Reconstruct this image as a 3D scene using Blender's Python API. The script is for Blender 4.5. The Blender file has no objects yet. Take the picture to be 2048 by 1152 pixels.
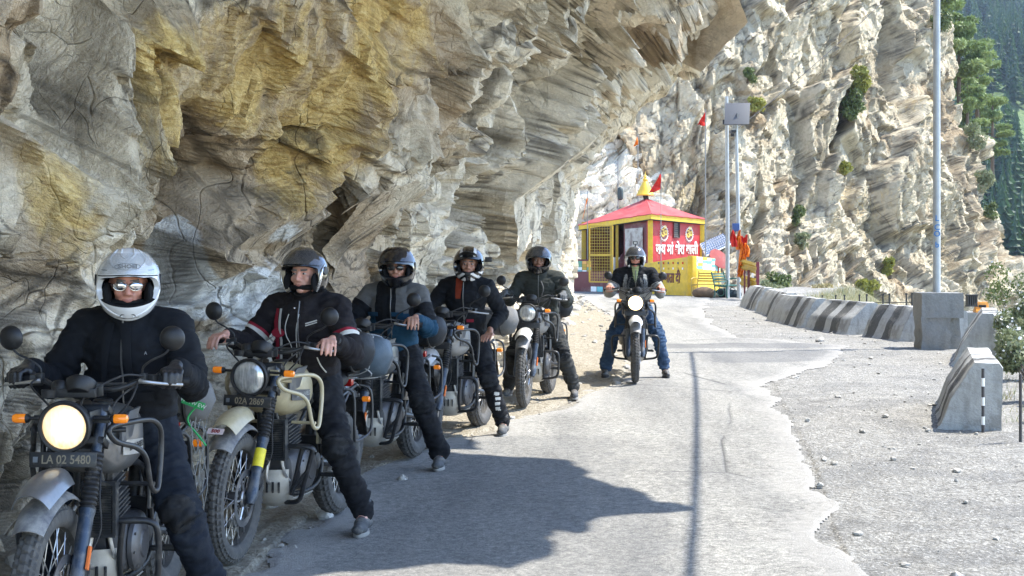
import bpy, bmesh, math, random
import numpy as np
from mathutils import Vector, Matrix, Quaternion
random.seed(7)
SC = bpy.context.scene
COL = SC.collection
rad = math.radians
# ---------------------------------------------------------------- camera
CH, FPX, HY = 1.68, 2850.0, 505.0
cam_d = bpy.data.cameras.new('camera')
cam = bpy.data.objects.new('camera', cam_d); COL.objects.link(cam)
cam_d.sensor_width = 36.0
cam_d.lens = 36.0*FPX/2048
cam_d.shift_y = -(576-HY)/2048
cam_d.clip_start = 0.1; cam_d.clip_end = 3000
cam.location = (0, 0, CH); cam.rotation_euler = (rad(90), 0, 0)
SC.camera = cam
# ---------------------------------------------------------------- light
SUN_AZ = math.atan2(0.965, 0.22); SUN_EL = rad(57)
SDIR = Vector((math.sin(SUN_AZ)*math.cos(SUN_EL), math.cos(SUN_AZ)*math.cos(SUN_EL), math.sin(SUN_EL)))
sun_d = bpy.data.lights.new('sun', 'SUN'); sun_d.energy = 2.35; sun_d.angle = rad(0.5); sun_d.color = (1.0, 0.955, 0.87)
sun = bpy.data.objects.new('sun', sun_d); COL.objects.link(sun)
sun.rotation_euler = SDIR.to_track_quat('Z', 'Y').to_euler()
wd = bpy.data.worlds.new('World'); SC.world = wd; wd.use_nodes = True
_nt = wd.node_tree; _nt.nodes.clear()
_o = _nt.nodes.new('ShaderNodeOutputWorld'); _b = _nt.nodes.new('ShaderNodeBackground'); _s = _nt.nodes.new('ShaderNodeTexSky')
_s.sky_type = 'NISHITA'; _s.sun_disc = False; _s.sun_elevation = SUN_EL; _s.sun_rotation = SUN_AZ
_s.altitude = 2500; _s.air_density = 1.0; _s.dust_density = 1.6
_nt.links.new(_s.outputs[0], _b.inputs[0]); _b.inputs[1].default_value = 0.15; _nt.links.new(_b.outputs[0], _o.inputs[0])
SC.view_settings.view_transform = 'Standard'; SC.view_settings.look = 'None'
SC.view_settings.exposure = 2.2; SC.view_settings.gamma = 1.0
SC.view_settings.use_curve_mapping = False
SC.cycles.max_bounces = 6; SC.cycles.diffuse_bounces = 4; SC.cycles.glossy_bounces = 3
SC.cycles.transparent_max_bounces = 8
# ---------------------------------------------------------------- numpy noise
def _h(i, j, k, s):
    n = (i.astype(np.int64)*374761393 + j.astype(np.int64)*668265263 + k.astype(np.int64)*2147483647 + s*1274126177) & 0xffffffff
    n = ((n ^ (n >> 13))*1274126177) & 0xffffffff
    n = ((n ^ (n >> 16))*2246822519) & 0xffffffff
    n = n ^ (n >> 15)
    return (n & 0xffffff)/float(0xffffff)
def vnoise(P, seed=0):
    F = np.floor(P); f = P-F; F = F.astype(np.int64); u = f*f*(3-2*f); r = 0
    for a in (0, 1):
        wa = u[:, 0] if a else 1-u[:, 0]
        for b in (0, 1):
            wb = u[:, 1] if b else 1-u[:, 1]
            for c in (0, 1):
                wc = u[:, 2] if c else 1-u[:, 2]
                r = r + wa*wb*wc*_h(F[:, 0]+a, F[:, 1]+b, F[:, 2]+c, seed)
    return r*2-1
def fbm(P, oct=4, seed=0):
    r = 0; a = 1.0; t = 0
    for o in range(oct):
        r = r+a*vnoise(P*(2.03**o)+o*17.3, seed+o); t += a; a *= 0.5
    return r/t
def facets(P, seed=0, slope=0.6, off=0.5, k=60.0):
    """cellular planes: every Voronoi cell has its own tilted plane, blended over a narrow seam.
    returns displacement, cell id, edge distance"""
    n = len(P); F = np.floor(P).astype(np.int64)
    best = np.full(n, 1e9); sec = np.full(n, 1e9); cid = np.zeros(n); num = np.zeros(n); den = np.zeros(n)
    for a in (-1, 0, 1):
        for b in (-1, 0, 1):
            for c in (-1, 0, 1):
                i, j, kk = F[:, 0]+a, F[:, 1]+b, F[:, 2]+c
                h1 = _h(i, j, kk, seed); h2 = _h(i, j, kk, seed+1); h3 = _h(i, j, kk, seed+2)
                dx, dy, dz = P[:, 0]-i-h1, P[:, 1]-j-h2, P[:, 2]-kk-h3
                d = dx*dx+dy*dy+dz*dz
                nx = (h1*7.31 % 1)*2-1; ny = (h2*9.17 % 1)*2-1; nz = (h3*8.53 % 1)*2-1; o = (h1*5.7+h2*3.3) % 1
                v = slope*(nx*dx+ny*dy+nz*dz)+off*(o-0.5)
                w = np.exp(-k*d); num += w*v; den += w
                m = d < best
                sec = np.where(m, best, np.minimum(sec, d))
                cid = np.where(m, o, cid); best = np.where(m, d, best)
    return num/(den+1e-30), cid, np.sqrt(sec)-np.sqrt(best)
def sstep(x, a, b):
    t = np.clip((x-a)/(b-a), 0, 1); return t*t*(3-2*t)
# ---------------------------------------------------------------- materials
def lin(c):
    return tuple((x/12.92 if x <= 0.04045 else ((x+0.055)/1.055)**2.4) for x in c)
class NT:
    def __init__(s, name):
        s.m = bpy.data.materials.new(name); s.m.use_nodes = True; s.t = s.m.node_tree; s.t.nodes.clear()
        s.out = s.t.nodes.new('ShaderNodeOutputMaterial'); s.p = s.t.nodes.new('ShaderNodeBsdfPrincipled')
        s.t.links.new(s.p.outputs[0], s.out.inputs[0])
        s.tc = s.t.nodes.new('ShaderNodeTexCoord')
    def put(s, sock, v):
        if isinstance(v, bpy.types.NodeSocket): s.t.links.new(v, sock)
        elif isinstance(v, (tuple, list)) and len(v) == 3 and sock.type == 'RGBA': sock.default_value = (*v, 1)
        else: sock.default_value = v
    def n(s, typ, ins=None, out=0, **kw):
        nd = s.t.nodes.new('ShaderNode'+typ)
        for k, v in kw.items(): setattr(nd, k, v)
        for k, v in (ins or {}).items(): s.put(nd.inputs[k], v)
        return nd.outputs[out]
    def map(s, scale=(1, 1, 1), rot=(0, 0, 0), src=None):
        return s.n('Mapping', {'Vector': src or s.tc.outputs['Object'], 'Scale': scale, 'Rotation': rot})
    def noise(s, scale=5, detail=4, rough=0.6, vec=None, dist=0.0):
        return s.n('TexNoise', {'Vector': vec or s.tc.outputs['Object'], 'Scale': scale, 'Detail': detail, 'Roughness': rough, 'Distortion': dist})
    def ramp(s, fac, stops):
        nd = s.t.nodes.new('ShaderNodeValToRGB'); s.t.links.new(fac, nd.inputs[0]); cr = nd.color_ramp
        while len(cr.elements) < len(stops): cr.elements.new(0.5)
        for e, (p, c) in zip(cr.elements, stops):
            e.position = p; e.color = (c, c, c, 1) if not isinstance(c, tuple) else (*c, 1)
        return nd.outputs[0]
    def mix(s, f, a, b, mode='MIX'):
        nd = s.t.nodes.new('ShaderNodeMix'); nd.data_type = 'RGBA'; nd.blend_type = mode
        s.put(nd.inputs[0], f); s.put(nd.inputs[6], a); s.put(nd.inputs[7], b); return nd.outputs[2]
    def math(s, op, a, b=0.0, clamp=False):
        nd = s.t.nodes.new('ShaderNodeMath'); nd.operation = op; nd.use_clamp = clamp
        s.put(nd.inputs[0], a); s.put(nd.inputs[1], b); return nd.outputs[0]
    def attr(s, name, out='Fac'):
        nd = s.t.nodes.new('ShaderNodeAttribute'); nd.attribute_name = name; return nd.outputs[out]
    def bump(s, h, strength=0.5, dist=0.05, nrm=None):
        i = {'Height': h, 'Strength': strength, 'Distance': dist}
        if nrm: i['Normal'] = nrm
        return s.n('Bump', i)
    def set(s, **kw):
        for k, v in kw.items(): s.put(s.p.inputs[k.replace('_', ' ')], v)
        return s.m
MATS = {}
def simple(name, col, rough=0.5, metal=0.0, dirt=0.0, var=0.12, scale=30, bump=0.0, dirtcol=(0.33, 0.29, 0.23), coat=0.0, spec=0.5, emit=None, es=1.0):
    if name in MATS: return MATS[name]
    t = NT(name)
    nz = t.noise(scale, 5, 0.65)
    c = t.mix(t.ramp(nz, [(0.3, 0.0), (0.7, 1.0)]), tuple(x*(1-var) for x in col), tuple(min(1, x*(1+var)) for x in col))
    if dirt > 0:
        n2 = t.noise(scale*0.35, 6, 0.7)
        g = t.n('NewGeometry', out='Normal' if False else 1) if False else None
        f = t.ramp(n2, [(0.62-0.35*dirt, 0.0), (0.78-0.2*dirt, 1.0)])
        f = t.math('MULTIPLY', f, min(1.0, 0.35+0.6*dirt))
        c = t.mix(f, c, dirtcol)
        r = t.math('ADD', t.math('MULTIPLY', f, 0.85-rough), rough)
        t.set(Roughness=r)
    else:
        t.set(Roughness=t.math('ADD', t.math('MULTIPLY', nz, 0.16), max(0.0, rough-0.08)))
    t.set(Base_Color=c, Metallic=metal)
    t.p.inputs['Specular IOR Level'].default_value = spec
    if coat: t.p.inputs['Coat Weight'].default_value = coat; t.p.inputs['Coat Roughness'].default_value = 0.08
    if bump: t.set(Normal=t.bump(t.noise(scale*3, 4, 0.6), bump, 0.01))
    if emit: t.put(t.p.inputs['Emission Color'], emit); t.p.inputs['Emission Strength'].default_value = es
    MATS[name] = t.m
    return t.m
# ---------------------------------------------------------------- object helpers
def tag(o, label=None, cat=None, group=None, kind=None):
    if label: o['label'] = label
    if cat: o['category'] = cat
    if group: o['group'] = group
    if kind: o['kind'] = kind
    return o
def empty(name, loc=(0, 0, 0), rz=0.0, label=None, cat=None, group=None):
    o = bpy.data.objects.new(name, None); COL.objects.link(o); o.location = loc; o.rotation_euler = (0, 0, rz)
    o.empty_display_size = 0.2
    return tag(o, label, cat, group)
def link(name, me, parent=None):
    o = bpy.data.objects.new(name, me); COL.objects.link(o)
    if parent: o.parent = parent
    return o
def grid_mesh(name, V, nu, nv, mats, smooth=False, attrs=None, keep=None, closed_u=False):
    idx = np.arange(nu*nv).reshape(nu, nv)
    a = idx[:-1, :-1].ravel(); b = idx[1:, :-1].ravel(); c = idx[1:, 1:].ravel(); d = idx[:-1, 1:].ravel()
    Fq = np.stack([a, b, c, d], 1)
    if keep is not None: Fq = Fq[keep]
    me = bpy.data.meshes.new(name)
    me.vertices.add(len(V)); me.vertices.foreach_set('co', V.astype(np.float32).ravel())
    me.loops.add(Fq.size); me.loops.foreach_set('vertex_index', Fq.ravel().astype(np.int32))
    me.polygons.add(len(Fq)); me.polygons.foreach_set('loop_start', (np.arange(len(Fq))*4).astype(np.int32))
    me.polygons.foreach_set('use_smooth', np.full(len(Fq), smooth))
    me.update(calc_edges=True)
    for m in mats: me.materials.append(m)
    for k, v in (attrs or {}).items():
        at = me.attributes.new(k, 'FLOAT', 'POINT'); at.data.foreach_set('value', v.astype(np.float32))
    return me
def W(X, Y, d): return Vector(((X-1024)/FPX*d, d, CH-(Y-HY)/FPX*d))
def gz(x, y):
    x = np.asarray(x, float); y = np.asarray(y, float)
    return np.where(y < 20, 0.0055*y, 0.11+0.0025*(y-20))
# ---------------------------------------------------------------- rock
def rock_mat(name, yellow=True, tint=(1.09, 1.0, .855), light=1.6, VS=(1.3, 3.6, 10.0), BD=.085, WC=(.74, .72, .67), ST=(1.0, .8, 2.6)):
    t = NT(name)
    O = t.tc.outputs['Object']
    w = t.noise(0.45, 3, 0.55)
    wv = t.n('VectorMath', {0: O, 1: t.n('VectorMath', {0: t.n('TexNoise', {'Vector': O, 'Scale': 0.5, 'Detail': 2.0}, out=1), 1: (1.6, 1.6, 1.6)}, operation='MULTIPLY')}, operation='ADD')
    st = t.n('Mapping', {'Vector': wv, 'Scale': ST, 'Rotation': (rad(15), rad(62), rad(10))})
    sx_ = t.t.nodes.new('ShaderNodeCombineXYZ'); sp_ = t.t.nodes.new('ShaderNodeSeparateXYZ'); t.t.links.new(O, sp_.inputs[0])
    t.put(sx_.inputs[0], t.math('MULTIPLY', t.attr('strat'), 6.5)); t.put(sx_.inputs[1], t.math('MULTIPLY', sp_.outputs[1], .8)); t.put(sx_.inputs[2], t.math('MULTIPLY', sp_.outputs[2], .8))
    streak = t.noise(1.0, 5, 0.66, sx_.outputs[0], 0.35)
    fine = t.noise(14, 5, 0.7, st, 0.3)
    patch = t.noise(0.9, 5, 0.62, None, 0.8)
    def L(*c): return tuple(min(1, x*light*k) for x, k in zip(c, tint))
    c = t.ramp(streak, [(0.28, L(.14, .125, .10)), (0.42, L(.31, .295, .26)), (0.54, L(.43, .415, .38)), (0.70, L(.54, .525, .49))])
    c2 = t.ramp(fine, [(0.3, L(.18, .16, .135)), (0.52, L(.36, .34, .30)), (0.75, L(.55, .53, .48))])
    c = t.mix(0.55, c, c2)
    # shattered plates: tone steps and thin cracks at three sizes
    wf = t.n('VectorMath', {0: O, 1: t.n('VectorMath', {0: t.n('TexNoise', {'Vector': O, 'Scale': 1.7, 'Detail': 2.0}, out=1), 1: (.55, .55, .55)}, operation='MULTIPLY')}, operation='ADD')
    vm = t.n('Mapping', {'Vector': wf, 'Scale': (1.35, .8, .62), 'Rotation': (rad(20), rad(-28), rad(15))})
    steps = []; crk = None
    for sc in VS:
        vc_ = t.n('TexVoronoi', {'Vector': vm, 'Scale': sc}, out=1); sr = t.n('SeparateColor', {0: vc_}, out=0); steps.append(sr)
        de = t.n('TexVoronoi', {'Vector': vm, 'Scale': sc}, feature='DISTANCE_TO_EDGE')
        q = t.math('MULTIPLY', t.ramp(de, [(0.0, 1.0), (.014, 0.0)]), t.ramp(t.noise(sc*.6, 2, .5), [(.50, 0.), (.62, 1.)])); crk = q if crk is None else t.math('MAXIMUM', crk, q)
    c = t.mix(1.0, c, t.ramp(steps[0], [(0., (.66, .64, .60)), (.3, (1., 1., 1.)), (1., (1.14, 1.14, 1.14))]), 'MULTIPLY')
    c = t.mix(1.0, c, t.ramp(steps[1], [(0., (.78, .77, .74)), (.4, (1., 1., 1.)), (1., (1.1, 1.1, 1.1))]), 'MULTIPLY')
    cid = t.attr('cid')
    c = t.mix(t.ramp(cid, [(0.0, 0.0), (.45, .1), (1.0, 0.6)]), c, L(.46, .45, .42))
    c = t.mix(t.ramp(cid, [(0.0, .40), (.2, 0.0)]), c, L(.16, .13, .10))
    bro = t.attr('brown')
    c = t.mix(t.math('MULTIPLY', t.ramp(t.math('ADD', patch, t.math('MULTIPLY', bro, 0.45)), [(0.60, 0.0), (0.80, 1.0)]), 0.55), c, L(.19, .13, .075))
    if yellow:
        ye = t.attr('yellow')
        yn = t.noise(3.2, 5, 0.75, t.map((1, 1, .40)), 1.2)
        f = t.ramp(t.math('ADD', t.math('MULTIPLY', yn, 0.8), t.math('MULTIPLY', ye, 0.8)), [(0.66, 0.0), (0.80, 0.6), (0.95, 1.0)])
        yc = t.ramp(fine, [(0.3, (.33, .19, .045)), (0.52, (.70, .48, .13)), (0.75, (.90, .74, .38))])
        c = t.mix(t.math('MULTIPLY', f, 0.66), c, yc)
    wh = t.attr('white')
    c = t.mix(t.ramp(t.math('ADD', wh, t.math('MULTIPLY', fine, 0.35)), [(0.55, 0.0), (0.68, 1.0)]), c, WC)
    # open joints
    ed = t.attr('edge')
    c = t.mix(t.math('MULTIPLY', t.ramp(ed, [(0.0, 1.0), (0.03, 0.0)]), t.math('MULTIPLY', t.ramp(t.noise(1.3, 2, .5), [(.40, 0.), (.55, 1.)]), .85)), c, (.05, .043, .035))
    c = t.mix(t.math('MULTIPLY', crk, .22), c, (.06, .05, .04))
    t.set(Base_Color=c, Roughness=0.9)
    t.p.inputs['Specular IOR Level'].default_value = 0.12
    h = t.math('ADD', t.math('ADD', t.math('MULTIPLY', t.noise(7, 5, 0.72, st, 0.4), .7), t.math('MULTIPLY', streak, .3)), t.math('MULTIPLY', t.noise(30, 3, 0.7), 0.35))
    h = t.math('ADD', h, t.math('MULTIPLY', steps[1], .5)); h = t.math('ADD', h, t.math('MULTIPLY', steps[2], .16)); h = t.math('ADD', h, t.math('MULTIPLY', steps[0], .7))
    h = t.math('SUBTRACT', h, t.math('MULTIPLY', crk, .4))
    b1 = t.bump(h, .8, BD)
    t.set(Normal=b1)
    return t.m
def interp_stations(ds, tab, D):
    """smooth interpolation of control point tables along the depth"""
    ds = np.array(ds, float); tab = np.array(tab, float)
    i = np.clip(np.searchsorted(ds, D)-1, 0, len(ds)-2); f = np.clip((D-ds[i])/(ds[i+1]-ds[i]), 0, 1)
    f = f[:, None, None]
    return tab[i]*(1-f)+tab[i+1]*f
def catmull(C, T):
    """C (n,K,2) control points, T (m) in 0..K-1 -> (n,m,2)"""
    K = C.shape[1]; i = np.clip(np.floor(T).astype(int), 0, K-2); f = (T-i)[None, :, None]
    p0 = C[:, np.clip(i-1, 0, K-1)]; p1 = C[:, i]; p2 = C[:, i+1]; p3 = C[:, np.clip(i+2, 0, K-1)]
    return 0.5*((2*p1)+(-p0+p2)*f+(2*p0-5*p1+4*p2-p3)*f*f+(-p0+3*p1-3*p2+p3)*f**3)
def normals_of(V, nu, nv):
    G = V.reshape(nu, nv, 3)
    du = np.gradient(G, axis=0); dv = np.gradient(G, axis=1)
    N = np.cross(du, dv); N /= np.linalg.norm(N, axis=2, keepdims=True)+1e-9
    return N.reshape(-1, 3)
def rotm(ax, ay, az):
    return np.array(Matrix.Rotation(rad(ax), 3, 'X') @ Matrix.Rotation(rad(ay), 3, 'Y') @ Matrix.Rotation(rad(az), 3, 'Z'))
def cell_dirs(P, seed, mean, spread):
    """bedding normal of the block each point belongs to"""
    n = len(P); F = np.floor(P).astype(np.int64); best = np.full(n, 1e9); D = np.zeros((n, 3)); jit = .12*np.stack([vnoise(P*4, seed+1), vnoise(P*4+7, seed+2), vnoise(P*4+13, seed+3)], 1); Q = P+jit; sec = np.full(n, 1e9)
    for a in (-1, 0, 1):
        for b in (-1, 0, 1):
            for c in (-1, 0, 1):
                i, j, k = F[:, 0]+a, F[:, 1]+b, F[:, 2]+c
                h1, h2, h3 = _h(i, j, k, seed), _h(i, j, k, seed+1), _h(i, j, k, seed+2)
                d = (Q[:, 0]-i-h1)**2+(Q[:, 1]-j-h2)**2+(Q[:, 2]-k-h3)**2; m = d < best
                sec = np.where(m, best, np.minimum(sec, d)); best = np.where(m, d, best)
                r = np.stack([(h1*13.7 % 1)*2-1, (h2*17.3 % 1)*2-1, (h3*11.9 % 1)*2-1], 1); D[m] = r[m]
    D = np.array(mean)+spread*D; D /= np.linalg.norm(D, axis=1, keepdims=True)
    return D, np.sqrt(sec)-np.sqrt(best)
def bedding(P, seed, cs, mean, spread, period, amp, bend=.35):
    D, e = cell_dirs(P/cs, seed, mean, spread)
    s = (P*D).sum(1)+bend*fbm(P*.55, 3, seed+6)+.03*fbm(P*3, 2, seed+9)
    # irregular plates: a few different widths
    u = s/period+.8*vnoise(np.stack([s/period*.37, s*0+seed, s*0], 1), seed+12); f = u-np.floor(u)
    on = sstep(fbm(P*.7+3, 2, seed+30), -.25, .15)
    saw = (f-.5)*(.35+.65*on); fade = sstep(e, 0, .08)
    u2 = s/(period*.27); f2 = (u2-np.floor(u2)-.5)*on
    return amp*(saw+.28*f2)*fade, s, e*cs
def rock_disp(P, amp, seed, R, layers, aniso=(1, 1, 1)):
    """stacked tilted facets in a foliated frame; layers: (cell size, slope, offset) ; amp multiplies all"""
    Q = P@R.T
    warp = np.stack([fbm(P*0.22+7, 3, seed+90), fbm(P*0.22+31, 3, seed+93), fbm(P*0.22+57, 3, seed+96)], 1)
    Q = Q+warp*1.0
    disp = np.zeros(len(P)); cid = None; edge = np.ones(len(P))
    for li, (cs, sl, of) in enumerate(layers):
        S = np.array(aniso)*cs
        jit = np.stack([vnoise(P*(1.5/cs), seed+50+li), vnoise(P*(1.5/cs)+9, seed+60+li), vnoise(P*(1.5/cs)+19, seed+70+li)], 1)*0.06*cs
        v, c, e = facets((Q+jit)/S, seed+li*11, sl, of)
        disp += v*cs
        if li == 1: cid = c
        edge = np.minimum(edge, e*(1.0 if li < 2 else 2.2)*cs)
    return disp*amp, cid, edge
# --- overhang: control points foot, low wall, shoulder, high wall, roof, roof out, lip, brow, top, back
LIP = [(3,2.6,6.6),(5,2.7,6.6),(6.2,2.8,6.5),(7.7,2.84,6.5),(8.2,3.1,6.5),(8.75,3.47,6.5),(9.4,4.4,6.5),(9.95,5.2,6.5),(10.6,5.05,6.5),(11.2,4.72,6.5),(12.05,4.5,6.5),(12.5,3.5,6.5),(13.1,3.75,6.5),(13.8,3.0,6.5),(15,2.55,6.5),(20,2.95,6.3),(26,3.3,6.0),(31,4.25,6.7),(34,4.6,6.8),(38,4.9,6.6),(41,4.2,6.0),(44.5,3.1,5.5),(48,2.2,5.2)]
FOOT = [(3,-2.9),(6,-2.75),(8,-2.6),(10,-2.4),(12,-1.95),(14,-1.45),(16,-.95),(18,-.5),(20,-.15),(25,.4),(30,.8),(40,1.5),(48,2.0)]
def build_overhang():
    ds = [l[0] for l in LIP]; tab = []
    for d, xl, zl in LIP:
        xf = np.interp(d, [f[0] for f in FOOT], [f[1] for f in FOOT])
        ww = np.interp(d, [3, 10, 20, 30, 48], [0.0, .05, .15, .15, .1])
        zt = float(np.interp(d, [12, 22], [2.15, 3.35]))
        tab.append([(xf+.35, -.5), (xf, .15), (xf-.05, 1.2), (xf+.12+ww, zt), (xf+.25*(xl-xf), zt+.45*(zl-zt)), (xf+.55*(xl-xf), zt+.74*(zl-zt)),
                    (xf+.84*(xl-xf), zl-.28), (xl, zl), (xl+.1, zl+.75), (xl-.9, zl+2.6), (xl-5, zl+6), (xl-12, zl+9)])
    nu, nv = 1250, 560
    # stations: even in 1/depth (picture scale)
    s = np.linspace(0, 1, nu); D = 1/((1-s)*(1/3.2)+s*(1/48.0))
    D = np.where(s < 0.04, 3.2, D); D = np.interp(s, [0, .12, 1], [0, .12, 1])*0+D
    # densify the visible range
    s2 = np.concatenate([np.linspace(0, .35, 250), np.linspace(.3502, 1, nu-250)]); D = 1/((1-s2)/3.2+s2/48.0)
    C = interp_stations(ds, tab, D)
    T = np.concatenate([np.linspace(0, 7.2, nv-60), np.linspace(7.23, 11, 60)])
    XZ = catmull(C, T)
    P = np.stack([XZ[..., 0], np.repeat(D[:, None], nv, 1), XZ[..., 1]], 2)
    # close the far end: pull the last rows inwards (the rock turns the corner)
    tend = sstep(D, 44.5, 48.0)[:, None]
    P = P.reshape(-1, 3)
    N = normals_of(P, nu, nv)
    if N.reshape(nu, nv, 3)[300, 100, 0] < 0: N = -N
    Tm = np.repeat(T[None], nu, 0).ravel(); Dm = np.repeat(D[:, None], nv, 1).ravel()
    R = rotm(15, 62, -25)
    lip = 1-0.8*np.exp(-((Tm-7.1)/1.0)**2)*sstep(15-Dm, 0, 1.5)
    grow = np.interp(Dm, [3, 8, 20, 48], [.85, .95, 1.1, .9])
    grow = grow*np.where(Dm > 30, np.interp(Dm, [28, 38], [1, .32]), 1)
    d, cid, edge = rock_disp(P, 1.0, 3, R, [(2.6, .40, .22), (1.15, .72, .48), (.48, .66, .46), (.18, .42, .28)], (1.25, 1.25, .62))
    d2 = 0.055*np.abs(fbm(P*1.7, 5, 77))+.02*fbm(P*7, 3, 5)
    big = 0.40*fbm(P*np.array([.5, .35, .3]), 2, 41)
    amp = lip*grow*np.where(Tm < 1.2, .75, 1.0)
    bd, strat, be = bedding(P, 301, 1.7, (.55, -.25, .15), .75, .26, .055); edge = np.minimum(edge, be)
    tot = (d*.85+d2+big+bd*grow*np.interp(Dm, [14, 22], [1, .3]))*amp; strat = strat*np.interp(Dm, [12, 26], [1, .35])
    for (cx, cy, cz, r, a) in ROCK_BUMPS:
        q = np.sqrt((P[:, 0]-cx)**2+((P[:, 1]-cy)/1.2)**2+(P[:, 2]-cz)**2)/r
        tot += a*np.exp(-q**2*1.6)
    # keep the riders' corridor clear
    V = P+N*tot[:, None]
    xf = np.interp(V[:, 1], [f[0] for f in FOOT], [f[1] for f in FOOT])
    lim = xf+np.interp(V[:, 1], [20, 32], [.40, .22])+.1*vnoise(P*3, 8)+1.3*np.clip(V[:, 2]-np.interp(V[:, 1], [14, 26], [1.7, 3.4]), 0, None)
    V[:, 0] = np.where((V[:, 2] < 4.4) & (Tm < 5), np.minimum(V[:, 0], lim), V[:, 0])
    yel = np.zeros(len(V)); bro = np.zeros(len(V)); whi = np.zeros(len(V))
    pX = 1024+FPX*V[:, 0]/V[:, 1]; pY = HY-(V[:, 2]-CH)/V[:, 1]*FPX
    for arr, lst in ((yel, YEL), (bro, BRO), (whi, WHI)):
        for (gx, gy, r, a) in lst:
            m = np.where((np.abs(pX-gx) < 7) & (np.abs(pY-gy) < 7) & (Tm < 7))[0]
            if not len(m): continue
            cx, cy, cz = V[m[np.argmin(V[m, 1])]]
            q = np.sqrt((V[:, 0]-cx)**2+((V[:, 1]-cy)*.6)**2+(V[:, 2]-cz)**2)/r
            arr += a*np.exp(-q**2)
    wn = fbm(P*2.2, 4, 5)*.25
    whi = np.clip(whi, 0, 1.2)+np.where(whi > .15, wn, 0)
    me = grid_mesh('rock_overhang', V, nu, nv, [rock_mat('cliff rock shade')], False, {'cid': cid, 'edge': edge, 'yellow': np.clip(yel*.62, 0, .8)*(.55+.45*sstep(fbm(V*np.array([2.4, 2.4, .9]), 3, 91), -.25, .2)), 'brown': np.clip(bro, 0, 1), 'white': whi, 'strat': strat})
    o = link('rock_overhang', me); tag(o, kind='structure')
    return o
def WS(X, Y, d, r, a):
    v = W(X, Y, d); return (v.x, v.y, v.z, r, a)
ROCK_BUMPS = [WS(300, 350, 8.6, 1.0, .3), WS(470, 430, 9.6, .8, -.3), WS(120, 480, 7.5, .7, .25), WS(690, 380, 13, 1.1, .5), WS(800, 330, 16, 1.0, .45),
              WS(560, 480, 11, .7, -.25), WS(850, 560, 17, 1.4, -.3), WS(960, 200, 20, 1.6, .4), WS(1060, 330, 24, 1.2, -.5)]
YEL = [(180, 80, .28, .9), (170, 200, .28, .7), (100, 330, .22, .8), (110, 430, .2, .7), (200, 430, .25, .6), (230, 320, .25, .6),
       (290, 170, .3, .8), (350, 90, .3, .9), (370, 250, .3, .95), (420, 150, .35, .8), (500, 50, .35, .9), (350, 330, .22, .8),
       (640, 280, .6, .9), (700, 200, .6, .8), (640, 350, .5, .8), (740, 130, .6, .7), (760, 30, .6, .7), (600, 150, .5, .5),
       (150, 560, .2, .5), (290, 560, .25, .4), (90, 150, .3, .35), (860, 60, .9, .3), (1100, 250, 1.6, .12)]
BRO = [(520, 400, .5, .8), (730, 560, .5, .6), (900, 240, .9, .5), (1330, 110, .9, .7), (480, 350, .7, .9), (460, 480, .6, .9), (560, 250, .6, .6), (60, 560, .5, .8), (540, 130, .6, .6), (320, 560, .4, .6), (640, 480, .5, .6),
       (780, 130, .7, .8), (20, 60, .5, .8), (400, 640, .4, .7), (830, 560, .8, .3)]  # brown stains; spots over the recesses are shade put into the colour
WHI = [(350, 540, .26, 1.1), (375, 595, .18, 1.0), (350, 460, .14, .8), (522, 600, .28, .9), (575, 470, .2, .6), (1010, 430, 1.0, .35), (50, 190, .25, .35), (1050, 330, 1.2, .35)]
build_overhang()
# ---------------------------------------------------------------- brown wedge block hanging from the brow
def rock_block(name, pts, depth_vec, seed, mat, tint=None):
    """closed angular block: front polygon extruded along depth_vec, faceted"""
    bm = bmesh.new()
    vs = [bm.verts.new(p) for p in pts]; vb = [bm.verts.new(Vector(p)+Vector(depth_vec)) for p in pts]
    bm.faces.new(vs); bm.faces.new(vb[::-1]); n = len(pts)
    for i in range(n): bm.faces.new([vs[i], vb[i], vb[(i+1) % n], vs[(i+1) % n]])
    bmesh.ops.recalc_face_normals(bm, faces=bm.faces)
    bmesh.ops.triangulate(bm, faces=bm.faces)
    bmesh.ops.subdivide_edges(bm, edges=bm.edges, cuts=6, use_grid_fill=True)
    me = bpy.data.meshes.new(name); bm.to_mesh(me); bm.free()
    P = np.array([v.co for v in me.vertices]); Nn = np.array([v.normal for v in me.vertices])
    d, cid, edge = rock_disp(P, .5, seed, rotm(20, 35, -20), [(.9, .5, .3), (.3, .5, .3)], (1, 1.3, .6))
    V = P+Nn*(d*.35+.03*fbm(P*3, 3, 4))[:, None]*.6
    me.vertices.foreach_set('co', V.ravel()); me.materials.append(mat)
    for k, v in (('cid', cid), ('edge', edge+.1), ('yellow', cid*0), ('brown', cid*0+.45), ('white', cid*0), ('strat', P[:, 0]*.8+P[:, 2])):
        at = me.attributes.new(k, 'FLOAT', 'POINT'); at.data.foreach_set('value', v.astype(np.float32))
    me.update(); return me
_m = rock_block('rock_block', [W(1355, -90, 25), W(1455, -60, 24), W(1494, 44, 24), W(1402, 143, 24.8), W(1362, 74, 25.4)], (-.9, 3.2, 1.0), 5, bpy.data.materials['cliff rock shade'])
tag(link('rock_block', _m), kind='structure')
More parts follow.
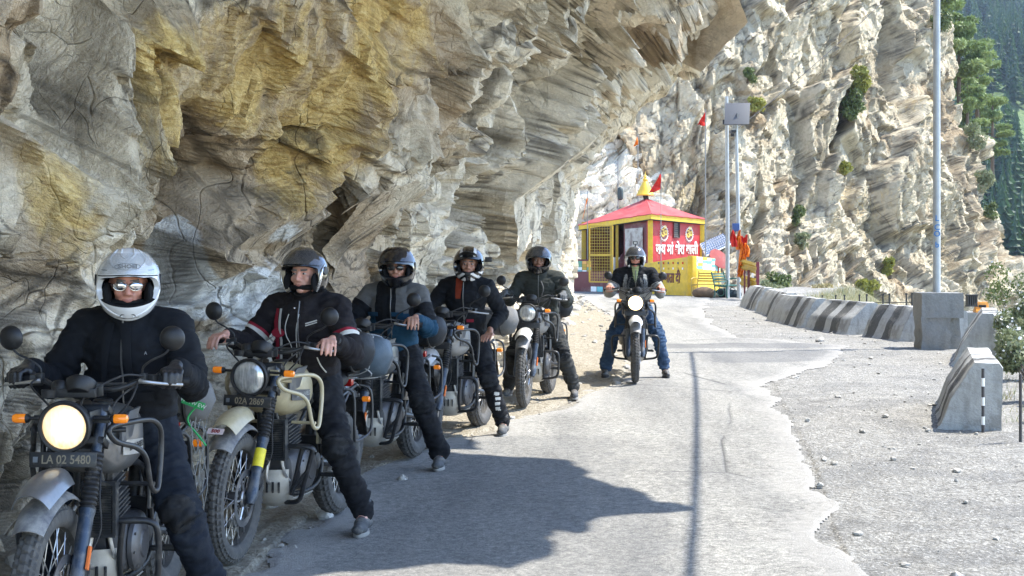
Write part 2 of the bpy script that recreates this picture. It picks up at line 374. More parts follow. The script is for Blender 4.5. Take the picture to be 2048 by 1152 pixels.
# ---------------------------------------------------------------- far cliff beyond the bend
def build_far_cliff():
    mat = rock_mat('cliff rock far', True, (1.10, 1.0, .80), 1.2, (.42, 1.2, 3.4), .16, (.76, .70, .58), (.5, .5, .62))
    PL = [(-8, 70), (-2, 66), (3, 63), (6, 60.5), (8.5, 60.5), (12, 62.5), (16, 65.5), (19.8, 69), (23.2, 73), (26.0, 77.5), (27.7, 83), (28.2, 90), (27.5, 104)]
    px = np.array([p[0] for p in PL], float); py = np.array([p[1] for p in PL], float)
    nu, nv = 900, 640
    L = np.concatenate([[0], np.cumsum(np.hypot(np.diff(px), np.diff(py)))]); s = np.linspace(0, L[-1], nu)
    ker = np.hanning(61); ker /= ker.sum()
    def sm(a):
        a = np.interp(s, L, a); return np.convolve(np.pad(a, 30, mode='edge'), ker, 'valid')
    X, Y = sm(px), sm(py)
    z = np.linspace(-9, 27, nv)
    XX = np.repeat(X[:, None], nv, 1); YY = np.repeat(Y[:, None], nv, 1); ZZ = np.repeat(z[None], nu, 0)
    zr = np.clip(ZZ-3, 0, None)
    right = sstep(XX, 14, 25)
    lean = np.interp(ZZ, [-9, 0, 2.5, 6, 14, 27], [-6.5, -1.6, 0.3, 1.6, 4.8, 11.0])
    XX = XX-right*(0.15*zr+.004*zr**2)+0*lean; YY = YY+lean*(1-.2*right)
    P = np.stack([XX, YY, ZZ], 2).reshape(-1, 3)
    N = normals_of(P, nu, nv)
    if N.reshape(nu, nv, 3)[400, 300, 1] > 0: N = -N
    d, cid, edge = rock_disp(P, 1.0, 23, rotm(8, -12, 20), [(4.2, .42, .30), (1.9, .46, .36), (.8, .42, .34), (.34, .34, .26)], (.55, .9, 2.3))
    low = sstep(3.5-P[:, 2], 0, 3)
    ledge = .35*np.abs((P[:, 2]*1.1+fbm(P*.4, 2, 3)*1.4) % 1.0-.5)*sstep(4-P[:, 2], 0, 2)
    big = .6*fbm(P*np.array([.16, .16, .07]), 3, 55)
    m_ = sstep(P[:, 2], 3.5, 6)[:, None]; b1, s1, e1 = bedding(P, 401, 4.0, (1.0, .1, .1), .3, .8, .11, .5); b2, s2, e2 = bedding(P, 431, 3.0, (.1, .1, 1.0), .3, .6, .12, .4); m1 = m_[:, 0]
    bd = b1*m1+b2*(1-m1); strat = np.where(m1 > .5, s1, s2)*.2; edge = np.minimum(edge, np.where(m1 > .5, e1, e2))
    V = P+N*(d*.8+bd+big+ledge+.06*np.abs(fbm(P*1.6, 4, 9)))[:, None]
    # the dark vertical cleft at the middle of the face
    cx = np.interp(V[:, 2], [3, 5.5, 9, 13.5, 20], [14.9, 15.3, 15.75, 16.2, 16.8])
    q = np.abs(P[:, 0]-cx+.25*vnoise(P*.9, 4))/.26
    cleft = np.exp(-q**2)*sstep(P[:, 2], 5.0, 7)
    V[:, 1] += 5.0*cleft
    ye = .35*sstep(fbm(P*.25, 3, 8), -.1, .5)
    br = .55*sstep(fbm(P*np.array([.5, .5, .12])+5, 3, 12), .15, .5)
    for (cx_, cz_, r, a) in ((22, 9, 2.0, .6), (24.5, 2, 1.6, .7), (5.5, 6, 2.2, .35), (16, 2.6, 2.5, .2)):
        br += a*np.exp(-(((P[:, 0]-cx_)**2+(P[:, 2]-cz_)**2)/r**2))
    wh = .22*sstep(fbm(P*.18+9, 2, 18), .05, .4)
    me = grid_mesh('far_cliff', V, nu, nv, [mat], False, {'cid': cid, 'edge': edge*.55, 'yellow': ye, 'brown': np.clip(br, 0, 1), 'white': wh, 'strat': strat})
    tag(link('far_cliff', me), kind='structure')
    return V.reshape(nu, nv, 3)
FC = build_far_cliff()
def build_slab():
    """pale slab behind the shrine, ridge running down to the right"""
    nu, nv = 320, 320
    u = np.linspace(0, 1, nu); v = np.linspace(0, 1, nv)
    U, Vv = np.meshgrid(u, v, indexing='ij')
    X = -1.5+U*12.5
    top = np.interp(X, [-1.5, 2, 4.6, 5.4, 7.5, 8.6, 9.0, 11], [7.5, 7.3, 6.9, 6.6, 3.9, 1.8, -.5, -2])
    Z = -1.0+(top+1.0)*Vv
    Y = 56.6+4.2*Vv**1.2+np.clip(X-1, 0, 12)*.42+.4*np.sin(X*.8)
    P = np.stack([X, Y, Z], 2).reshape(-1, 3)
    N = normals_of(P, nu, nv)
    if N.reshape(nu, nv, 3)[100, 100, 1] > 0: N = -N
    d, cid, edge = rock_disp(P, 1.0, 63, rotm(0, 40, 10), [(2.4, .4, .12), (.9, .45, .18), (.35, .45, .25)], (1.8, 1, .5))
    bd, strat, be = bedding(P, 501, 3.0, (.6, .1, .8), .35, .5, .22, .6)
    V = P+N*(d*.6+bd+.1*fbm(P*2, 3, 2))[:, None]
    me = grid_mesh('pale_rock_slab', V, nu, nv, [bpy.data.materials['cliff rock far']], False, {'cid': cid, 'edge': edge, 'yellow': cid*0, 'brown': cid*0, 'white': cid*0+.62, 'strat': strat*.6})
    tag(link('pale_rock_slab', me), kind='structure')
build_slab()
# ---------------------------------------------------------------- ground
EDGE_R = [(0, 5.0), (8, 5.0), (12, 4.9), (13, 4.75), (15, 5.2), (20, 7.1), (23, 7.9), (25, 7.6), (27, 7.0), (31, 6.8), (40, 7.2), (50, 10.5), (60, 14)]
def terrain_z(x, y):
    base = gz(x, y)
    er = np.interp(y, [e[0] for e in EDGE_R], [e[1] for e in EDGE_R])
    dr = np.clip(x-er, 0, None)
    drop = -(np.minimum(dr, 14)*.42+np.clip(dr-14, 0, None)*.12)*sstep(dr, 0, 1.6)
    drop = np.where(y > 46, drop*sstep(x, 7.5, 11), drop)
    return base+drop
def undul(x, y):
    P = np.stack([x, y, x*0], 1)
    return .018*fbm(P*.8, 3, 31)+.006*fbm(P*4, 3, 32)
def poly_mask(x, y, lo, hi):
    l = np.interp(y, [a[0] for a in lo], [a[1] for a in lo]); r = np.interp(y, [a[0] for a in hi], [a[1] for a in hi])
    return np.minimum(x-l, r-x)
ROAD_L = [(0, -.2), (5, -.9), (7, -1.35), (8.2, -1.3), (10.5, -1.05), (12, -.62), (13.2, -.05), (15.6, .7), (17, 1.25), (21, 1.75), (25, 1.95), (33, 2.4), (41, 2.3), (49, 2.3), (60, .5)]
ROAD_R = [(0, 1.2), (5, 1.5), (7.3, 1.75), (8.5, 1.9), (11.2, 2.35), (15.5, 2.9), (17.5, 3.2), (19.3, 4.2), (22.5, 5.2), (24, 5.5), (26, 4.2), (30, 4.3), (36, 4.8), (41, 5.6), (46, 6.5), (60, 8)]
def ground_mat():
    t = NT('gravel ground')
    n1 = t.noise(1.2, 6, .7); n2 = t.noise(18, 6, .75); n3 = t.noise(70, 3, .7)
    vo = t.n('TexVoronoi', {'Vector': t.tc.outputs['Object'], 'Scale': 38.0, 'Randomness': 1.0}, out=0)
    conc = t.ramp(n2, [(.3, (.13, .126, .112)), (.5, (.275, .265, .24)), (.7, (.45, .435, .395))])
    conc = t.mix(t.math('MULTIPLY', t.ramp(n3, [(.55, 0.), (.72, 1.)]), .6), conc, (.16, .155, .145))
    conc = t.mix(t.math('MULTIPLY', t.ramp(t.math('ADD', t.math('MULTIPLY', n1, .75), t.math('MULTIPLY', n2, .25)), [(.50, 0.), (.545, 1.)]), .55), conc, (.17, .168, .16))
    n5 = t.noise(34, 3, .8); conc = t.mix(t.ramp(n5, [(.56, 0.), (.66, .7)]), conc, (.66, .64, .59))
    dirt = t.ramp(n2, [(.3, (.20, .17, .125)), (.5, (.34, .30, .23)), (.75, (.50, .46, .37))])
    f = t.attr('dirt')
    c = t.mix(f, conc, dirt)
    g = t.attr('slope')
    c = t.mix(g, c, t.ramp(n2, [(.3, (.10, .10, .05)), (.6, (.22, .20, .12)), (.8, (.34, .31, .22))]))
    vc = t.n('TexVoronoi', {'Vector': t.n('VectorMath', {0: t.tc.outputs['Object'], 1: t.n('TexNoise', {'Scale': 2.5, 'Detail': 5.0}, out=1)}, operation='ADD'), 'Scale': .42}, feature='DISTANCE_TO_EDGE')
    crk = t.math('MULTIPLY', t.ramp(vc, [(0.0, 1.), (.008, 0.)]), t.ramp(t.noise(.35, 2, .5), [(.52, 0.), (.6, 1.)]))
    c = t.mix(t.math('MULTIPLY', t.math('MULTIPLY', crk, .75), t.math('SUBTRACT', 1.0, f)), c, (.09, .085, .08))
    t.set(Base_Color=c, Roughness=.95); t.p.inputs['Specular IOR Level'].default_value = .2
    h = t.math('ADD', t.math('MULTIPLY', t.noise(9, 10, .75), 1.0), t.math('MULTIPLY', vo, .3))
    t.set(Normal=t.bump(h, 1.0, .05))
    return t.m
def road_mat():
    t = NT('worn asphalt')
    n1 = t.noise(.9, 5, .6); n2 = t.noise(14, 8, .72); n3 = t.noise(110, 3, .8); n4 = t.noise(45, 4, .8)
    c = t.ramp(n2, [(.3, (.10, .098, .09)), (.5, (.165, .161, .149)), (.7, (.255, .248, .228))])
    c = t.mix(t.math('MULTIPLY', t.ramp(n1, [(.35, 0.), (.7, 1.)]), .5), c, (.27, .27, .255))
    n6 = t.noise(58, 3, .85); c = t.mix(t.ramp(n6, [(.50, 0.), (.62, .75)]), c, (.42, .41, .38)); c = t.mix(t.ramp(n3, [(.46, 0.), (.60, .6)]), c, (.40, .39, .365))
    c = t.mix(t.ramp(n4, [(.55, 0.), (.75, .5)]), c, (.085, .085, .083))
    n7 = t.noise(22, 4, .75); c = t.mix(1.0, c, t.ramp(n7, [(.34, (.62, .62, .62)), (.5, (1., 1., 1.)), (.66, (1.3, 1.29, 1.26))]), 'MULTIPLY')
    n8 = t.noise(1.0, 4, .6, t.map((1.6, .22, 1))); c = t.mix(1.0, c, t.ramp(n8, [(.35, (.80, .80, .80)), (.6, (1.12, 1.11, 1.08))]), 'MULTIPLY')
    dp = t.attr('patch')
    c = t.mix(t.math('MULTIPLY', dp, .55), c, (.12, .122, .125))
    eg = t.attr('wear')
    c = t.mix(t.math('MULTIPLY', t.ramp(t.math('ADD', eg, t.math('MULTIPLY', n2, .6)), [(.62, 0.), (.85, 1.)]), .6), c, (.37, .355, .325))
    vc = t.n('TexVoronoi', {'Vector': t.n('VectorMath', {0: t.map((.55, .3, 1)), 1: t.n('TexNoise', {'Scale': 1.6, 'Detail': 5.0, 'Roughness': .65}, out=1)}, operation='ADD'), 'Scale': .5}, feature='DISTANCE_TO_EDGE')
    crk = t.math('MULTIPLY', t.ramp(vc, [(0.0, 1.), (.006, 0.)]), t.ramp(t.noise(.5, 2, .5), [(.45, 0.), (.55, 1.)]))
    c = t.mix(t.math('MULTIPLY', crk, .75), c, (.08, .08, .08))
    t.set(Base_Color=c, Roughness=.9); t.p.inputs['Specular IOR Level'].default_value = .3
    h = t.math('ADD', t.math('MULTIPLY', n3, .6), t.math('MULTIPLY', n2, .8))
    h = t.math('SUBTRACT', h, t.math('MULTIPLY', crk, .5))
    t.set(Normal=t.bump(h, .8, .02))
    return t.m
def build_ground():
    nu, nv = 620, 620
    D = np.concatenate([np.geomspace(1.5, 7, 40), np.geomspace(7.05, 60, 480), np.geomspace(61, 900, 100)])
    a = np.concatenate([np.linspace(-3, -.45, 60), np.linspace(-.445, .45, 500), np.linspace(.46, 3, 60)])
    X = D[:, None]*a[None]; Y = np.repeat(D[:, None], nv, 1)
    x, y = X.ravel(), Y.ravel()
    P = np.stack([x, y, x*0], 1)
    z = terrain_z(x, y)+undul(x, y)
    lf = np.interp(y, [a_[0] for a_ in ROAD_L], [a_[1] for a_ in ROAD_L])
    er = np.interp(y, [e[0] for e in EDGE_R], [e[1] for e in EDGE_R])
    dirt = sstep(lf+.25-x+.3*fbm(P*1.5, 3, 3), -.2, .35)
    rough = .012*fbm(P*9, 3, 61)+dirt*(.05*np.abs(fbm(P*2.3, 4, 62))+.06*np.clip(lf-x-.4, 0, 2))
    inroad = poly_mask(x, y, ROAD_L, ROAD_R) > -.02
    z = z+np.where(inroad, -.012, rough)
    z += sstep(x-er, .4, 3)*.5*fbm(P*.5, 3, 64)
    z = np.where(y > 64, np.minimum(z, -2-(y-64)*.02), z)
    slope = sstep(x-er, .25, .9)
    me = grid_mesh('ground', np.stack([x, y, z], 1), nu, nv, [ground_mat()], True, {'dirt': dirt, 'slope': slope})
    tag(link('ground', me), kind='structure')
    # the worn asphalt carriageway, a sheet with ragged edges just above the ground
    nu, nv = 620, 420
    D = np.concatenate([np.geomspace(2, 7, 30), np.geomspace(7.03, 56, 590)]); s = np.linspace(-.35, .42, nv)
    X = D[:, None]*s[None]; Y = np.repeat(D[:, None], nv, 1); x, y = X.ravel(), Y.ravel(); P = np.stack([x, y, x*0], 1)
    m = poly_mask(x, y, ROAD_L, ROAD_R)+.34*fbm(P*1.1, 4, 71)+.04*fbm(P*7, 3, 72)
    z = terrain_z(x, y)+undul(x, y)+.006-.014*sstep(-m, -.05, .02)
    mm = m.reshape(nu, nv); fm = (mm[:-1, :-1]+mm[1:, :-1]+mm[1:, 1:]+mm[:-1, 1:])/4
    keep = (fm > 0).ravel()
    pat = np.zeros(len(x))
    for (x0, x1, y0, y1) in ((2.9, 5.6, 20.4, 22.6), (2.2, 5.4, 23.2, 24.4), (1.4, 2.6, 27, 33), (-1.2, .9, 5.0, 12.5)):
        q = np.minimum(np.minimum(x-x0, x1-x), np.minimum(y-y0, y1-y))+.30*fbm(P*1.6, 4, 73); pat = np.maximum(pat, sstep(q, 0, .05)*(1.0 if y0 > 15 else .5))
    wear = (1-sstep(m, 0, .7))*.6
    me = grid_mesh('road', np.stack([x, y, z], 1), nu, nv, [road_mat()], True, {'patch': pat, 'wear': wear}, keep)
    tag(link('road', me), kind='structure')
build_ground()
# ================================================================ mesh builder
def V3(*a): return Vector(a)
def frame(axis):
    z = Vector(axis).normalized(); x = z.orthogonal().normalized(); return x, z.cross(x), z
def spline(pts, n=6, closed=False):
    pts = [Vector(p) for p in pts]; out = []; K = len(pts); R = K if closed else K-1
    for i in range(R):
        g = (lambda j: pts[j % K]) if closed else (lambda j: pts[max(0, min(K-1, j))])
        p0, p1, p2, p3 = g(i-1), g(i), g(i+1), g(i+2)
        for k in range(n):
            f = k/n; out.append(0.5*((2*p1)+(-p0+p2)*f+(2*p0-5*p1+4*p2-p3)*f*f+(-p0+3*p1-3*p2+p3)*f**3))
    if not closed: out.append(pts[-1])
    return out
class MB:
    def __init__(s): s.v = []; s.f = []; s.mi = []
    def add(s, vs, fs, mat=0):
        b = len(s.v); s.v += [tuple(v) for v in vs]; s.f += [tuple(b+i for i in f) for f in fs]; s.mi += [mat]*len(fs); return s
    def box(s, c, sz, R=None, mat=0):
        c = Vector(c); h = Vector(sz)/2; vs = []
        for x in (-1, 1):
            for y in (-1, 1):
                for z in (-1, 1):
                    p = Vector((x*h.x, y*h.y, z*h.z)); vs.append(c+(R @ p if R else p))
        return s.add(vs, [(0, 1, 3, 2), (4, 6, 7, 5), (0, 4, 5, 1), (2, 3, 7, 6), (0, 2, 6, 4), (1, 5, 7, 3)], mat)
    def rings(s, rs, closed=False, cap=True, mat=0):
        m = len(rs[0]); vs = [p for r in rs for p in r]; n = len(rs); fs = []
        for i in range(n if closed else n-1):
            a = i*m; b = ((i+1) % n)*m
            for j in range(m): fs.append((a+j, a+(j+1) % m, b+(j+1) % m, b+j))
        if cap and not closed:
            fs.append(tuple(range(m))[::-1]); fs.append(tuple((n-1)*m+j for j in range(m)))
        return s.add(vs, fs, mat)
    def tube(s, pts, r, n=8, closed=False, sm=0, cap=True, mat=0):
        pts = [Vector(p) for p in pts]
        if sm:
            if not isinstance(r, (int, float)):
                rr = list(r); K = len(pts); r = []
                for i in range(K-1): r += [rr[i]+(rr[i+1]-rr[i])*k/sm for k in range(sm)]
                r.append(rr[-1])
            pts = spline(pts, sm, closed)
        K = len(pts); r = [r]*K if isinstance(r, (int, float)) else r
        T = []
        for i in range(K):
            a = pts[(i-1) % K] if closed else pts[max(0, i-1)]; b = pts[(i+1) % K] if closed else pts[min(K-1, i+1)]
            d = b-a; T.append(d.normalized() if d.length > 1e-9 else Vector((0, 0, 1)))
        x = T[0].orthogonal().normalized(); rs = []
        for i in range(K):
            x = (x-T[i]*x.dot(T[i])); x = x.normalized() if x.length > 1e-6 else T[i].orthogonal().normalized(); y = T[i].cross(x)
            rs.append([pts[i]+(x*math.cos(2*math.pi*j/n)+y*math.sin(2*math.pi*j/n))*r[i] for j in range(n)])
        return s.rings(rs, closed, cap, mat)
    def lathe(s, prof, o, axis, n=24, cap=True, mat=0, sx=1.0, xdir=None):
        x, y, z = frame(axis); o = Vector(o)
        if xdir: x = Vector(xdir).normalized(); y = z.cross(x)
        rs = [[o+z*h+(x*math.cos(2*math.pi*j/n)*sx+y*math.sin(2*math.pi*j/n))*max(r, 1e-4) for j in range(n)] for r, h in prof]
        return s.rings(rs, False, cap, mat)
    def cyl(s, a, b, r, r2=None, n=16, mat=0): return s.tube([a, b], [r, r if r2 is None else r2], n, mat=mat)
    def ell(s, c, r, R=None, nu=20, nv=12, mat=0):
        c = Vector(c); rs = []
        for i in range(nv+1):
            t = math.pi*(0.002+0.996*i/nv); ring = []
            for j in range(nu):
                a = 2*math.pi*j/nu; p = Vector((r[0]*math.sin(t)*math.cos(a), r[1]*math.sin(t)*math.sin(a), r[2]*math.cos(t)))
                ring.append(c+(R @ p if R else p))
            rs.append(ring)
        return s.rings(rs, mat=mat)
    def caps(s, a, b, ra, rb, n=14, mat=0):
        a = Vector(a); b = Vector(b); d = b-a; L = d.length
        if L < 1e-6: return s.ell(a, (ra,)*3)
        z = d/L; pts = []; rr = []
        for k in range(6):
            t = math.pi/2*k/5; pts.append(a-z*ra*math.cos(t)); rr.append(max(ra*math.sin(t), 5e-4))
        for k in range(6):
            t = math.pi/2*k/5; pts.append(b+z*rb*math.sin(t)); rr.append(max(rb*math.cos(t), 5e-4))
        return s.tube(pts, rr, n, mat=mat)
    def prism(s, poly, o, u, v, th, mat=0):
        o = Vector(o); u = Vector(u).normalized(); v = Vector(v).normalized(); w = u.cross(v)*th
        a = [o+u*p[0]+v*p[1] for p in poly]; n = len(a)
        return s.add(a+[p+w for p in a], [tuple(range(n))[::-1], tuple(range(n, 2*n))]+[(i, (i+1) % n, n+(i+1) % n, n+i) for i in range(n)], mat)
    def torus(s, c, axis, R, r, n=48, m=10, mat=0, prof=None):
        x, y, z = frame(axis); c = Vector(c); rs = []
        prof = prof or [(math.cos(2*math.pi*k/m)*r, math.sin(2*math.pi*k/m)*r) for k in range(m)]
        for i in range(n):
            a = 2*math.pi*i/n; e = x*math.cos(a)+y*math.sin(a)
            rs.append([c+e*(R+p[0])+z*p[1] for p in prof])
        return s.rings(rs, True, mat=mat)
    def grid(s, G, mat=0):
        """G: list of rows of points"""
        m = len(G[0]); vs = [p for r in G for p in r]
        return s.add(vs, [(i*m+j, i*m+j+1, (i+1)*m+j+1, (i+1)*m+j) for i in range(len(G)-1) for j in range(m-1)], mat)
    def xf(s, M): s.v = [tuple(M @ Vector(p)) for p in s.v]; return s
    def join(s, o, M=None):
        return s.add([M @ Vector(p) for p in o.v] if M else o.v, o.f, 0) if True else s
    def mesh(s, name, mats, angle=38, bevel=0.0, thick=0.0, fixn=True):
        me = bpy.data.meshes.new(name); me.from_pydata(s.v, [], s.f)
        for i, m in enumerate(s.mi): me.polygons[i].material_index = m
        if bevel or fixn or thick:
            bm = bmesh.new(); bm.from_mesh(me)
            if thick:
                bmesh.ops.solidify(bm, geom=bm.faces[:], thickness=thick)
            if fixn: bmesh.ops.recalc_face_normals(bm, faces=bm.faces)
            if bevel:
                es = [e for e in bm.edges if len(e.link_faces) == 2 and e.calc_face_angle(0) > rad(35)]
                bmesh.ops.bevel(bm, geom=es, offset=bevel, segments=2, profile=0.6, affect='EDGES', clamp_overlap=True)
            bm.to_mesh(me); bm.free()
        for m in mats: me.materials.append(m)
        me.polygons.foreach_set('use_smooth', [True]*len(me.polygons))
        me.set_sharp_from_angle(angle=rad(angle))
        me.update(); return me
CACHE = {}
def part(name, key, fn, mats, parent, M=None, **kw):
    """one mesh object; the shape is built once per key and shared or copied with other materials"""
    if not isinstance(mats, (list, tuple)): mats = [mats]
    kk = key or (name+str(len(CACHE)))
    if kk not in CACHE: CACHE[kk] = fn().mesh(name, mats, **kw); me = CACHE[kk]
    else:
        me = CACHE[kk]
        if [m.name for m in me.materials] != [m.name for m in mats]:
            k2 = kk+'|'+'|'.join(m.name for m in mats)
            if k2 not in CACHE:
                me = me.copy(); me.name = name
                for i, m in enumerate(mats): me.materials[i] = m
                CACHE[k2] = me
            me = CACHE[k2]
    o = link(name, me, parent)
    if M is not None: o.matrix_local = M
    return o
def text_mesh(txt, size, mat, extrude=0.002, bold=0.0, name='lettering', align='CENTER', sx=1.0):
    key = 'txt'+txt+str((size, extrude, bold, sx))+mat.name
    if key in CACHE: return CACHE[key]
    cu = bpy.data.curves.new('t', 'FONT'); cu.body = txt; cu.size = size; cu.extrude = extrude; cu.offset = bold
    cu.align_x = align; cu.align_y = 'CENTER'; cu.resolution_u = 3
    ob = bpy.data.objects.new('t', cu); COL.objects.link(ob)
    dg = bpy.context.evaluated_depsgraph_get(); dg.update()
    me = bpy.data.meshes.new_from_object(ob.evaluated_get(dg)); COL.objects.unlink(ob); bpy.data.objects.remove(ob); bpy.data.curves.remove(cu)
    me.name = name; me.materials.clear(); me.materials.append(mat)
    for p in me.polygons: p.material_index = 0; p.use_smooth = False
    if sx != 1.0:
        for v in me.vertices: v.co.x *= sx
    CACHE[key] = me
    return me
def basis(x, y, o):
    """matrix whose local x,y map to the given directions"""
    x = Vector(x).normalized(); z = x.cross(Vector(y)).normalized(); y = z.cross(x)
    return Matrix(((x.x, y.x, z.x, o[0]), (x.y, y.y, z.y, o[1]), (x.z, y.z, z.z, o[2]), (0, 0, 0, 1)))
# ================================================================ motorcycle materials
M_blk = simple('black metal', (.011, .012, .014), .42, dirt=.30, spec=.5, dirtcol=(.12, .11, .095))
M_blk2 = simple('black plastic', (.009, .009, .010), .5, dirt=.25, dirtcol=(.10, .095, .085))
M_rub = simple('dusty rubber', (.055, .053, .05), .8, dirt=.5, dirtcol=(.13, .12, .105), scale=40)
M_rub2 = simple('black rubber', (.011, .011, .012), .7, dirt=.2)
M_eng = simple('engine casting', (.10, .10, .105), .45, .6, dirt=.45, dirtcol=(.15, .14, .12), scale=40)
M_engd = simple('dark engine casting', (.05, .05, .052), .5, .5, dirt=.5, dirtcol=(.19, .175, .15), scale=40)
M_alu = simple('bare aluminium', (.55, .54, .52), .38, .85, dirt=.5, dirtcol=(.36, .33, .28))
M_sump = simple('sump plate', (.42, .40, .36), .5, .5, dirt=.6, dirtcol=(.45, .41, .34))
M_chr = simple('bright steel', (.62, .62, .63), .22, 1.0, dirt=.1)
M_seat = simple('seat vinyl', (.009, .009, .010), .55, bump=.2, dirt=.15)
M_amber = simple('amber lens', (.85, .24, .012), .22, coat=.6, emit=(.9, .22, .01), es=.05)
M_plate = simple('black number plate', (.012, .012, .013), .4, dirt=.2)
M_platec = simple('plate characters', (.20, .165, .11), .6)
M_disc = simple('brake disc steel', (.4, .4, .41), .3, .95, dirt=.25)
M_yel = simple('yellow sticker', (.75, .62, .03), .5)
M_ora = simple('orange reflector', (.7, .16, .03), .4)
def lens_mat(name, lit):
    t = NT(name)
    n = t.noise(1.0, 3, .5, t.map((95, 95, 14))); n2 = t.noise(1.0, 2, .5, t.map((22, 22, 34)))
    f = t.math('ADD', t.math('MULTIPLY', n, .65), t.math('MULTIPLY', n2, .35))
    d = t.n('VectorMath', {0: t.tc.outputs['Object']}, out=1, operation='LENGTH')
    if lit:
        g = t.math('ADD', t.math('MULTIPLY', t.math('SUBTRACT', f, .5), .9), t.ramp(d, [(0.0, 1.0), (.03, .75), (.06, .42), (.09, .2)]))
        c = t.ramp(g, [(.1, (.90, .56, .24)), (.4, (1.0, .80, .50)), (.7, (1., .91, .70)), (1.0, (1., .97, .88))])
        t.set(Base_Color=c, Roughness=.12, Emission_Color=c); t.p.inputs['Emission Strength'].default_value = lit
    else:
        c = t.ramp(f, [(.3, (.30, .31, .31)), (.5, (.55, .56, .55)), (.7, (.86, .86, .84))])
        t.set(Base_Color=c, Roughness=.2, Metallic=.55)
    t.p.inputs['Coat Weight'].default_value = 1.0; t.p.inputs['Coat Roughness'].default_value = .03
    t.set(Normal=t.bump(f, .15, .004))
    return t.m
M_lens = lens_mat('headlight lens off', 0); M_lens1 = lens_mat('headlight lens glowing', .22); M_lens2 = lens_mat('headlight lens bright', 1.6)
def tyre_fn(R, w, blocks, depth=.009):
    def fn():
        b = MB(); N = blocks*6; prof = []
        m = 22
        for k in range(m+1):
            a = -2.35+4.7*k/m; prof.append((a, math.cos(a), math.sin(a)))
        rs = []
        for i in range(N):
            th = 2*math.pi*i/N; ring = []
            for k, (a, c, s_) in enumerate(prof):
                rr = w*.5; bulge = c*rr*1.0; side = s_*rr
                on_tread = abs(a) < 1.25
                ph = (i % 6)/6.0; col_ = 0 if abs(a) < .32 else (1 if abs(a) < .85 else 2)
                shift = [0, .5, .15][col_]+(.0 if a > 0 else .12)
                g = ((ph+shift+abs(a)*.35) % 1.0) < .24
                grv = (abs(abs(a)-.34) < .10) or (abs(abs(a)-.92) < .09)
                h = depth if on_tread and not (g or grv) else 0.0
                rad_ = R-rr-depth+bulge+h*max(c, .35)
                side += h*s_*.5
                ring.append(Vector((side, math.cos(th)*rad_, math.sin(th)*rad_)))
            # close inner
            ring.append(Vector((w*.27, math.cos(th)*(R-w*1.02), math.sin(th)*(R-w*1.02))))
            ring.append(Vector((-w*.27, math.cos(th)*(R-w*1.02), math.sin(th)*(R-w*1.02))))
            rs.append(ring)
        b.rings(rs, True); return b
    return fn
def wheel(parent, name, c, R, w, rim_r, key, M, nsp=32, disc=True):
    cM = M @ Matrix.Translation(c) if M is not None else Matrix.Translation(c)
    def rim():
        b = MB(); b.torus((0, 0, 0), (1, 0, 0), rim_r, .01, 64, prof=[(-.016, -.6*w*.5), (.008, -.72*w*.5), (.012, -.6*w*.5), (-.004, 0), (.012, .6*w*.5), (.008, .72*w*.5), (-.016, .6*w*.5), (-.024, 0)])
        return b
    root = part(name, key+'rim', rim, simple('dark rim', (.05, .05, .053), .35, .6, dirt=.5, dirtcol=(.3, .28, .25)), parent, cM)
    part('tyre', key+'tyre', tyre_fn(R, w, 56 if R > .33 else 44), M_rub, root, angle=25, fixn=True)
    def spk():
        b = MB()
        for i in range(nsp):
            a = 2*math.pi*i/nsp; sd = 1 if i % 2 else -1; a2 = a+sd*(1 if (i//2) % 2 else -1)*.75
            p0 = Vector((sd*.032, math.cos(a2)*.035, math.sin(a2)*.035)); p1 = Vector((sd*.004, math.cos(a)*(rim_r-.018), math.sin(a)*(rim_r-.018)))
            b.cyl(p0, p1, .0024, n=5)
        return b
    part('spokes', key+'sp', spk, simple('spoke steel', (.5, .5, .5), .35, .9, dirt=.35), root)
    def hub():
        b = MB(); b.lathe([(.012, -.065), (.02, -.06), (.045, -.042), (.045, -.034), (.028, -.03), (.026, .03), (.045, .034), (.045, .042), (.02, .06), (.012, .065)], (0, 0, 0), (1, 0, 0), 24); return b
    part('hub', key+'hub', hub, M_engd, root)
    if disc:
        def dk():
            b = MB(); x = .052 if R > .33 else -.052; n = 48; Ro, Ri = (.15, .115) if R > .33 else (.12, .09)
            b.torus((x, 0, 0), (1, 0, 0), (Ro+Ri)/2, .01, n, prof=[(-(Ro-Ri)/2, -.002), ((Ro-Ri)/2, -.002), ((Ro-Ri)/2, .002), (-(Ro-Ri)/2, .002)])
            for k in range(6):
                a = k*math.pi/3; e = Vector((0, math.cos(a), math.sin(a))); b.cyl(Vector((x, 0, 0))+e*.04, Vector((x, 0, 0))+e*(Ri+.004), .007, n=6)
            b.torus((x, 0, 0), (1, 0, 0), .045, .008, 24, 6)
            return b
        part('brake_disc', key+'disc', dk, M_disc, root)
    return root
def fender(R, a0, a1, hw, crown, n=18, m=10, th=.003, taper=1.0, flare=0):
    b = MB(); G = []
    for i in range(n+1):
        t = i/n; a = rad(a0+(a1-a0)*t); w = hw*(1-(1-taper)*abs(2*t-1)**2.2); row = []
        for j in range(m+1):
            s = -1+2*j/m; rr = R-crown*abs(s)**2.6
            row.append(Vector((s*w, -math.sin(a)*rr, math.cos(a)*rr)))
        G.append(row)
    b.grid(G); return b
def sring(c, hw, hh, e=2.6, n=24, ax='y'):
    out = []
    for k in range(n):
        a = 2*math.pi*k/n; ca, sa = math.cos(a), math.sin(a)
        out.append(Vector((c[0]+hw*math.copysign(abs(ca)**(2/e), ca), c[1], c[2]+hh*math.copysign(abs(sa)**(2/e), sa))))
    return out
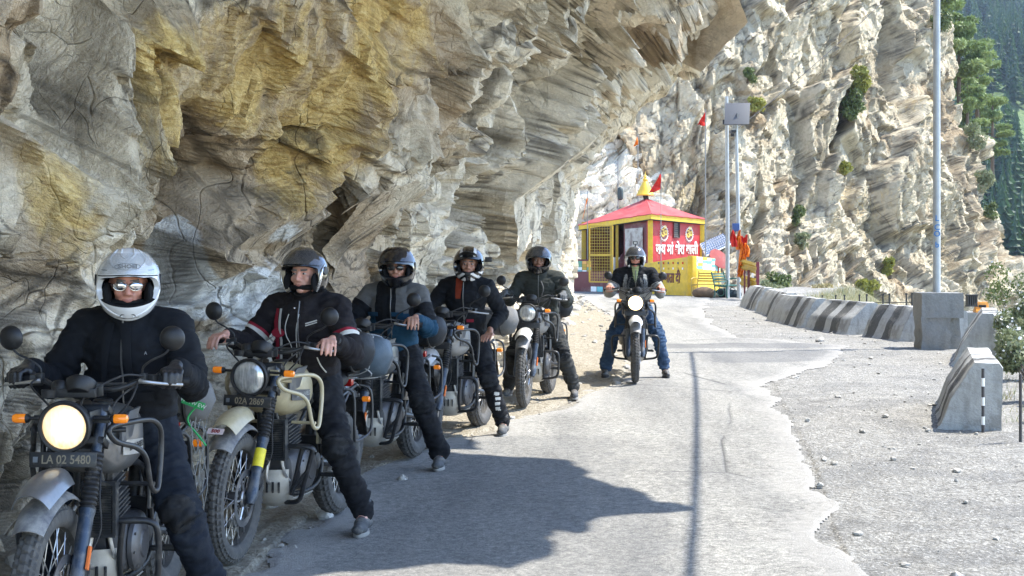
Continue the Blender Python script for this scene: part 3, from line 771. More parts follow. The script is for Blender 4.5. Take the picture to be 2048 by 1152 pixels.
def make_bike(idx, x, y, h, steer, label, paint, guard, light=0, plate=None, guard_style=0, badge=0, screen=False, mirror_ref=False, lean=0, beakcol=None):
    K = 'b'
    root = empty('motorcycle', (x, y, float(gz(x, y))+.01), -rad(h), label, 'motorcycle', 'motorcycles of the riding group')
    AX = Vector((0, math.sin(rad(27)), math.cos(rad(27)))); A0 = Vector((0, -.345, 1.0))
    S = Matrix.Translation(A0) @ Matrix.Rotation(rad(steer), 4, AX) @ Matrix.Translation(-A0)
    wf = Vector((0, -.73, .345)); wr = Vector((0, .735, .325))
    wheel(root, 'front_wheel', wf, .345, .092, .275, K+'fw', S)
    wheel(root, 'rear_wheel', wr, .325, .125, .225, K+'rw', None)
    for sd in (1, -1):
        def leg(sd=sd):
            b = MB(); a = wf+Vector((sd*.088, 0, 0)); d = AX
            b.tube([a-d*.03, a+d*.02, a+d*.05, a+d*.10, a+d*.30, a+d*.33], [.02, .033, .03, .027, .029, .034], 16)
            b.tube([a+d*.33, a+d*.74], [.0205, .0205], 14)
            b.box(a+Vector((-sd*.012, .02, 0)), (.035, .05, .045))
            return b
        lg = part('fork_leg', K+'leg%d' % sd, leg, simple('fork slider', (.035, .05, .075), .4, .4, dirt=.4, dirtcol=(.26, .25, .23)), root, S)
        def gait(sd=sd):
            b = MB(); a = wf+Vector((sd*.088, 0, 0))+AX*.325; pts = []; rr = []
            for k in range(37): pts.append(a+AX*(.235*k/36)); rr.append(.033 if k % 3 else .0265)
            b.tube(pts, rr, 16, cap=True); return b
        part('gaiter', K+'gait%d' % sd, gait, M_rub2, lg)
        if sd == 1:
            def stk():
                b = MB(); a = wf+Vector((.088, 0, 0))+AX*.17; b.tube([a, a+AX*.1], [.0302, .0302], 16, cap=False); return b
            if idx == 1: part('sticker', K+'stk', stk, M_yel, lg)
            else: part('reflector', K+'refl', lambda: MB().box(wf+Vector((.122, 0, 0))+AX*.14, (.008, .024, .09), R=Matrix.Rotation(-rad(27), 3, 'X')), M_ora, lg)
    # triple clamps
    def clamp():
        b = MB()
        for t in (.60, .735):
            c = wf+AX*t; b.box(c+Vector((0, .02, 0)), (.235, .075, .03), Matrix.Rotation(-rad(27), 3, 'X'))
        return b
    part('fork_yoke', K+'cl', clamp, M_blk, root, S, bevel=.006)
    # caliper and brake hose
    part('brake_caliper', K+'cal', lambda: MB().box(wf+Vector((.075, .10, .085)), (.05, .06, .1), Matrix.Rotation(rad(30), 3, 'X')).cyl(wf+Vector((.1, .09, .07)), wf+Vector((.105, .09, .07)), .018), M_blk, root, S, bevel=.006)
    part('brake_hose', K+'hose', lambda: MB().tube([wf+Vector((.11, .09, .12)), wf+Vector((.15, .12, .22)), wf+Vector((.14, .14, .36)), (.10, -.42, .86), (.12, -.36, 1.02), (.2, -.30, 1.10)], .0042, 6, sm=6), M_rub2, root, S)
    # mudguards
    lf = part('front_mudguard', K+'lfn', lambda: fender(.385, -32, 42, .066, .03, taper=.86), simple('scuffed mudguard', (.10, .10, .105), .4, dirt=.65, dirtcol=(.4, .38, .34)), root, S @ Matrix.Translation(wf), thick=.004)
    bk = part('beak_mudguard', K+'beak', lambda: fender(.49, -8, 29, .080, .06, taper=.84), beakcol or paint, root, S @ Matrix.Translation(wf+Vector((0, .0, -.02))), thick=.004)
    if idx == 1:
        o = link('sticker', MB().box((0, 0, 0), (.085, .0015, .04)).mesh('sticker', [simple('white sticker', (.6, .5, .48), .5)]), bk); o.matrix_local = Matrix.Translation((.0, -.315, .405)) @ Matrix.Rotation(rad(-52), 4, 'X')
        o2 = link('lettering', text_mesh('500', .03, simple('sticker print', (.25, .03, .03), .5), .001, .001), o); o2.matrix_local = basis((1, 0, 0), (0, 0, 1), (0, -.0016, 0))
    # headlight
    HL = Vector((0, -.575, .960)); hd = Vector((0, -1, -.06)).normalized()
    hl = part('headlight', K+'hl', lambda: MB().lathe([(.02, -.115), (.06, -.10), (.088, -.055), (.097, -.01), (.103, .0), (.104, .016), (.098, .022), (.088, .020), (.086, .006)], HL, hd, 40, cap=False), M_blk2, root, S)
    part('lens', K+'lens', lambda: MB().lathe([(.0875, .010), (.080, .018), (.055, .026), (.028, .030), (.001, .031)], Vector((0, 0, 0)), hd, 36, cap=False), {0: M_lens, 1: M_lens1, 2: M_lens2}[light], hl, Matrix.Translation(HL))
    part('light_bracket', K+'lb', lambda: MB().box((.085, -.47, .99), (.01, .16, .05)).box((-.085, -.47, .99), (.01, .16, .05)).box((0, -.40, .93), (.14, .02, .09)).box((.075, -.44, 1.09), (.06, .012, .05)), M_blk, root, S, bevel=.003)
    # instrument cluster
    ic = part('instrument_cluster', K+'ic', lambda: MB().lathe([(.045, -.05), (.06, -.02), (.062, .004), (.055, .008), (.001, .006)], (.018, -.44, 1.115), (0, .6, .8), 28).lathe([(.03, -.04), (.04, -.01), (.04, .004), (.001, .005)], (-.065, -.43, 1.105), (0, .6, .8), 24).box((0, -.45, 1.08), (.17, .06, .035)), M_blk2, root, S, bevel=.003)
    part('lever_mount', K+'ic2', lambda: MB().lathe([(.028, -.03), (.034, 0), (.03, .004), (.001, .004)], (-.10, -.47, 1.09), (0, .1, 1), 20), M_blk, root, S)
    # handlebar
    def hb():
        b = MB(); b.tube([(-.37, -.185, 1.103), (-.27, -.225, 1.112), (-.20, -.26, 1.110), (-.12, -.295, 1.082), (0, -.30, 1.075), (.12, -.295, 1.082), (.20, -.26, 1.110), (.27, -.225, 1.112), (.37, -.185, 1.103)], .0115, 12, sm=6)
        b.tube([(-.15, -.285, 1.098), (.15, -.285, 1.098)], .008, 8)
        return b
    bar = part('handlebar', K+'hb', hb, M_blk, root, S)
    for sd in (1, -1):
        part('grip', K+'gr%d' % sd, lambda sd=sd: MB().tube([(sd*.265, -.227, 1.112), (sd*.27, -.225, 1.112), (sd*.37, -.185, 1.103), (sd*.382, -.181, 1.102)], [.013, .0175, .0175, .02], 14), M_rub2, bar)
        part('switch_box', K+'sw%d' % sd, lambda sd=sd: MB().box((sd*.238, -.240, 1.112), (.055, .045, .045), Matrix.Rotation(-sd*.33, 3, 'Z')).box((sd*.215, -.262, 1.124), (.03, .035, .035)), M_blk2, bar, bevel=.006)
        part('lever', K+'lv%d' % sd, lambda sd=sd: MB().tube([(sd*.205, -.285, 1.112), (sd*.24, -.292, 1.108), (sd*.30, -.270, 1.100), (sd*.37, -.238, 1.093)], [.010, .0075, .006, .007], 8, sm=4), M_alu, bar)
        mr = part('mirror', K+'mr%d' % sd, lambda sd=sd: MB().tube([(sd*.212, -.262, 1.13), (sd*.214, -.268, 1.165), (sd*.25, -.275, 1.195), (sd*.305, -.275, 1.222), (sd*.328, -.272, 1.25)], .0048, 8, sm=4).lathe([(.001, -.022), (.03, -.02), (.046, -.008), (.051, .002), (.0515, .008), (.048, .010)], (sd*.335, -.272, 1.285), (-sd*.12, 1, .05), 32, cap=False), M_blk2, bar)
        part('mirror_glass', K+'mg%d' % sd, lambda sd=sd: MB().lathe([(.048, .0085), (.001, .0085)], (sd*.335, -.272, 1.285), (-sd*.12, 1, .05), 32, cap=False), simple('mirror glass', (.8, .8, .82), .03, 1.0), mr)
        # indicators
        ii = part('indicator', K+'in%d' % sd, lambda sd=sd: MB().cyl((sd*.09, -.515, .985), (sd*.165, -.52, .985), .007, n=8).tube([(sd*.160, -.52, .985), (sd*.168, -.52, .985), (sd*.175, -.52, .985)], [.012, .018, .018], 12), M_blk2, root, S)
        def il(sd=sd):
            b = MB(); b.tube([(sd*.172, -.52, .985), (sd*.178, -.52, .985), (sd*.215, -.52, .985), (sd*.226, -.52, .985), (sd*.23, -.52, .985)], [.015, .0185, .0185, .015, .006], 14); return b
        part('indicator_lens', K+'il%d' % sd, il, M_amber, ii)
    # cables loops
    for q, pts in enumerate([[(-.22, -.27, 1.12), (-.20, -.40, 1.10), (-.08, -.50, 1.02), (-.04, -.40, .9)], [(.22, -.27, 1.13), (.16, -.40, 1.14), (.03, -.47, 1.05), (.03, -.38, .9)], [(.2, -.28, 1.12), (.19, -.36, 1.04), (.10, -.35, .92), (.06, -.25, .7)]]):
        part('cable', K+'cb%d' % q, lambda pts=pts: MB().tube(pts, .0045, 6, sm=7), M_rub2, root, S)
    # number plate
    pl = part('number_plate', K+'pl', lambda: MB().box((0, 0, 0), (.262, .004, .058)), M_plate, root, S @ Matrix.Translation((0, -.60, .835)) @ Matrix.Rotation(rad(-8), 4, 'X'), bevel=.0015)
    if plate:
        o = link('lettering', text_mesh(plate, .048, M_platec, .0008, .0004, sx=.86), pl); o.matrix_local = basis((1, 0, 0), (0, 0, 1), (.012, -.003, -.001))
        part('plate_badge', K+'pbg', lambda: MB().box((-.108, -.003, 0), (.018, .002, .022)), simple('grey square', (.12, .13, .14), .4), pl)
    # fuel tank
    def tank():
        b = MB(); st = [(-.40, .875, .055, .03), (-.385, .875, .10, .075), (-.33, .865, .135, .12), (-.24, .862, .152, .145), (-.12, .862, .155, .150), (-.02, .858, .142, .135), (.06, .845, .118, .105), (.12, .83, .095, .065), (.14, .82, .06, .03)]
        b.rings([sring((0, y_, z_), hw, hh, 2.9, 28) for y_, z_, hw, hh in st]); return b
    tk = part('fuel_tank', K+'tank', tank, paint, root, angle=60)
    part('tank_cap', K+'tc', lambda: MB().lathe([(.04, 0), (.042, .008), (.035, .014), (.001, .015)], (0, -.12, 1.008), (0, 0, 1), 24), M_blk, tk)
    for sd in (1, -1):
        def bd(sd=sd):
            b = MB(); G = []
            for i in range(9):
                y_ = -.31+.235*i/8; hw = np.interp(y_, [-.33, -.24, -.12, -.02], [.138, .155, .158, .146]); G.append([Vector((sd*(hw+.004), y_, .873-.02*i/8)), Vector((sd*(hw+.0045), y_, .842-.02*i/8)), Vector((sd*(hw+.004), y_, .812-.02*i/8))])
            b.grid(G); return b
        bm_ = {0: simple('silver badge', (.42, .41, .39), .35, .4), 1: simple('dark badge', (.06, .06, .065), .5)}[0 if badge == 1 else 1]
        bg = part('tank_badge', K+'bd%d' % sd, bd, bm_, tk, thick=.003)
        o = link('lettering', text_mesh('ROYAL ENFIELD', .034, simple('badge letters dark', (.015, .015, .015), .5) if badge == 1 else simple('badge letters light', (.3, .3, .29), .5), .0007, .0004, sx=.80), bg)
        o.matrix_local = basis((0, sd, 0), (0, 0, 1), (sd*.1655, -.19, .837))
        ph = part('tank_panel', K+'tp%d' % sd, lambda sd=sd: MB().prism([(-.36, .93), (-.25, .985), (-.10, .99), (-.18, .93), (-.22, .88), (-.36, .86)], (sd*.142, 0, 0), (0, 1, 0), (0, 0, 1), sd*.014), simple('dark tank panel', (.06, .065, .075), .45, dirt=.3), tk, bevel=.004)
    # tank guards
    for sd in (1, -1):
        tg = part('tank_guard', K+'tg%d' % sd, lambda sd=sd: MB().tube([(sd*.15, -.50, .945), (sd*.20, -.36, .955), (sd*.235, -.22, .945), (sd*.25, -.145, .90), (sd*.25, -.13, .82), (sd*.25, -.15, .73), (sd*.25, -.18, .66), (sd*.245, -.225, .655), (sd*.24, -.26, .70), (sd*.235, -.30, .80), (sd*.21, -.35, .85), (sd*.165, -.47, .89)], .0115, 10, True, sm=5).cyl((sd*.14, -.44, .93), (sd*.19, -.42, .93), .01).cyl((sd*.10, -.20, .68), (sd*.245, -.21, .68), .009).box((sd*.11, -.50, .98), (.08, .008, .03)), guard, root)
    # frame
    def fr():
        b = MB()
        b.tube([(0, -.37, 1.03), (0, -.33, .93)], .034, 16)
        for sd in (1, -1):
            b.tube([(sd*.02, -.345, .93), (sd*.06, -.28, .62), (sd*.075, -.23, .34), (sd*.085, -.12, .27), (sd*.1, .15, .28), (sd*.1, .24, .42), (sd*.09, .14, .70), (sd*.05, -.1, .75), (sd*.02, -.33, .90)], .0145, 10, sm=4)
            b.tube([(sd*.09, .14, .70), (sd*.11, .45, .74), (sd*.115, .78, .80)], .012, 8, sm=3)
            b.tube([(sd*.1, .22, .42), (sd*.11, .42, .60), (sd*.115, .66, .77)], .011, 8)
        b.box((0, .25, .45), (.16, .03, .2))
        return b
    part('frame', K+'fr', fr, M_blk, root)
    part('swingarm', K+'sa', lambda: MB().tube([(-.09, .22, .40), (-.1, .45, .36), (-.1, .75, .325)], .02, 8).tube([(.09, .22, .40), (.1, .45, .36), (.1, .75, .325)], .02, 8).cyl((-.12, .735, .325), (.12, .735, .325), .012).cyl((0, .30, .45), (0, .36, .68), .035), M_blk, root)
    # engine
    def eng():
        b = MB()
        b.rings([sring((0, y_, z_), hw, hh, 3.5, 20) for y_, z_, hw, hh in [(-.22, .40, .06, .06), (-.20, .40, .10, .10), (-.08, .40, .12, .125), (.08, .40, .12, .12), (.18, .42, .10, .09), (.20, .42, .06, .05)]])
        for sd in (1, -1):
            b.lathe([(.115, 0), (.112, .018), (.095, .032), (.06, .038), (.055, .045), (.02, .047), (.001, .047)], (sd*.112, -.04, .40), (sd, 0, 0), 32)
            for k in range(8):
                a = k*math.pi/4+.2; b.cyl((sd*.125, -.04+.10*math.cos(a), .40+.10*math.sin(a)), (sd*.142, -.04+.10*math.cos(a), .40+.10*math.sin(a)), .007, n=6)
            b.lathe([(.05, 0), (.048, .02), (.03, .028), (.001, .028)], (sd*.105, .12, .42), (sd, 0, 0), 20)
        return b
    en = part('engine', K+'en', eng, M_eng, root, angle=30)
    def cyl_():
        b = MB(); R = Matrix.Rotation(rad(10), 3, 'X')
        for k in range(9): b.box(Vector((0, -.13, .545))+R @ Vector((0, 0, .019*k)), (.19 if k < 6 else .17, .17 if k < 6 else .15, .007), R)
        b.box(Vector((0, -.13, .60))+R @ Vector((0, 0, .01)), (.13, .12, .17), R); b.box(Vector((0, -.13, .545))+R @ Vector((0, 0, .19)), (.15, .13, .05), R); return b
    part('cylinder', K+'cy', cyl_, M_engd, en, bevel=.0015)
    def cool():
        b = MB(); b.box((.065, -.355, .60), (.125, .03, .20))
        for k in range(19): b.box((.065, -.373, .51+.01*k), (.105, .012, .004))
        b.box((.065, -.36, .705), (.14, .04, .014)); b.box((.065, -.36, .497), (.14, .04, .014)); b.box((.13, -.36, .6), (.012, .042, .2)); b.box((0, -.36, .6), (.012, .042, .2))
        return b
    part('oil_cooler', K+'oc', cool, simple('oil cooler black', (.02, .022, .025), .45, .2, dirt=.3), root)
    part('oil_hose', K+'oh', lambda: MB().tube([(.1, -.35, .50), (.11, -.33, .42), (.10, -.24, .36)], .009, 8, sm=5).tube([(.03, -.35, .50), (.02, -.36, .38), (.05, -.26, .33)], .009, 8, sm=5), M_alu, root)
    def sump():
        b = MB(); G = []
        for i in range(7):
            t = i/6; y_ = [-.33, -.335, -.325, -.29, -.22, -.1, .08][i]; z_ = [.43, .37, .30, .245, .215, .205, .205][i]
            G.append([Vector((s*.115*(1 if i < 5 else .95), y_+abs(s)**3*.05*(1 if i < 4 else 0), z_+abs(s)**3*.05*(i > 2))) for s in (-1, -.7, -.35, 0, .35, .7, 1)])
        b.grid(G); return b
    sg = part('sump_guard', K+'sg', sump, M_sump, root, thick=.005)
    part('slots', K+'sl', lambda: (lambda b: [b.box((s, -.337, .335), (.012, .012, .06)) for s in (-.06, -.025, .01, .045, .08)] and b)(MB()), M_rub2, sg, bevel=.004)
    for sd in (1, -1):
        if guard_style == 0:
            fn = lambda sd=sd: MB().tube([(sd*.06, -.33, .545), (sd*.18, -.33, .55), (sd*.255, -.32, .545), (sd*.285, -.31, .51), (sd*.285, -.29, .40), (sd*.275, -.28, .31), (sd*.23, -.26, .27), (sd*.08, -.22, .25)], .0135, 10, sm=5).tube([(sd*.15, -.33, .55), (sd*.13, -.31, .40), (sd*.12, -.26, .27)], .0125, 10, sm=4)
        else:
            fn = lambda sd=sd: MB().tube([(sd*.05, -.33, .56), (sd*.2, -.33, .565), (sd*.262, -.32, .555), (sd*.262, -.31, .52), (sd*.21, -.29, .36), (sd*.17, -.27, .26), (sd*.08, -.24, .24)], .0135, 10, sm=5).tube([(sd*.21, -.315, .56), (sd*.17, -.30, .42), (sd*.13, -.28, .29)], .0125, 10, sm=4).tube([(sd*.235, -.30, .43), (sd*.15, -.30, .33)], .011, 8)
        part('engine_guard', K+'eg%d%d' % (guard_style, sd), fn, M_blk, root)
    part('exhaust', K+'ex', lambda: MB().tube([(-.06, -.21, .62), (-.08, -.33, .56), (-.10, -.34, .42), (-.11, -.25, .30), (-.13, .0, .28), (-.15, .25, .34), (-.16, .38, .42)], .02, 12, sm=5).tube([(-.16, .36, .41), (-.165, .40, .43), (-.175, .75, .53), (-.177, .80, .545)], [.025, .048, .05, .035], 18), simple('exhaust steel', (.25, .23, .21), .35, .9, dirt=.4), root)
    part('seat', K+'seat', lambda: MB().rings([sring((0, y_, z_), hw, hh, 2.8, 22) for y_, z_, hw, hh in [(.09, .79, .05, .03), (.11, .785, .09, .05), (.22, .775, .125, .05), (.36, .785, .145, .055), (.42, .80, .14, .06), (.48, .83, .125, .055), (.62, .845, .12, .05), (.70, .85, .10, .04), (.72, .85, .06, .02)]]), M_seat, root, angle=60)
    for sd in (1, -1):
        part('side_panel', K+'spn%d' % sd, lambda sd=sd: MB().prism([(.10, .52), (.30, .50), (.38, .60), (.34, .72), (.12, .72)], (sd*.12, 0, 0), (0, 1, 0), (0, 0, 1), sd*.02), paint, root, bevel=.008)
        part('footpeg', K+'fp%d' % sd, lambda sd=sd: MB().cyl((sd*.11, .20, .33), (sd*.23, .21, .325), .012).box((sd*.18, .205, .337), (.08, .04, .012)), M_blk, root)
        part('pannier_rail', K+'pr%d' % sd, lambda sd=sd: MB().tube([(sd*.13, .42, .80), (sd*.2, .50, .78), (sd*.21, .50, .55), (sd*.2, .55, .48), (sd*.2, .78, .50), (sd*.2, .84, .58), (sd*.19, .84, .76), (sd*.13, .80, .80)], .009, 8, sm=4), M_blk, root)
        ri = part('rear_indicator', K+'ri%d' % sd, lambda sd=sd: MB().cyl((sd*.03, .90, .70), (sd*.12, .90, .70), .006), M_blk2, root)
        part('indicator_lens', K+'ril%d' % sd, lambda sd=sd: MB().tube([(sd*.115, .9, .7), (sd*.12, .9, .7), (sd*.16, .9, .7), (sd*.17, .9, .7)], [.012, .018, .018, .008], 12), M_amber, ri)
    part('luggage_rack', K+'lr', lambda: MB().tube([(-.12, .62, .87), (-.12, .86, .88), (-.06, .92, .88), (.06, .92, .88), (.12, .86, .88), (.12, .62, .87)], .009, 8, sm=4).box((0, .78, .885), (.2, .2, .006)), M_blk, root)
    rm = part('rear_mudguard', K+'rm', lambda: fender(.40, -80, 5, .075, .035), M_blk2, root, Matrix.Translation(wr+Vector((0, .0, .05))), thick=.004)
    part('tail_light', K+'tl', lambda: MB().box((0, .93, .80), (.08, .05, .05)), simple('red tail lens', (.35, .01, .01), .2), root, bevel=.01)
    part('rear_plate', K+'rp', lambda: MB().box((0, .95, .66), (.2, .004, .09)), M_plate, root)
    if screen:
        t = NT('clear windscreen'); t.set(Base_Color=(.9, .9, .88), Roughness=.1); t.p.inputs['Transmission Weight'].default_value = 1.0; t.p.inputs['IOR'].default_value = 1.1; t.p.inputs['Alpha'].default_value = .45
        def ws():
            b = MB(); G = []
            for i in range(9):
                t_ = i/8; row = []
                for j in range(13):
                    s = -1+2*j/12; w = .155*(1-.25*t_**2); row.append(Vector((s*w, -.60+.10*t_+.07*s*s, 1.08+.20*t_-.03*s*s*t_)))
                G.append(row)
            b.grid(G); return b
        part('windscreen', K+'ws', ws, t.m, root, S, thick=.003)
    return root, S
# ================================================================ people
def remeshed(name, mb, voxel, smooth=4, factor=.5):
    me0 = bpy.data.meshes.new('tmp'); me0.from_pydata(mb.v, [], mb.f)
    ob = bpy.data.objects.new('tmp', me0); COL.objects.link(ob)
    m = ob.modifiers.new('r', 'REMESH'); m.mode = 'VOXEL'; m.voxel_size = voxel; m.adaptivity = 0
    if smooth:
        s = ob.modifiers.new('s', 'SMOOTH'); s.factor = factor; s.iterations = smooth
    dg = bpy.context.evaluated_depsgraph_get(); dg.update()
    me = bpy.data.meshes.new_from_object(ob.evaluated_get(dg))
    COL.objects.unlink(ob); bpy.data.objects.remove(ob); bpy.data.meshes.remove(me0)
    me.name = name
    return me
def co_of(me):
    a = np.empty(len(me.vertices)*3, np.float32); me.vertices.foreach_get('co', a); return a.reshape(-1, 3).astype(float)
def no_of(me):
    return np.array([v.vector[:] for v in me.vertex_normals])
def finish(me, mats, fn=None, smooth=True, cuts=()):
    if cuts:
        bm = bmesh.new(); bm.from_mesh(me)
        for p, n, c, r in cuts:
            c = Vector(c); g = [f for f in bm.faces if (f.calc_center_median()-c).length < r]; es = {e for f in g for e in f.edges}; vs = {v for f in g for v in f.verts}
            bmesh.ops.bisect_plane(bm, geom=list(vs)+list(es)+g, plane_co=Vector(p), plane_no=Vector(n), dist=1e-5)
        bm.to_mesh(me); bm.free()
    for m in mats: me.materials.append(m)
    if fn is not None:
        n = len(me.polygons); c = np.empty(n*3, np.float32); me.polygons.foreach_get('center', c); c = c.reshape(-1, 3)
        me.polygons.foreach_set('material_index', fn(c).astype(np.int32))
    else: me.polygons.foreach_set('material_index', np.zeros(len(me.polygons), np.int32))
    me.polygons.foreach_set('use_smooth', np.full(len(me.polygons), smooth)); me.update(); return me
def ik(a, b, l1, l2, hint):
    a = Vector(a); b = Vector(b); d = b-a; L = min(d.length, (l1+l2)*.998); z = d.normalized()
    x = (l1*l1-l2*l2+L*L)/(2*L); h = math.sqrt(max(l1*l1-x*x, 0)); p = Vector(hint); p = (p-z*p.dot(z)).normalized()
    return a+z*x+p*h
def folds(me, bones, amp=.007, seed=0, freq=34, joints=()):
    """cloth folds: ridged noise wrapped round the limbs, strongest near the joints"""
    P = co_of(me); N = no_of(me); w = np.full(len(P), .5)
    for j, r in joints: w += 1.1*np.exp(-(((P-np.array(j))**2).sum(1))/(r*r))
    # local axis from nearest bone
    bd = np.full(len(P), 1e9); ax = np.zeros_like(P)
    for a, b in bones:
        a = np.array(a); b = np.array(b); d = b-a; L = np.linalg.norm(d); d /= L
        t = np.clip((P-a)@d, 0, L); q = ((P-a-t[:, None]*d)**2).sum(1); m = q < bd; bd[m] = q[m]; ax[m] = d
    al = (P*ax).sum(1)
    Q = P*9+ax*(al*freq*.55)[:, None]
    n1 = 1-np.abs(fbm(Q, 2, seed))*2.4; n2 = fbm(P*8, 2, seed+4)
    n3 = 1-np.abs(fbm(P*19+ax*(al*20)[:, None], 2, seed+8))*2.4
    V = P+N*(amp*w*(n1*.7+n2*1.1+n3*.28))[:, None]
    me.vertices.foreach_set('co', V.astype(np.float32).ravel()); me.update()
def cloth(name, col, rough=.85, dirt=.0, dirtcol=(.22, .2, .17), weave=420, bump=.25, var=.12, sheen=.0):
    if name in MATS: return MATS[name]
    t = NT(name); n = t.noise(7, 5, .6); w = t.noise(weave, 2, .5)
    c = t.mix(t.ramp(n, [(.35, 0.), (.7, 1.)]), tuple(x*(1-var) for x in col), tuple(min(1, x*(1+var*1.5)+.004) for x in col))
    if dirt:
        f = t.math('MULTIPLY', t.ramp(t.noise(9, 8, .75), [(.5, 0.), (.72, 1.)]), dirt); c = t.mix(f, c, dirtcol)
    t.set(Base_Color=c, Roughness=rough, Normal=t.bump(t.math('ADD', w, t.math('MULTIPLY', n, 2.0)), bump, .004))
    t.p.inputs['Specular IOR Level'].default_value = .15
    if sheen: t.p.inputs['Sheen Weight'].default_value = sheen
    MATS[name] = t.m; return t.m
def skin(name, col):
    t = NT(name); n = t.noise(18, 5, .6)
    c = t.mix(t.ramp(n, [(.35, 0.), (.7, 1.)]), tuple(x*.86 for x in col), (min(1, col[0]*1.1), col[1]*.93, col[2]*.88))
    t.set(Base_Color=c, Roughness=.5, Normal=t.bump(t.noise(160, 3, .6), .15, .002))
    t.p.inputs['Subsurface Weight'].default_value = .12; t.p.inputs['Subsurface Radius'].default_value = (.01, .004, .002); t.p.inputs['Subsurface Scale'].default_value = .5
    return t.m
def hand_prims(mb, wrist, c, a, u, f, mode='grip', k=1.0):
    """palm, four fingers, thumb. c bar centre under the palm, a bar axis pointing to the thumb side, u up, f forward"""
    c = Vector(c); a = Vector(a).normalized(); f = Vector(f); f = (f-a*f.dot(a)).normalized(); u = f.cross(a)
    if u.z < 0: u = -u
    offs = [.034, .012, -.010, -.031]; ln = [.94, 1.05, 1.0, .82]; R = [.0098, .0102, .0097, .0085]
    kn = []
    for i in range(4):
        o = a*offs[i]; q = ln[i]
        if mode == 'grip': J = [c+o+u*.034+f*.010, c+o+u*.026+f*(.044*q), c+o-u*.010+f*(.050*q), c+o-u*.030+f*(.028)]
        elif mode == 'drape': J = [c+o+u*.034+f*.018, c+o*1.1+u*.022+f*(.056*q), c+o*1.15-u*.010+f*(.076*q), c+o*1.15-u*.034+f*(.080*q)]
        else: J = [c+o+u*.012+f*.02, c+o*1.15+u*.014+f*(.058*q), c+o*1.2+u*.004+f*(.085*q), c+o*1.2-u*.010+f*(.105*q)]
        for s in range(3): mb.caps(J[s], J[s+1], R[i]*k*(1.05-.07*s), R[i]*k*(.98-.07*s), 10)
        kn.append(J[0]); mb.ell(J[0], (.0125*k,)*3, nu=10, nv=8)
        mb.caps(Vector(wrist)*.6+J[0]*.4, J[0], .0155*k, .0135*k, 10)
    mb.caps(wrist, c+u*.026-f*.016, .026*k, .024*k, 12)
    mb.caps(kn[0]-f*.02-u*.004, kn[3]-f*.02-u*.004, .014*k, .013*k, 10)
    w = Vector(wrist); b0 = w*.55+(c+u*.02+a*.03)*.45
    if mode == 'grip': T = [b0, c+a*.052+u*.012-f*.018, c+a*.056-u*.016+f*.006, c+a*.048-u*.022+f*.032]
    elif mode == 'drape': T = [b0, c+a*.050+u*.014-f*.008, c+a*.062-u*.002+f*.018, c+a*.060-u*.014+f*.042]
    else: T = [b0, c+a*.046+u*.004, c+a*.066+u*.002+f*.022, c+a*.070-u*.004+f*.046]
    for s in range(3): mb.caps(T[s], T[s+1], [.0145, .0115, .0105][s]*k, [.0118, .0108, .0095][s]*k, 10)
def head_prims(mb, H, R):
    """H head centre, R rotation; local -Y is the face"""
    def p(x, y, z): return H+R @ Vector((x, y, z))
    mb.ell(H+R @ Vector((0, .012, .02)), (.074, .094, .098), R, 24, 16)
    mb.ell(p(0, -.018, -.045), (.058, .068, .068), R, 20, 14)
    mb.ell(p(0, -.062, -.088), (.026, .022, .02), R, 14, 10)
    for s in (1, -1):
        mb.ell(p(s*.036, -.062, -.024), (.024, .018, .024), R, 14, 10)
        mb.ell(p(s*.030, -.076, .024), (.024, .011, .008), R, 12, 8)
        mb.ell(p(s*.077, .012, -.010), (.008, .018, .032), R, 12, 8)
        mb.ell(p(s*.011, -.094, -.030), (.008, .009, .008), R, 10, 8)
        mb.caps(p(s*.022, -.082, -.036), p(s*.034, -.070, -.066), .006, .006, 8)
    mb.caps(p(0, -.082, .016), p(0, -.102, -.024), .008, .0125, 10)
    mb.ell(p(0, -.078, -.056), (.024, .012, .006), R, 12, 8); mb.ell(p(0, -.078, -.067), (.021, .012, .0065), R, 12, 8)
def helmet_surface(az, el, full=True):
    """radius of a helmet shell in direction (az from the face, el)"""
    ce, se = math.cos(el), math.sin(el); x = math.sin(az)*ce; y = -math.cos(az)*ce; z = se
    a, b, c = (.138 if full else .134), .155 if y > 0 else (.166 if full else .146), ((.158 if z > 0 else .172) if full else (.152 if z > 0 else .158))
    r = 1/math.sqrt((x/a)**2+(y/b)**2+(z/c)**2)
    if full and z < -.2 and y < 0: r *= 1+.09*math.exp(-(az/.6)**2)*(-z-.2)
    return Vector((x, y, z))*r
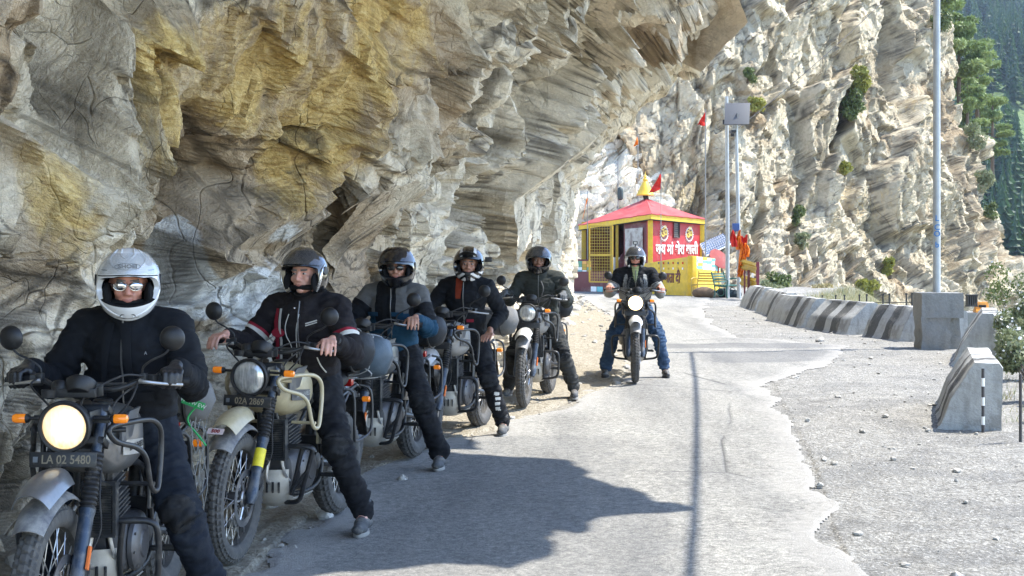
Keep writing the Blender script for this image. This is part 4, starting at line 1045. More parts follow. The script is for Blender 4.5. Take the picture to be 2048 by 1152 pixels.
def make_helmet(parent, H, R, mats, full=True, open_zone=(68, -26, 24), visor=None, visor_el=(22, 62), peak=False, seed=0, visor_az=72, fn=None):
    shell_m, inner_m = mats[0], mats[1]
    M = Matrix.Translation(H) @ R.to_4x4()
    na, ne = 72, 48; b = MB(); G = {}
    def inside(az, el):
        A, lo, hi = open_zone
        if full: return (abs(az)/A)**3.2+abs((el-(lo+hi)/2)/((hi-lo)/2))**2.6 < 1
        return abs(az) < A-(8 if el < -30 else 0) and el < hi-6*(abs(az)/A)**3
    low = -54
    vs = []; ids = {}
    for i in range(ne+1):
        el = low+(90-low)*i/ne
        for j in range(na):
            az = -180+360*j/na; lo_ = low
            ee = el
            if i == 0 or True:
                # bottom rim rises at the back
                rim = low+14*(1-math.cos(rad(az)))/2*1.3
                ee = rim+(90-rim)*i/ne
            ids[i, j] = len(vs); vs.append(helmet_surface(rad(az), rad(ee), full)); G[i, j] = (az, ee)
    fs = []; op = []
    for i in range(ne):
        for j in range(na):
            az = (G[i, j][0]+2.5); el = (G[i, j][1]+G[i+1, j][1])/2
            q = (ids[i, j], ids[i, (j+1) % na], ids[i+1, (j+1) % na], ids[i+1, j])
            if not inside(az, el): fs.append(q)
    b.add(vs, fs)
    # clean opening edge: snap boundary with two smoothing passes
    me = b.mesh('helmet', [shell_m, inner_m], angle=50, fixn=True)
    bm = bmesh.new(); bm.from_mesh(me)
    bmesh.ops.delete(bm, geom=[v for v in bm.verts if not v.link_faces], context='VERTS')
    for _ in range(3):
        mv = []
        for v in bm.verts:
            if v.is_boundary:
                nb = [e.other_vert(v).co for e in v.link_edges if e.is_boundary]
                if len(nb) == 2: mv.append((v, v.co*.4+(nb[0]+nb[1])*.3))
        for v, c in mv: v.co = c
    n0 = len(bm.faces)
    bmesh.ops.recalc_face_normals(bm, faces=bm.faces)
    r = bmesh.ops.solidify(bm, geom=bm.faces[:], thickness=.022)
    bm.normal_update()
    for f_ in bm.faces:
        c = f_.calc_center_median(); out = f_.normal.dot(c) > 0 and c.length > .118
        f_.material_index = 0 if out else 1
        if fn and out: f_.material_index = fn(c)
    bm.to_mesh(me); bm.free()
    me.polygons.foreach_set('use_smooth', [True]*len(me.polygons)); me.set_sharp_from_angle(angle=rad(48))
    if len(mats) < 3 and fn: pass
    o = link('helmet', me, parent); o.matrix_local = M
    # lining pads
    for s in (1, -1):
        lb = MB(); lb.ell((s*.088, -.030, -.045), (.022, .062, .058), nu=14, nv=10); link('cheek_pad', lb.mesh('cheek_pad', [inner_m]), o)
    lb = MB(); lb.torus((0, .02, -.085), (0, .15, 1), .095, .016, 28, 8); link('neck_roll', lb.mesh('neck_roll', [inner_m]), o)
    if visor:
        vb = MB(); rows = []
        for i in range(13):
            el = visor_el[0]+(visor_el[1]-visor_el[0])*i/12; row = []
            for j in range(33):
                az = -visor_az+2*visor_az*j/32; e2 = el-4*(abs(az)/visor_az)**2*(i < 6)
                p = helmet_surface(rad(az), rad(e2), full); row.append(p*(1+.012/p.length*1.0))
            rows.append(row)
        vb.grid(rows); link('visor', vb.mesh('visor', [visor], thick=.0025, angle=80), o)
        for s in (1, -1):
            pv = MB(); pv.lathe([(.026, 0), (.024, .006), (.001, .008)], (s*.134, -.012, .02), (s, 0, 0), 20); link('visor_pivot', pv.mesh('visor_pivot', [M_blk2]), o)
    if peak:
        pk = MB(); rows = []
        for i in range(9):
            t = i/8; row = []
            for j in range(13):
                s = -1+2*j/12; row.append(Vector((s*(.085-.02*t), -.125-.085*t+.02*s*s, .085+.035*math.sin(t*1.6)-.02*s*s)))
            rows.append(row)
        pk.grid(rows); link('peak', pk.mesh('peak', [M_blk2], thick=.004), o)
        gb = MB()
        gb.box((0, -.158, -.075), (.05, .02, .03)); link('vent', gb.mesh('vent', [M_blk2], bevel=.006), o)
    return o
def make_person(bike, S, label, skin_m, jacket, trousers, boots, glove=None, girth=1.0, head_yaw=0, head_pitch=0, head_off=(0, 0, 0), lean=0.0,
                foot=(.33, .20), rfoot=None, lhand='grip', rhand='grip', hscale=1.0, jfn=None, tfn=None, helmet=None, glasses=None, wide=1.0, jacket_open=None, seed=1, knee_out=.25, zl=0.0, elbow=(.38, .30, -1.0), extra=None, legs_wide=0):
    def s_(p): return (S @ Vector(p))
    P = Vector((0, .29, .885)); C = Vector((lean*.4, .20, 1.195)); N = Vector((lean*.8, .165, 1.395)); H = Vector((lean, .115, 1.500))+Vector(head_off)
    RH = (Matrix.Rotation(rad(head_yaw), 3, 'Z') @ Matrix.Rotation(rad(head_pitch), 3, 'X'))
    body = MB(); jk = MB(); tr = MB(); gvs = {1: MB(), -1: MB()}
    W_ = wide; bones_j = [(P, C), (C, N)]; joints_j = []
    # torso
    jk.ell(C+Vector((0, .0, .01)), (.190*W_, .125*girth, .170), nu=24, nv=16)
    jk.ell((C+P)/2+Vector((0, -.012, .0)), (.186*W_*(.5+girth/2), .132*girth, .17), nu=24, nv=16)
    jk.ell(P+Vector((0, -.02, .06)), (.188*W_, .155*girth, .13), nu=24, nv=14)
    body.ell(C, (.15, .09, .17)); body.ell((C+P)/2, (.135, .09, .17)); body.ell(P, (.14, .11, .11))
    body.caps(C+Vector((0, .0, .1)), N, .07, .055); body.caps(N-Vector((0, 0, .05)), H+Vector((0, .02, -.06)), .056, .052)
    head_prims(body, H, RH)
    jk.torus(N+Vector((0, .0, .012)), (0, -.30, 1), .074, .021, 28, 10); jk.caps(N-Vector((0, -.01, .075)), N-Vector((0, 0, .015)), .095, .078)
    hands = {}
    for sd in (1, -1):
        Sh = C+Vector((sd*.185*W_, .012, .105)); mode = lhand if sd == 1 else rhand
        if mode == 'thigh':
            hc = Vector((sd*.30, .05, .885)); wr = hc+Vector((-sd*.02, .07, .055)); a = Vector((-sd, .2, .0)); f = Vector((sd*.15, -1, -.35))
        else:
            hc = s_((sd*.315, -.207, 1.112)); a_ = s_((sd*.27, -.225, 1.112))-s_((sd*.37, -.185, 1.103)); a = a_.normalized()
            f = Vector((0, -1, 0)); wr = hc+Vector((-sd*.002, .078, .045 if mode != 'drape' else .038))
        dsh = wr-Sh
        el = ik(Sh, wr, .285, .255, Vector((sd*elbow[0], elbow[1], elbow[2])))
        pass
        jk.caps(C+Vector((sd*.06, .01, .125)), Sh, .085, .078*W_); jk.caps(Sh, el, .074*W_, .060*W_); jk.caps(el, wr+(el-wr).normalized()*.03, .060*W_, .043*W_)
        jk.torus(wr+(el-wr).normalized()*.028, el-wr, .037, .0105, 20, 8)
        body.caps(Sh, el, .05, .04); body.caps(el, wr, .038, .027)
        gv = gvs[sd]; hb = gv if glove else body
        hand_prims(hb, wr, hc, a, None, f, mode, 1.16 if glove else 1.0)
        if glove: hand_prims(body, wr, hc, a, None, f, mode, .80); gv.caps(wr, wr+(el-wr).normalized()*.05, .032, .040)
        bones_j += [(Sh, el), (el, wr)]; joints_j += [(tuple(el), .11), (tuple(Sh+Vector((0, -.05, -.08))), .1)]
        hands[sd] = (wr, hc, el, Sh)
    # legs
    bones_t = []; joints_t = [((0, .1, .86), .14)]; feet = {}
    for sd in (1, -1):
        fx, fy = foot if sd == 1 else (rfoot or foot)
        hip = P+Vector((sd*.095, -.01, -.01)); an = Vector((sd*fx, fy+.02, .105+zl)); kn = ik(hip, an, .445, .44, Vector((sd*knee_out, -1, .1)))
        tr.caps(hip, kn, .104*wide, .076); tr.caps(kn, an+(kn-an).normalized()*.02, .076, .063); tr.torus(an+(kn-an).normalized()*.015, kn-an, .056, .012, 24, 8)
        tr.ell(kn+Vector((0, -.01, 0)), (.078, .08, .085))
        body.caps(hip, kn, .075, .05); body.caps(kn, an, .05, .035); body.caps(an, an+Vector((sd*.02, -.14, -.07)), .035, .03)
        bones_t.append((hip, kn)); bones_t.append((kn, an)); joints_t += [(tuple(kn), .13), (tuple(an+Vector((0, 0, .08))), .1)]
        feet[sd] = (an, kn)
    tr.ell(P+Vector((0, .01, -.01)), (.168*W_, .15, .125), nu=24, nv=14)
    # body mesh
    me = remeshed('person', body, .0058, 3, .5)
    def bf(c):
        L = (c-np.array(H))@np.array(RH)
        lips = (np.abs(L[:, 0]) < .023) & (L[:, 1] < -.072) & (L[:, 2] < -.053) & (L[:, 2] > -.073)
        hair = ((L[:, 2] > .055) | (L[:, 1] > .035)) & (((c-np.array(H))**2).sum(1) < .15**2) & (L[:, 2] > -.06)
        brow = (np.abs(np.abs(L[:, 0])-.030) < .019) & (np.abs(L[:, 2]-.027) < .005) & (L[:, 1] < -.06)
        r = np.zeros(len(c)); r[lips] = 1; r[hair | brow] = 2; return r
    finish(me, [skin_m, simple('lips', (.36, .13, .10), .5), simple('greying hair', (.13, .11, .095), .8)], bf)
    o = link('person', me); o.matrix_world = bike.matrix_world.copy(); o.location = bike.location; o.rotation_euler = bike.rotation_euler
    tag(o, label, 'person', 'riders sitting on motorcycles')
    # eyes
    for s in (1, -1):
        eb = MB(); eb.ell(H+RH @ Vector((s*.031, -.074, .006)), (.0135, .009, .0065), RH, 14, 10); e_ = link('eye', eb.mesh('eye', [simple('eye white', (.42, .38, .34), .3)]), o)
        pb = MB(); pb.ell(H+RH @ Vector((s*.031, -.0815, .006)), (.0055, .003, .0055), RH, 10, 8); link('pupil', pb.mesh('pupil', [simple('eye iris', (.03, .035, .04), .15)]), e_)
    # jacket
    me = remeshed('jacket', jk, .0085, 5, .6); folds(me, bones_j, min(.0135, .0125*girth), seed, 30, joints_j)
    jm, jf = jacket if isinstance(jacket, tuple) else ([jacket], None)
    ctx = dict(C=C, P=P, N=N, hands=hands, H=H)
    j = link('jacket', finish(me, jm, (lambda c: jf(c, ctx)) if jf else None, cuts=jf(None, ctx) if jf else ()), o)
    jme = me
    # front zip and pocket flaps follow the jacket's front
    Pj = co_of(me)
    def front(x, z, off=.003):
        q = (Pj[:, 0]-x)**2+(Pj[:, 2]-z)**2; m = q < .018**2; yy = Pj[m, 1].min() if m.any() else C.y-.13
        return Vector((x, yy-off, z))
    zb = MB(); zb.tube([front(0.004+lean*.5, z) for z in np.linspace(N.z-.05, P.z+.03, 14)], .0045, 6); link('zip', zb.mesh('zip', [simple('zip teeth', (.12, .12, .12), .4, .6)]), j)
    if extra: extra(j, front, ctx)
    # trousers
    me = remeshed('trousers', tr, .0085, 5, .6); folds(me, bones_t, .0185, seed+20, 22, joints_t)
    tm, tf = trousers if isinstance(trousers, tuple) else ([trousers], None)
    link('trousers', finish(me, tm, (lambda c: tf(c, dict(feet=feet, P=P))) if tf else None), o)
    for sd in (1, -1):
        an, kn = feet[sd]; pv = co_of(me); pn = no_of(me); kb = MB(); q = np.linalg.norm(pv-np.array(kn+Vector((0, -.05, 0))), axis=1); vs_ = np.where((q < .085) & (pn[:, 1] < -.25))[0]; sel = set(vs_.tolist()); fs_ = [tuple(p.vertices) for p in me.polygons if all(i in sel for i in p.vertices)]
        if fs_: mp = {v: k for k, v in enumerate(sorted(sel))}; kb.add([Vector(pv[v]+pn[v]*.003) for v in sorted(sel)], [tuple(mp[i] for i in f) for f in fs_]); link('knee_panel', kb.mesh('knee_panel', [cloth('knee panel', (.012, .0125, .014), .6, .5, (.08, .075, .07))], thick=.002, angle=80), o) if not label.endswith('open road') else None
    # boots
    for sd in (1, -1):
        an, kn = feet[sd]; b = MB(); g = Vector((an.x, an.y, zl+.012)); d = Vector((sd*.16, -1, 0)).normalized()
        b.caps(an+Vector((0, 0, .06)), an, .050, .047); b.caps(g+Vector((0, .045, .042)), g+d*.09+Vector((0, 0, .050)), .042, .041); b.caps(g+d*.10+Vector((0, 0, .04)), g+d*.175+Vector((0, 0, .034)), .038, .030)
        b.ell(g+d*.12+Vector((0, 0, .026)), (.046, .065, .026))
        me = remeshed('boot', b, .007, 3, .5); Pv = co_of(me); Pv[:, 2] = np.maximum(Pv[:, 2], g.z+.006); me.vertices.foreach_set('co', Pv.astype(np.float32).ravel())
        bo = link('boot', finish(me, [boots[0]]), o)
        sb = MB(); x = Vector((-d.y, d.x, 0)); ring = []
        for k in range(28):
            a = 2*math.pi*k/28; ll = .118*math.cos(a)+.062; ww = .047*math.sin(a)*(1.0 if math.cos(a) > 0 else .85)
            ring.append(g+d*ll+x*ww)
        sb.rings([[p+Vector((0, 0, -.012)) for p in ring], [p+Vector((0, 0, .012)) for p in ring]]); link('sole', sb.mesh('sole', [boots[1]], bevel=.003), bo)
        lc = MB()
        for k in range(5):
            c_ = g+d*(.075-.018*k)+Vector((0, 0, .088+.016*k)); lc.tube([c_-x*.022, c_+d*.006+Vector((0, 0, .006)), c_+x*.022], .0025, 5)
        link('laces', lc.mesh('laces', [simple('boot lace', (.06, .06, .06), .8)]), bo)
    if glove:
        [link('glove', finish(remeshed('glove', gvs[q], .0055, 2, .5), [glove]), o) for q in (1, -1)]
    if helmet: hm = helmet(o, H, RH)
    if glasses:
        gm, fm, sc = glasses; gb = MB(); fb = MB()
        for s in (1, -1):
            c_ = H+RH @ Vector((s*.033, -.098, .006)); gb.ell(c_, (.026*sc, .006, .017*sc), RH @ Matrix.Rotation(s*.22, 3, 'Z'), 18, 10)
            x_ = RH @ Vector((1, 0, 0)); z_ = RH @ Vector((0, 0, 1)); fb.tube([c_+x_*math.cos(a)*.0275*sc+z_*math.sin(a)*.0185*sc for a in np.linspace(0, 2*math.pi, 20, endpoint=False)], .0017, 6, True)
            fb.tube([H+RH @ Vector((s*.06, -.093, .012)), H+RH @ Vector((s*.079, -.05, .012)), H+RH @ Vector((s*.08, .01, .004))], .002, 6)
        fb.tube([H+RH @ Vector((-.009, -.103, .010)), H+RH @ Vector((0, -.106, .013)), H+RH @ Vector((.009, -.103, .010))], .002, 6)
        g_ = link('sunglasses', gb.mesh('sunglasses', [gm]), o); link('glasses_frame', fb.mesh('glasses_frame', [fm]), g_)
    return o, ctx
# ================================================================ the riding group
sand = simple('sand paint', (.40, .34, .21), .38, dirt=.3, coat=.3)
silver = simple('silver grey paint', (.19, .19, .19), .32, .55, dirt=.25, coat=.4)
greyp = simple('granite grey paint', (.12, .125, .13), .35, .3, dirt=.35, coat=.4)
sleet = simple('sleet grey paint', (.30, .30, .30), .4, .2, dirt=.5, coat=.2)
blackp = simple('black bike paint', (.03, .03, .033), .3, dirt=.3, coat=.5)
blk_cloth = cloth('black textile', (.0065, .0075, .010), .8, .15, (.03, .03, .032))
navy_tr = cloth('dark navy trousers', (.009, .012, .019), .85, .45, (.05, .055, .06))
blk_tr = cloth('black riding trousers', (.008, .0085, .011), .8, .45, (.045, .043, .04))
jeans = cloth('blue jeans', (.035, .065, .12), .9, .4, (.13, .16, .19), var=.3)
white_shell = simple('white helmet shell', (.72, .72, .72), .2, coat=1.0, var=.03, scale=4)
blk_shell = simple('gloss black shell', (.006, .006, .007), .16, coat=1.0, scale=4)
sil_shell = simple('silver helmet shell', (.55, .56, .57), .22, .3, coat=1.0, scale=4)
lining = cloth('black lining', (.010, .010, .011), .95)
def visor_m(name, col, rough, alpha, metal=0.0):
    t = NT(name); t.set(Base_Color=col, Roughness=rough, Metallic=metal, Alpha=alpha); t.p.inputs['Coat Weight'].default_value = 1.0; t.p.inputs['Coat Roughness'].default_value = .02; return t.m
V_clear = visor_m('smoked visor', (.10, .10, .105), .08, .6, .3)
V_dark = visor_m('dark visor', (.02, .02, .024), .06, .93)
V_trans = visor_m('clear visor', (.6, .62, .63), .05, .28, .3)
mirror_lens = simple('mirrored sunglass lens', (.75, .76, .78), .04, 1.0)
dark_lens = simple('dark sunglass lens', (.01, .01, .01), .05, coat=1.0)
thin_steel = simple('thin steel frame', (.6, .6, .6), .25, 1.0)
SK1 = skin('ruddy skin', (.52, .25, .18)); SK2 = skin('fair skin', (.60, .34, .26)); SK3 = skin('tanned skin', (.40, .22, .15)); SK4 = skin('brown skin', (.26, .14, .09))
boot_b = (simple('black boot leather', (.03, .03, .032), .5, dirt=.4), simple('dark boot sole', (.03, .03, .03), .8))
boot_g = (simple('grey boot suede', (.055, .058, .062), .8, dirt=.5), simple('pale boot sole', (.25, .24, .22), .8))
def bars(j, front, pts, r, mat, name='piping'):
    b = MB(); b.tube([front(x, z, .002) for x, z in pts], r, 6, sm=3); return link(name, b.mesh(name, [mat]), j)
def ribbon(j, front, pts, w, mat, name='stripe'):
    b = MB(); rows = []
    for x, z in pts:
        rows.append([front(x-w/2, z, .004), front(x, z, .005), front(x+w/2, z, .004)])
    b.grid(rows); return link(name, b.mesh(name, [mat], thick=.002, angle=80), j)
def flap(j, front, x, z, w, h, mat):
    b = MB(); rows = []
    for i in range(4): rows.append([front(x-w/2+w*k/4, z-h*i/3, .006) for k in range(5)])
    b.grid(rows); return link('pocket_flap', b.mesh('pocket_flap', [mat], thick=.004), j)
# ---- rider 1
B1, S1 = make_bike(0, -1.715, 6.11, 2, 0, 'silver grey motorcycle nearest the camera with glowing warm headlight and black guards', silver, M_blk, 1, 'LA 02 5480', 0, 1)
def helm1(o, H, R):
    h = make_helmet(o, H, R, [white_shell, lining], True, (68, -28, 20), V_trans, (24, 60))
    b = link('lettering', text_mesh('SHOEI', .026, simple('helmet print', (.04, .04, .045), .4), .0006, .0008, sx=1.1), h)
    p = helmet_surface(0, rad(36)); b.matrix_local = basis((1, 0, 0), (0, .62, .78), p*1.032)
    ob = MB(); ob.tube([Vector((math.cos(a)*.048*(1+.12*abs(math.cos(a))), 0, 0))+Vector((0, .62, .78))*math.sin(a)*.0165+p*1.026 for a in np.linspace(0, 2*math.pi, 24, endpoint=False)], .0009, 5, True); link('logo_outline', ob.mesh('logo_outline', [simple('helmet print', (.04, .04, .045), .4)]), h)
    # moulded ridges, vents, chin mouth
    for s in (1, -1):
        for pts_, rr_ in ((((14, 30), (30, 38), (48, 50), (60, 68), (100, 74)), [.002, .006, .007, .006, .003]), (((6, 52), (20, 60), (36, 74), (120, 80)), [.002, .006, .006, .003]), (((10, -44), (34, -38), (58, -24), (74, -8)), [.002, .0045, .005, .002])):
            rb = MB(); rb.tube([helmet_surface(rad(s*a), rad(e))*1.004 for a, e in pts_], rr_, 8, sm=4); link('ridge', rb.mesh('ridge', [white_shell]), h)
    vb = MB(); vb.tube([helmet_surface(rad(a), rad(e))*1.004 for a, e in ((-15, -43.5), (-11, -39.5), (11, -39.5), (15, -43.5))], .0022, 6)
    vb.tube([helmet_surface(rad(a), rad(19+4*(1-abs(a)/66)))*1.002 for a in range(-64, 65, 8)], .003, 6)
    vb.tube([helmet_surface(rad(a), rad(-47))*1.003 for a in (-24, -8, 8, 24)], .0018, 6)
    for s in (1, -1): vb.tube([helmet_surface(rad(s*a), rad(30))*1.003 for a in (40, 50, 58)], .002, 6)
    link('vents', vb.mesh('vents', [M_blk2]), h)
    return h
def ex1(j, front, c):
    for s in (1, -1):
        flap(j, front, s*.10, 1.03, .10, .04, blk_cloth)
        b = MB(); b.grid([[front(s*(.012+.05*t+dx), 1.33-.33*t, .010+.004*(dx > 0)) for dx in (0, .02, .045*(1-t*.6))] for t in np.linspace(0, 1, 8)]); link('lapel', b.mesh('lapel', [blk_cloth], thick=.006), j)
    lo = link('lettering', text_mesh('A', .02, simple('jacket logo', (.35, .36, .38), .5), .0006), j); lo.matrix_local = basis((1, -.2, 0), (0, 0, 1), front(.125, 1.20, .004))
make_person(B1, S1, 'person in white full face helmet and black jacket on the motorcycle nearest the camera', SK1, blk_cloth, navy_tr, boot_b, glove=simple('black leather glove', (.016, .016, .018), .42, bump=.3),
            girth=1.1, wide=1.08, head_yaw=16, head_pitch=9, helmet=helm1, glasses=(mirror_lens, thin_steel, 1.0), seed=1, extra=ex1, lean=.035, foot=(.37, .22))
# ---- rider 2
B2, S2 = make_bike(1, -1.275, 8.16, 14, 5, 'sand coloured motorcycle with sand crash frames, yellow fork sticker and unlit headlight', sand, sand, 0, '02A 2869', 1)
jk2 = cloth('charcoal jacket', (.012, .010, .0115), .85, .1); red2 = cloth('dark red stripe', (.22, .015, .03), .8); wht2 = cloth('off white stripe', (.50, .49, .46), .8)
def armt(x, c, sd):
    wr, hc, el, sh = x['hands'][sd]; d = np.array(el-sh); L = np.linalg.norm(d); q = (c-np.array(sh)); t = q@d/L/L; rr = np.linalg.norm(q-t[:, None]*d, axis=1)
    return t, (rr < .115) & (c[:, 0]*sd > .12)
def armcuts(x, ts):
    out = []
    for sd in (1, -1):
        wr, hc, el, sh = x['hands'][sd]
        for t in ts: out.append((sh.lerp(el, t), (el-sh).normalized(), sh.lerp(el, t), .14))
    return out
def xcuts(x, xs, z, r=.3): return [(Vector((v, 0, 0)), (1, 0, 0), Vector((v, .1, z)), r) for v in xs]
def zcut(z, r=.45): return (Vector((0, 0, z)), (0, 0, 1), Vector((0, .15, z)), r)
def jf2(c, x):
    if c is None: return armcuts(x, (.55, .61, .69))
    r = np.zeros(len(c))
    for sd in (1, -1):
        t, arm = armt(x, c, sd); r[arm & (t > .61) & (t < .69)] = 2; r[arm & (t > .55) & (t < .61)] = 1
    return r
def helm2(o, H, R):
    h = make_helmet(o, H, R, [sil_shell if False else blk_shell, lining], False, (60, -60, 22), V_clear, (24, 72), visor_az=70)
    b = MB(); b.tube([R @ Vector((.082, -.01, -.07)), R @ Vector((.045, -.05, -.118)), R @ Vector((0, -.06, -.126)), R @ Vector((-.045, -.05, -.118)), R @ Vector((-.082, -.01, -.07))], .007, 8, sm=4)
    s = link('chin_strap', b.mesh('chin_strap', [lining]), h); s.matrix_local = R.to_4x4().inverted()
    for s_ in (1, -1):
        tr = MB(); tr.tube([helmet_surface(rad(s_*a), rad(e), False)*1.006 for a, e in ((63, -42), (66, -15), (72, 10), (95, 25))], [.006, .010, .009, .003], 8, sm=4)
        link('side_trim', tr.mesh('side_trim', [simple('silver trim', (.6, .6, .6), .25, .8)]), h)
    return h
def ex2(j, front, c):
    ribbon(j, front, [(-.115, z) for z in np.linspace(1.30, .90, 12)], .024, red2); ribbon(j, front, [(-.088, z) for z in np.linspace(1.30, .90, 12)], .015, wht2)
    bars(j, front, [(-.03, 1.27), (-.05, 1.2), (-.045, 1.14), (-.022, 1.08), (-.02, .95)], .0028, wht2); bars(j, front, [(.035, 1.27), (.02, 1.18), (.012, 1.08), (.01, .95)], .0028, wht2)
    bars(j, front, [(.075, 1.215), (.14, 1.235)], .004, wht2); bars(j, front, [(.075, 1.203), (.14, 1.223)], .003, wht2)
    bars(j, front, [(.13, 1.02), (.145, .97), (.165, .93)], .004, wht2)
    b = MB(); c0 = front(-.10, 1.16, .009); b.lathe([(.026, -.002), (.027, .002), (.001, .003)], c0, (0, -1, .05), 24, sx=1.5, xdir=(1, 0, 0)); link('badge', b.mesh('badge', [red2]), j)
    b = MB(); b.ell(Vector((.0, -.5, 0)), (.001,)*3) if False else b.lathe([(.006, 0), (.001, .004)], front(.0, 1.305, .003), (0, -1, .3), 12); link('button', b.mesh('button', [thin_steel]), j)
    wr, hc, el, sh = c['hands'][1]; d = (el-wr).normalized(); p = wr+d*.045+Vector((.02, -.038, .01)); w = MB(); w.lathe([(.024, -.004), (.024, .006), (.018, .010), (.001, .009)], p, (.3, -1, .35), 20); link('cuff_dial', w.mesh('cuff_dial', [M_blk2]), j)
make_person(B2, S2, 'bare handed person in charcoal jacket with red and white chest stripe and raised visor', SK2, ([jk2, red2, wht2], jf2), blk_tr, boot_g, girth=1.12, wide=1.06, head_yaw=-5, head_pitch=2, lean=.05,
            helmet=helm2, seed=4, rhand='drape', lhand='drape', foot=(.37, .20), extra=ex2, knee_out=.2)
# ---- rider 3
B3, S3 = make_bike(2, -.965, 10.5, 15, 4, 'granite grey motorcycle with black crash frames under the rider in the teal jacket', greyp, M_blk, 0, None, guard_style=1)
teal = cloth('teal blue textile', (.010, .045, .085), .8, .2, (.04, .07, .10)); gry3 = cloth('grey textile', (.10, .10, .10), .85, .2)
def jf3(c, x):
    if c is None: return armcuts(x, (.35, .85))+xcuts(x, (-.085, .085), 1.15)+[zcut(1.16), zcut(1.05)]
    r = np.zeros(len(c)); az = np.abs(c[:, 0])
    r[(c[:, 2] > 1.16) & (az > .085)] = 1
    for sd in (1, -1):
        t, arm = armt(x, c, sd)
        r[arm & (t > .35) & (t < .85) & (c[:, 2] > 1.05)] = 2; r[arm & (t >= .85)] = 0
    r[(az < .085) & (c[:, 2] > 1.08) & (c[:, 1] < .2)] = 2
    return r
def helm3(o, H, R):
    h = make_helmet(o, H, R, [blk_shell, lining], True, (64, -24, 14), V_dark, (20, 66), visor_az=76); return h
def ex3(j, front, c):
    for s in (1, -1): flap(j, front, s*.105, 1.0, .11, .05, teal); flap(j, front, s*.10, 1.17, .09, .03, teal)
    ribbon(j, front, [(0, z) for z in np.linspace(1.3, .88, 12)], .03, blk_cloth, 'zip_flap')
make_person(B3, S3, 'person in teal and grey jacket and closed black helmet holding the left grip bare handed', SK3, ([teal, gry3, blk_cloth], jf3), blk_tr, boot_g, lean=.085, head_yaw=12, head_pitch=4, helmet=helm3, glasses=(dark_lens, M_blk2, 1.0), seed=7, rhand='grip', lhand='drape', foot=(.37, .25), extra=ex3, wide=1.03)
# ---- rider 4
B4, S4 = make_bike(3, -.49, 12.35, 15.5, 3, 'grey motorcycle with black guards between the teal jacket rider and the pale dusty one', sleet, M_blk, 0, None, guard_style=0)
red4 = cloth('orange red shirt', (.22, .035, .015), .8)
def jf4(c, x):
    if c is None: return [zcut(1.20, .25), (Vector((.035, 0, 1.33)), (1, 0, -.1), (0, .1, 1.25), .2), (Vector((-.035, 0, 1.33)), (1, 0, .1), (0, .1, 1.25), .2)]
    r = np.zeros(len(c)); r[(np.abs(c[:, 0]) < .035-(1.33-c[:, 2])*.1) & (c[:, 2] > 1.20) & (c[:, 1] < .15)] = 1; return r
def helm4(o, H, R):
    h = make_helmet(o, H, R, [blk_shell, lining, white_shell], True, (60, -24, 20), None, peak=True, fn=lambda c: 0)
    h.data.materials.append(white_shell)
    for p in h.data.polygons:
        c = p.center
        if p.material_index == 0 and (((c.z < -.06) and abs(c.x) > .02 and (c.z+abs(c.x)*.7) % .06 < .03) or (c.z > .07 and abs(abs(c.x)-.06) < .012)): p.material_index = 2
    cm = MB(); cm.box((.155, -.05, .03), (.03, .06, .012)); cm.box((.175, -.075, .045), (.06, .035, .042)); ob = link('action_camera', cm.mesh('action_camera', [M_blk2], bevel=.004), h)
    lb = MB(); lb.lathe([(.014, 0), (.013, .006), (.001, .006)], (.188, -.092, .05), (0, -1, 0), 16); link('camera_lens', lb.mesh('camera_lens', [dark_lens]), ob) if False else None
    return h
def ex4(j, front, c):
    ribbon(j, front, [(.10, z) for z in np.linspace(1.02, .995, 3)], .06, red2, 'red_tab'); flap(j, front, -.1, 1.05, .1, .04, blk_cloth)
def tf4(c, x):
    an, kn = x['feet'][1]; r = np.zeros(len(c)); q = (c[:, 2] > .22) & (c[:, 2] < .40) & (c[:, 0] > .25) & (np.abs(c[:, 0]-np.median(c[(c[:, 2] > .2) & (c[:, 2] < .4) & (c[:, 0] > 0), 0])-.035) < .018) & (((c[:, 2]*22) % 1) < .6); r[q] = 1; return r
make_person(B4, S4, 'person in black jacket with bare hand on thigh and camera on side of helmet', SK3, ([blk_cloth, red4], jf4), ([blk_tr, wht2], tf4), boot_g, lean=.085, head_yaw=14, head_pitch=3, helmet=helm4, seed=9, rhand='grip', lhand='thigh', foot=(.35, .27), extra=ex4)
# ---- rider 5
B5, S5 = make_bike(4, .265, 15.3, 11, 2, 'pale dusty motorcycle with black guards, last in the parked line', sleet, M_blk, 0, None, guard_style=0, beakcol=simple('pale beak', (.45, .45, .43), .4, dirt=.3))
olive = cloth('dark olive textile', (.030, .034, .031), .8, .3, (.09, .09, .08)); greyt = cloth('grey riding trousers', (.035, .036, .035), .85, .5, (.13, .12, .10))
def helm5(o, H, R): return make_helmet(o, H, R, [blk_shell, lining], True, (58, -24, 14), V_clear, (18, 64))
def ex5(j, front, c):
    for s in (1, -1): flap(j, front, s*.10, 1.16, .11, .07, olive); flap(j, front, s*.11, .99, .11, .06, olive)
    b = MB(); b.tube([front(.03, 1.28, .006), front(.06, 1.2, .008), front(.04, 1.12, .008)], .008, 8, sm=4); link('strap', b.mesh('strap', [gry3]), j)
make_person(B5, S5, 'person in dark olive jacket and black helmet on the last motorcycle of the parked line', SK4, olive, greyt, boot_g, glove=cloth('grey glove', (.10, .105, .11), .8), head_yaw=10, head_pitch=2, helmet=helm5, seed=12, foot=(.36, .28), extra=ex5, wide=1.05, jacket_open=None)
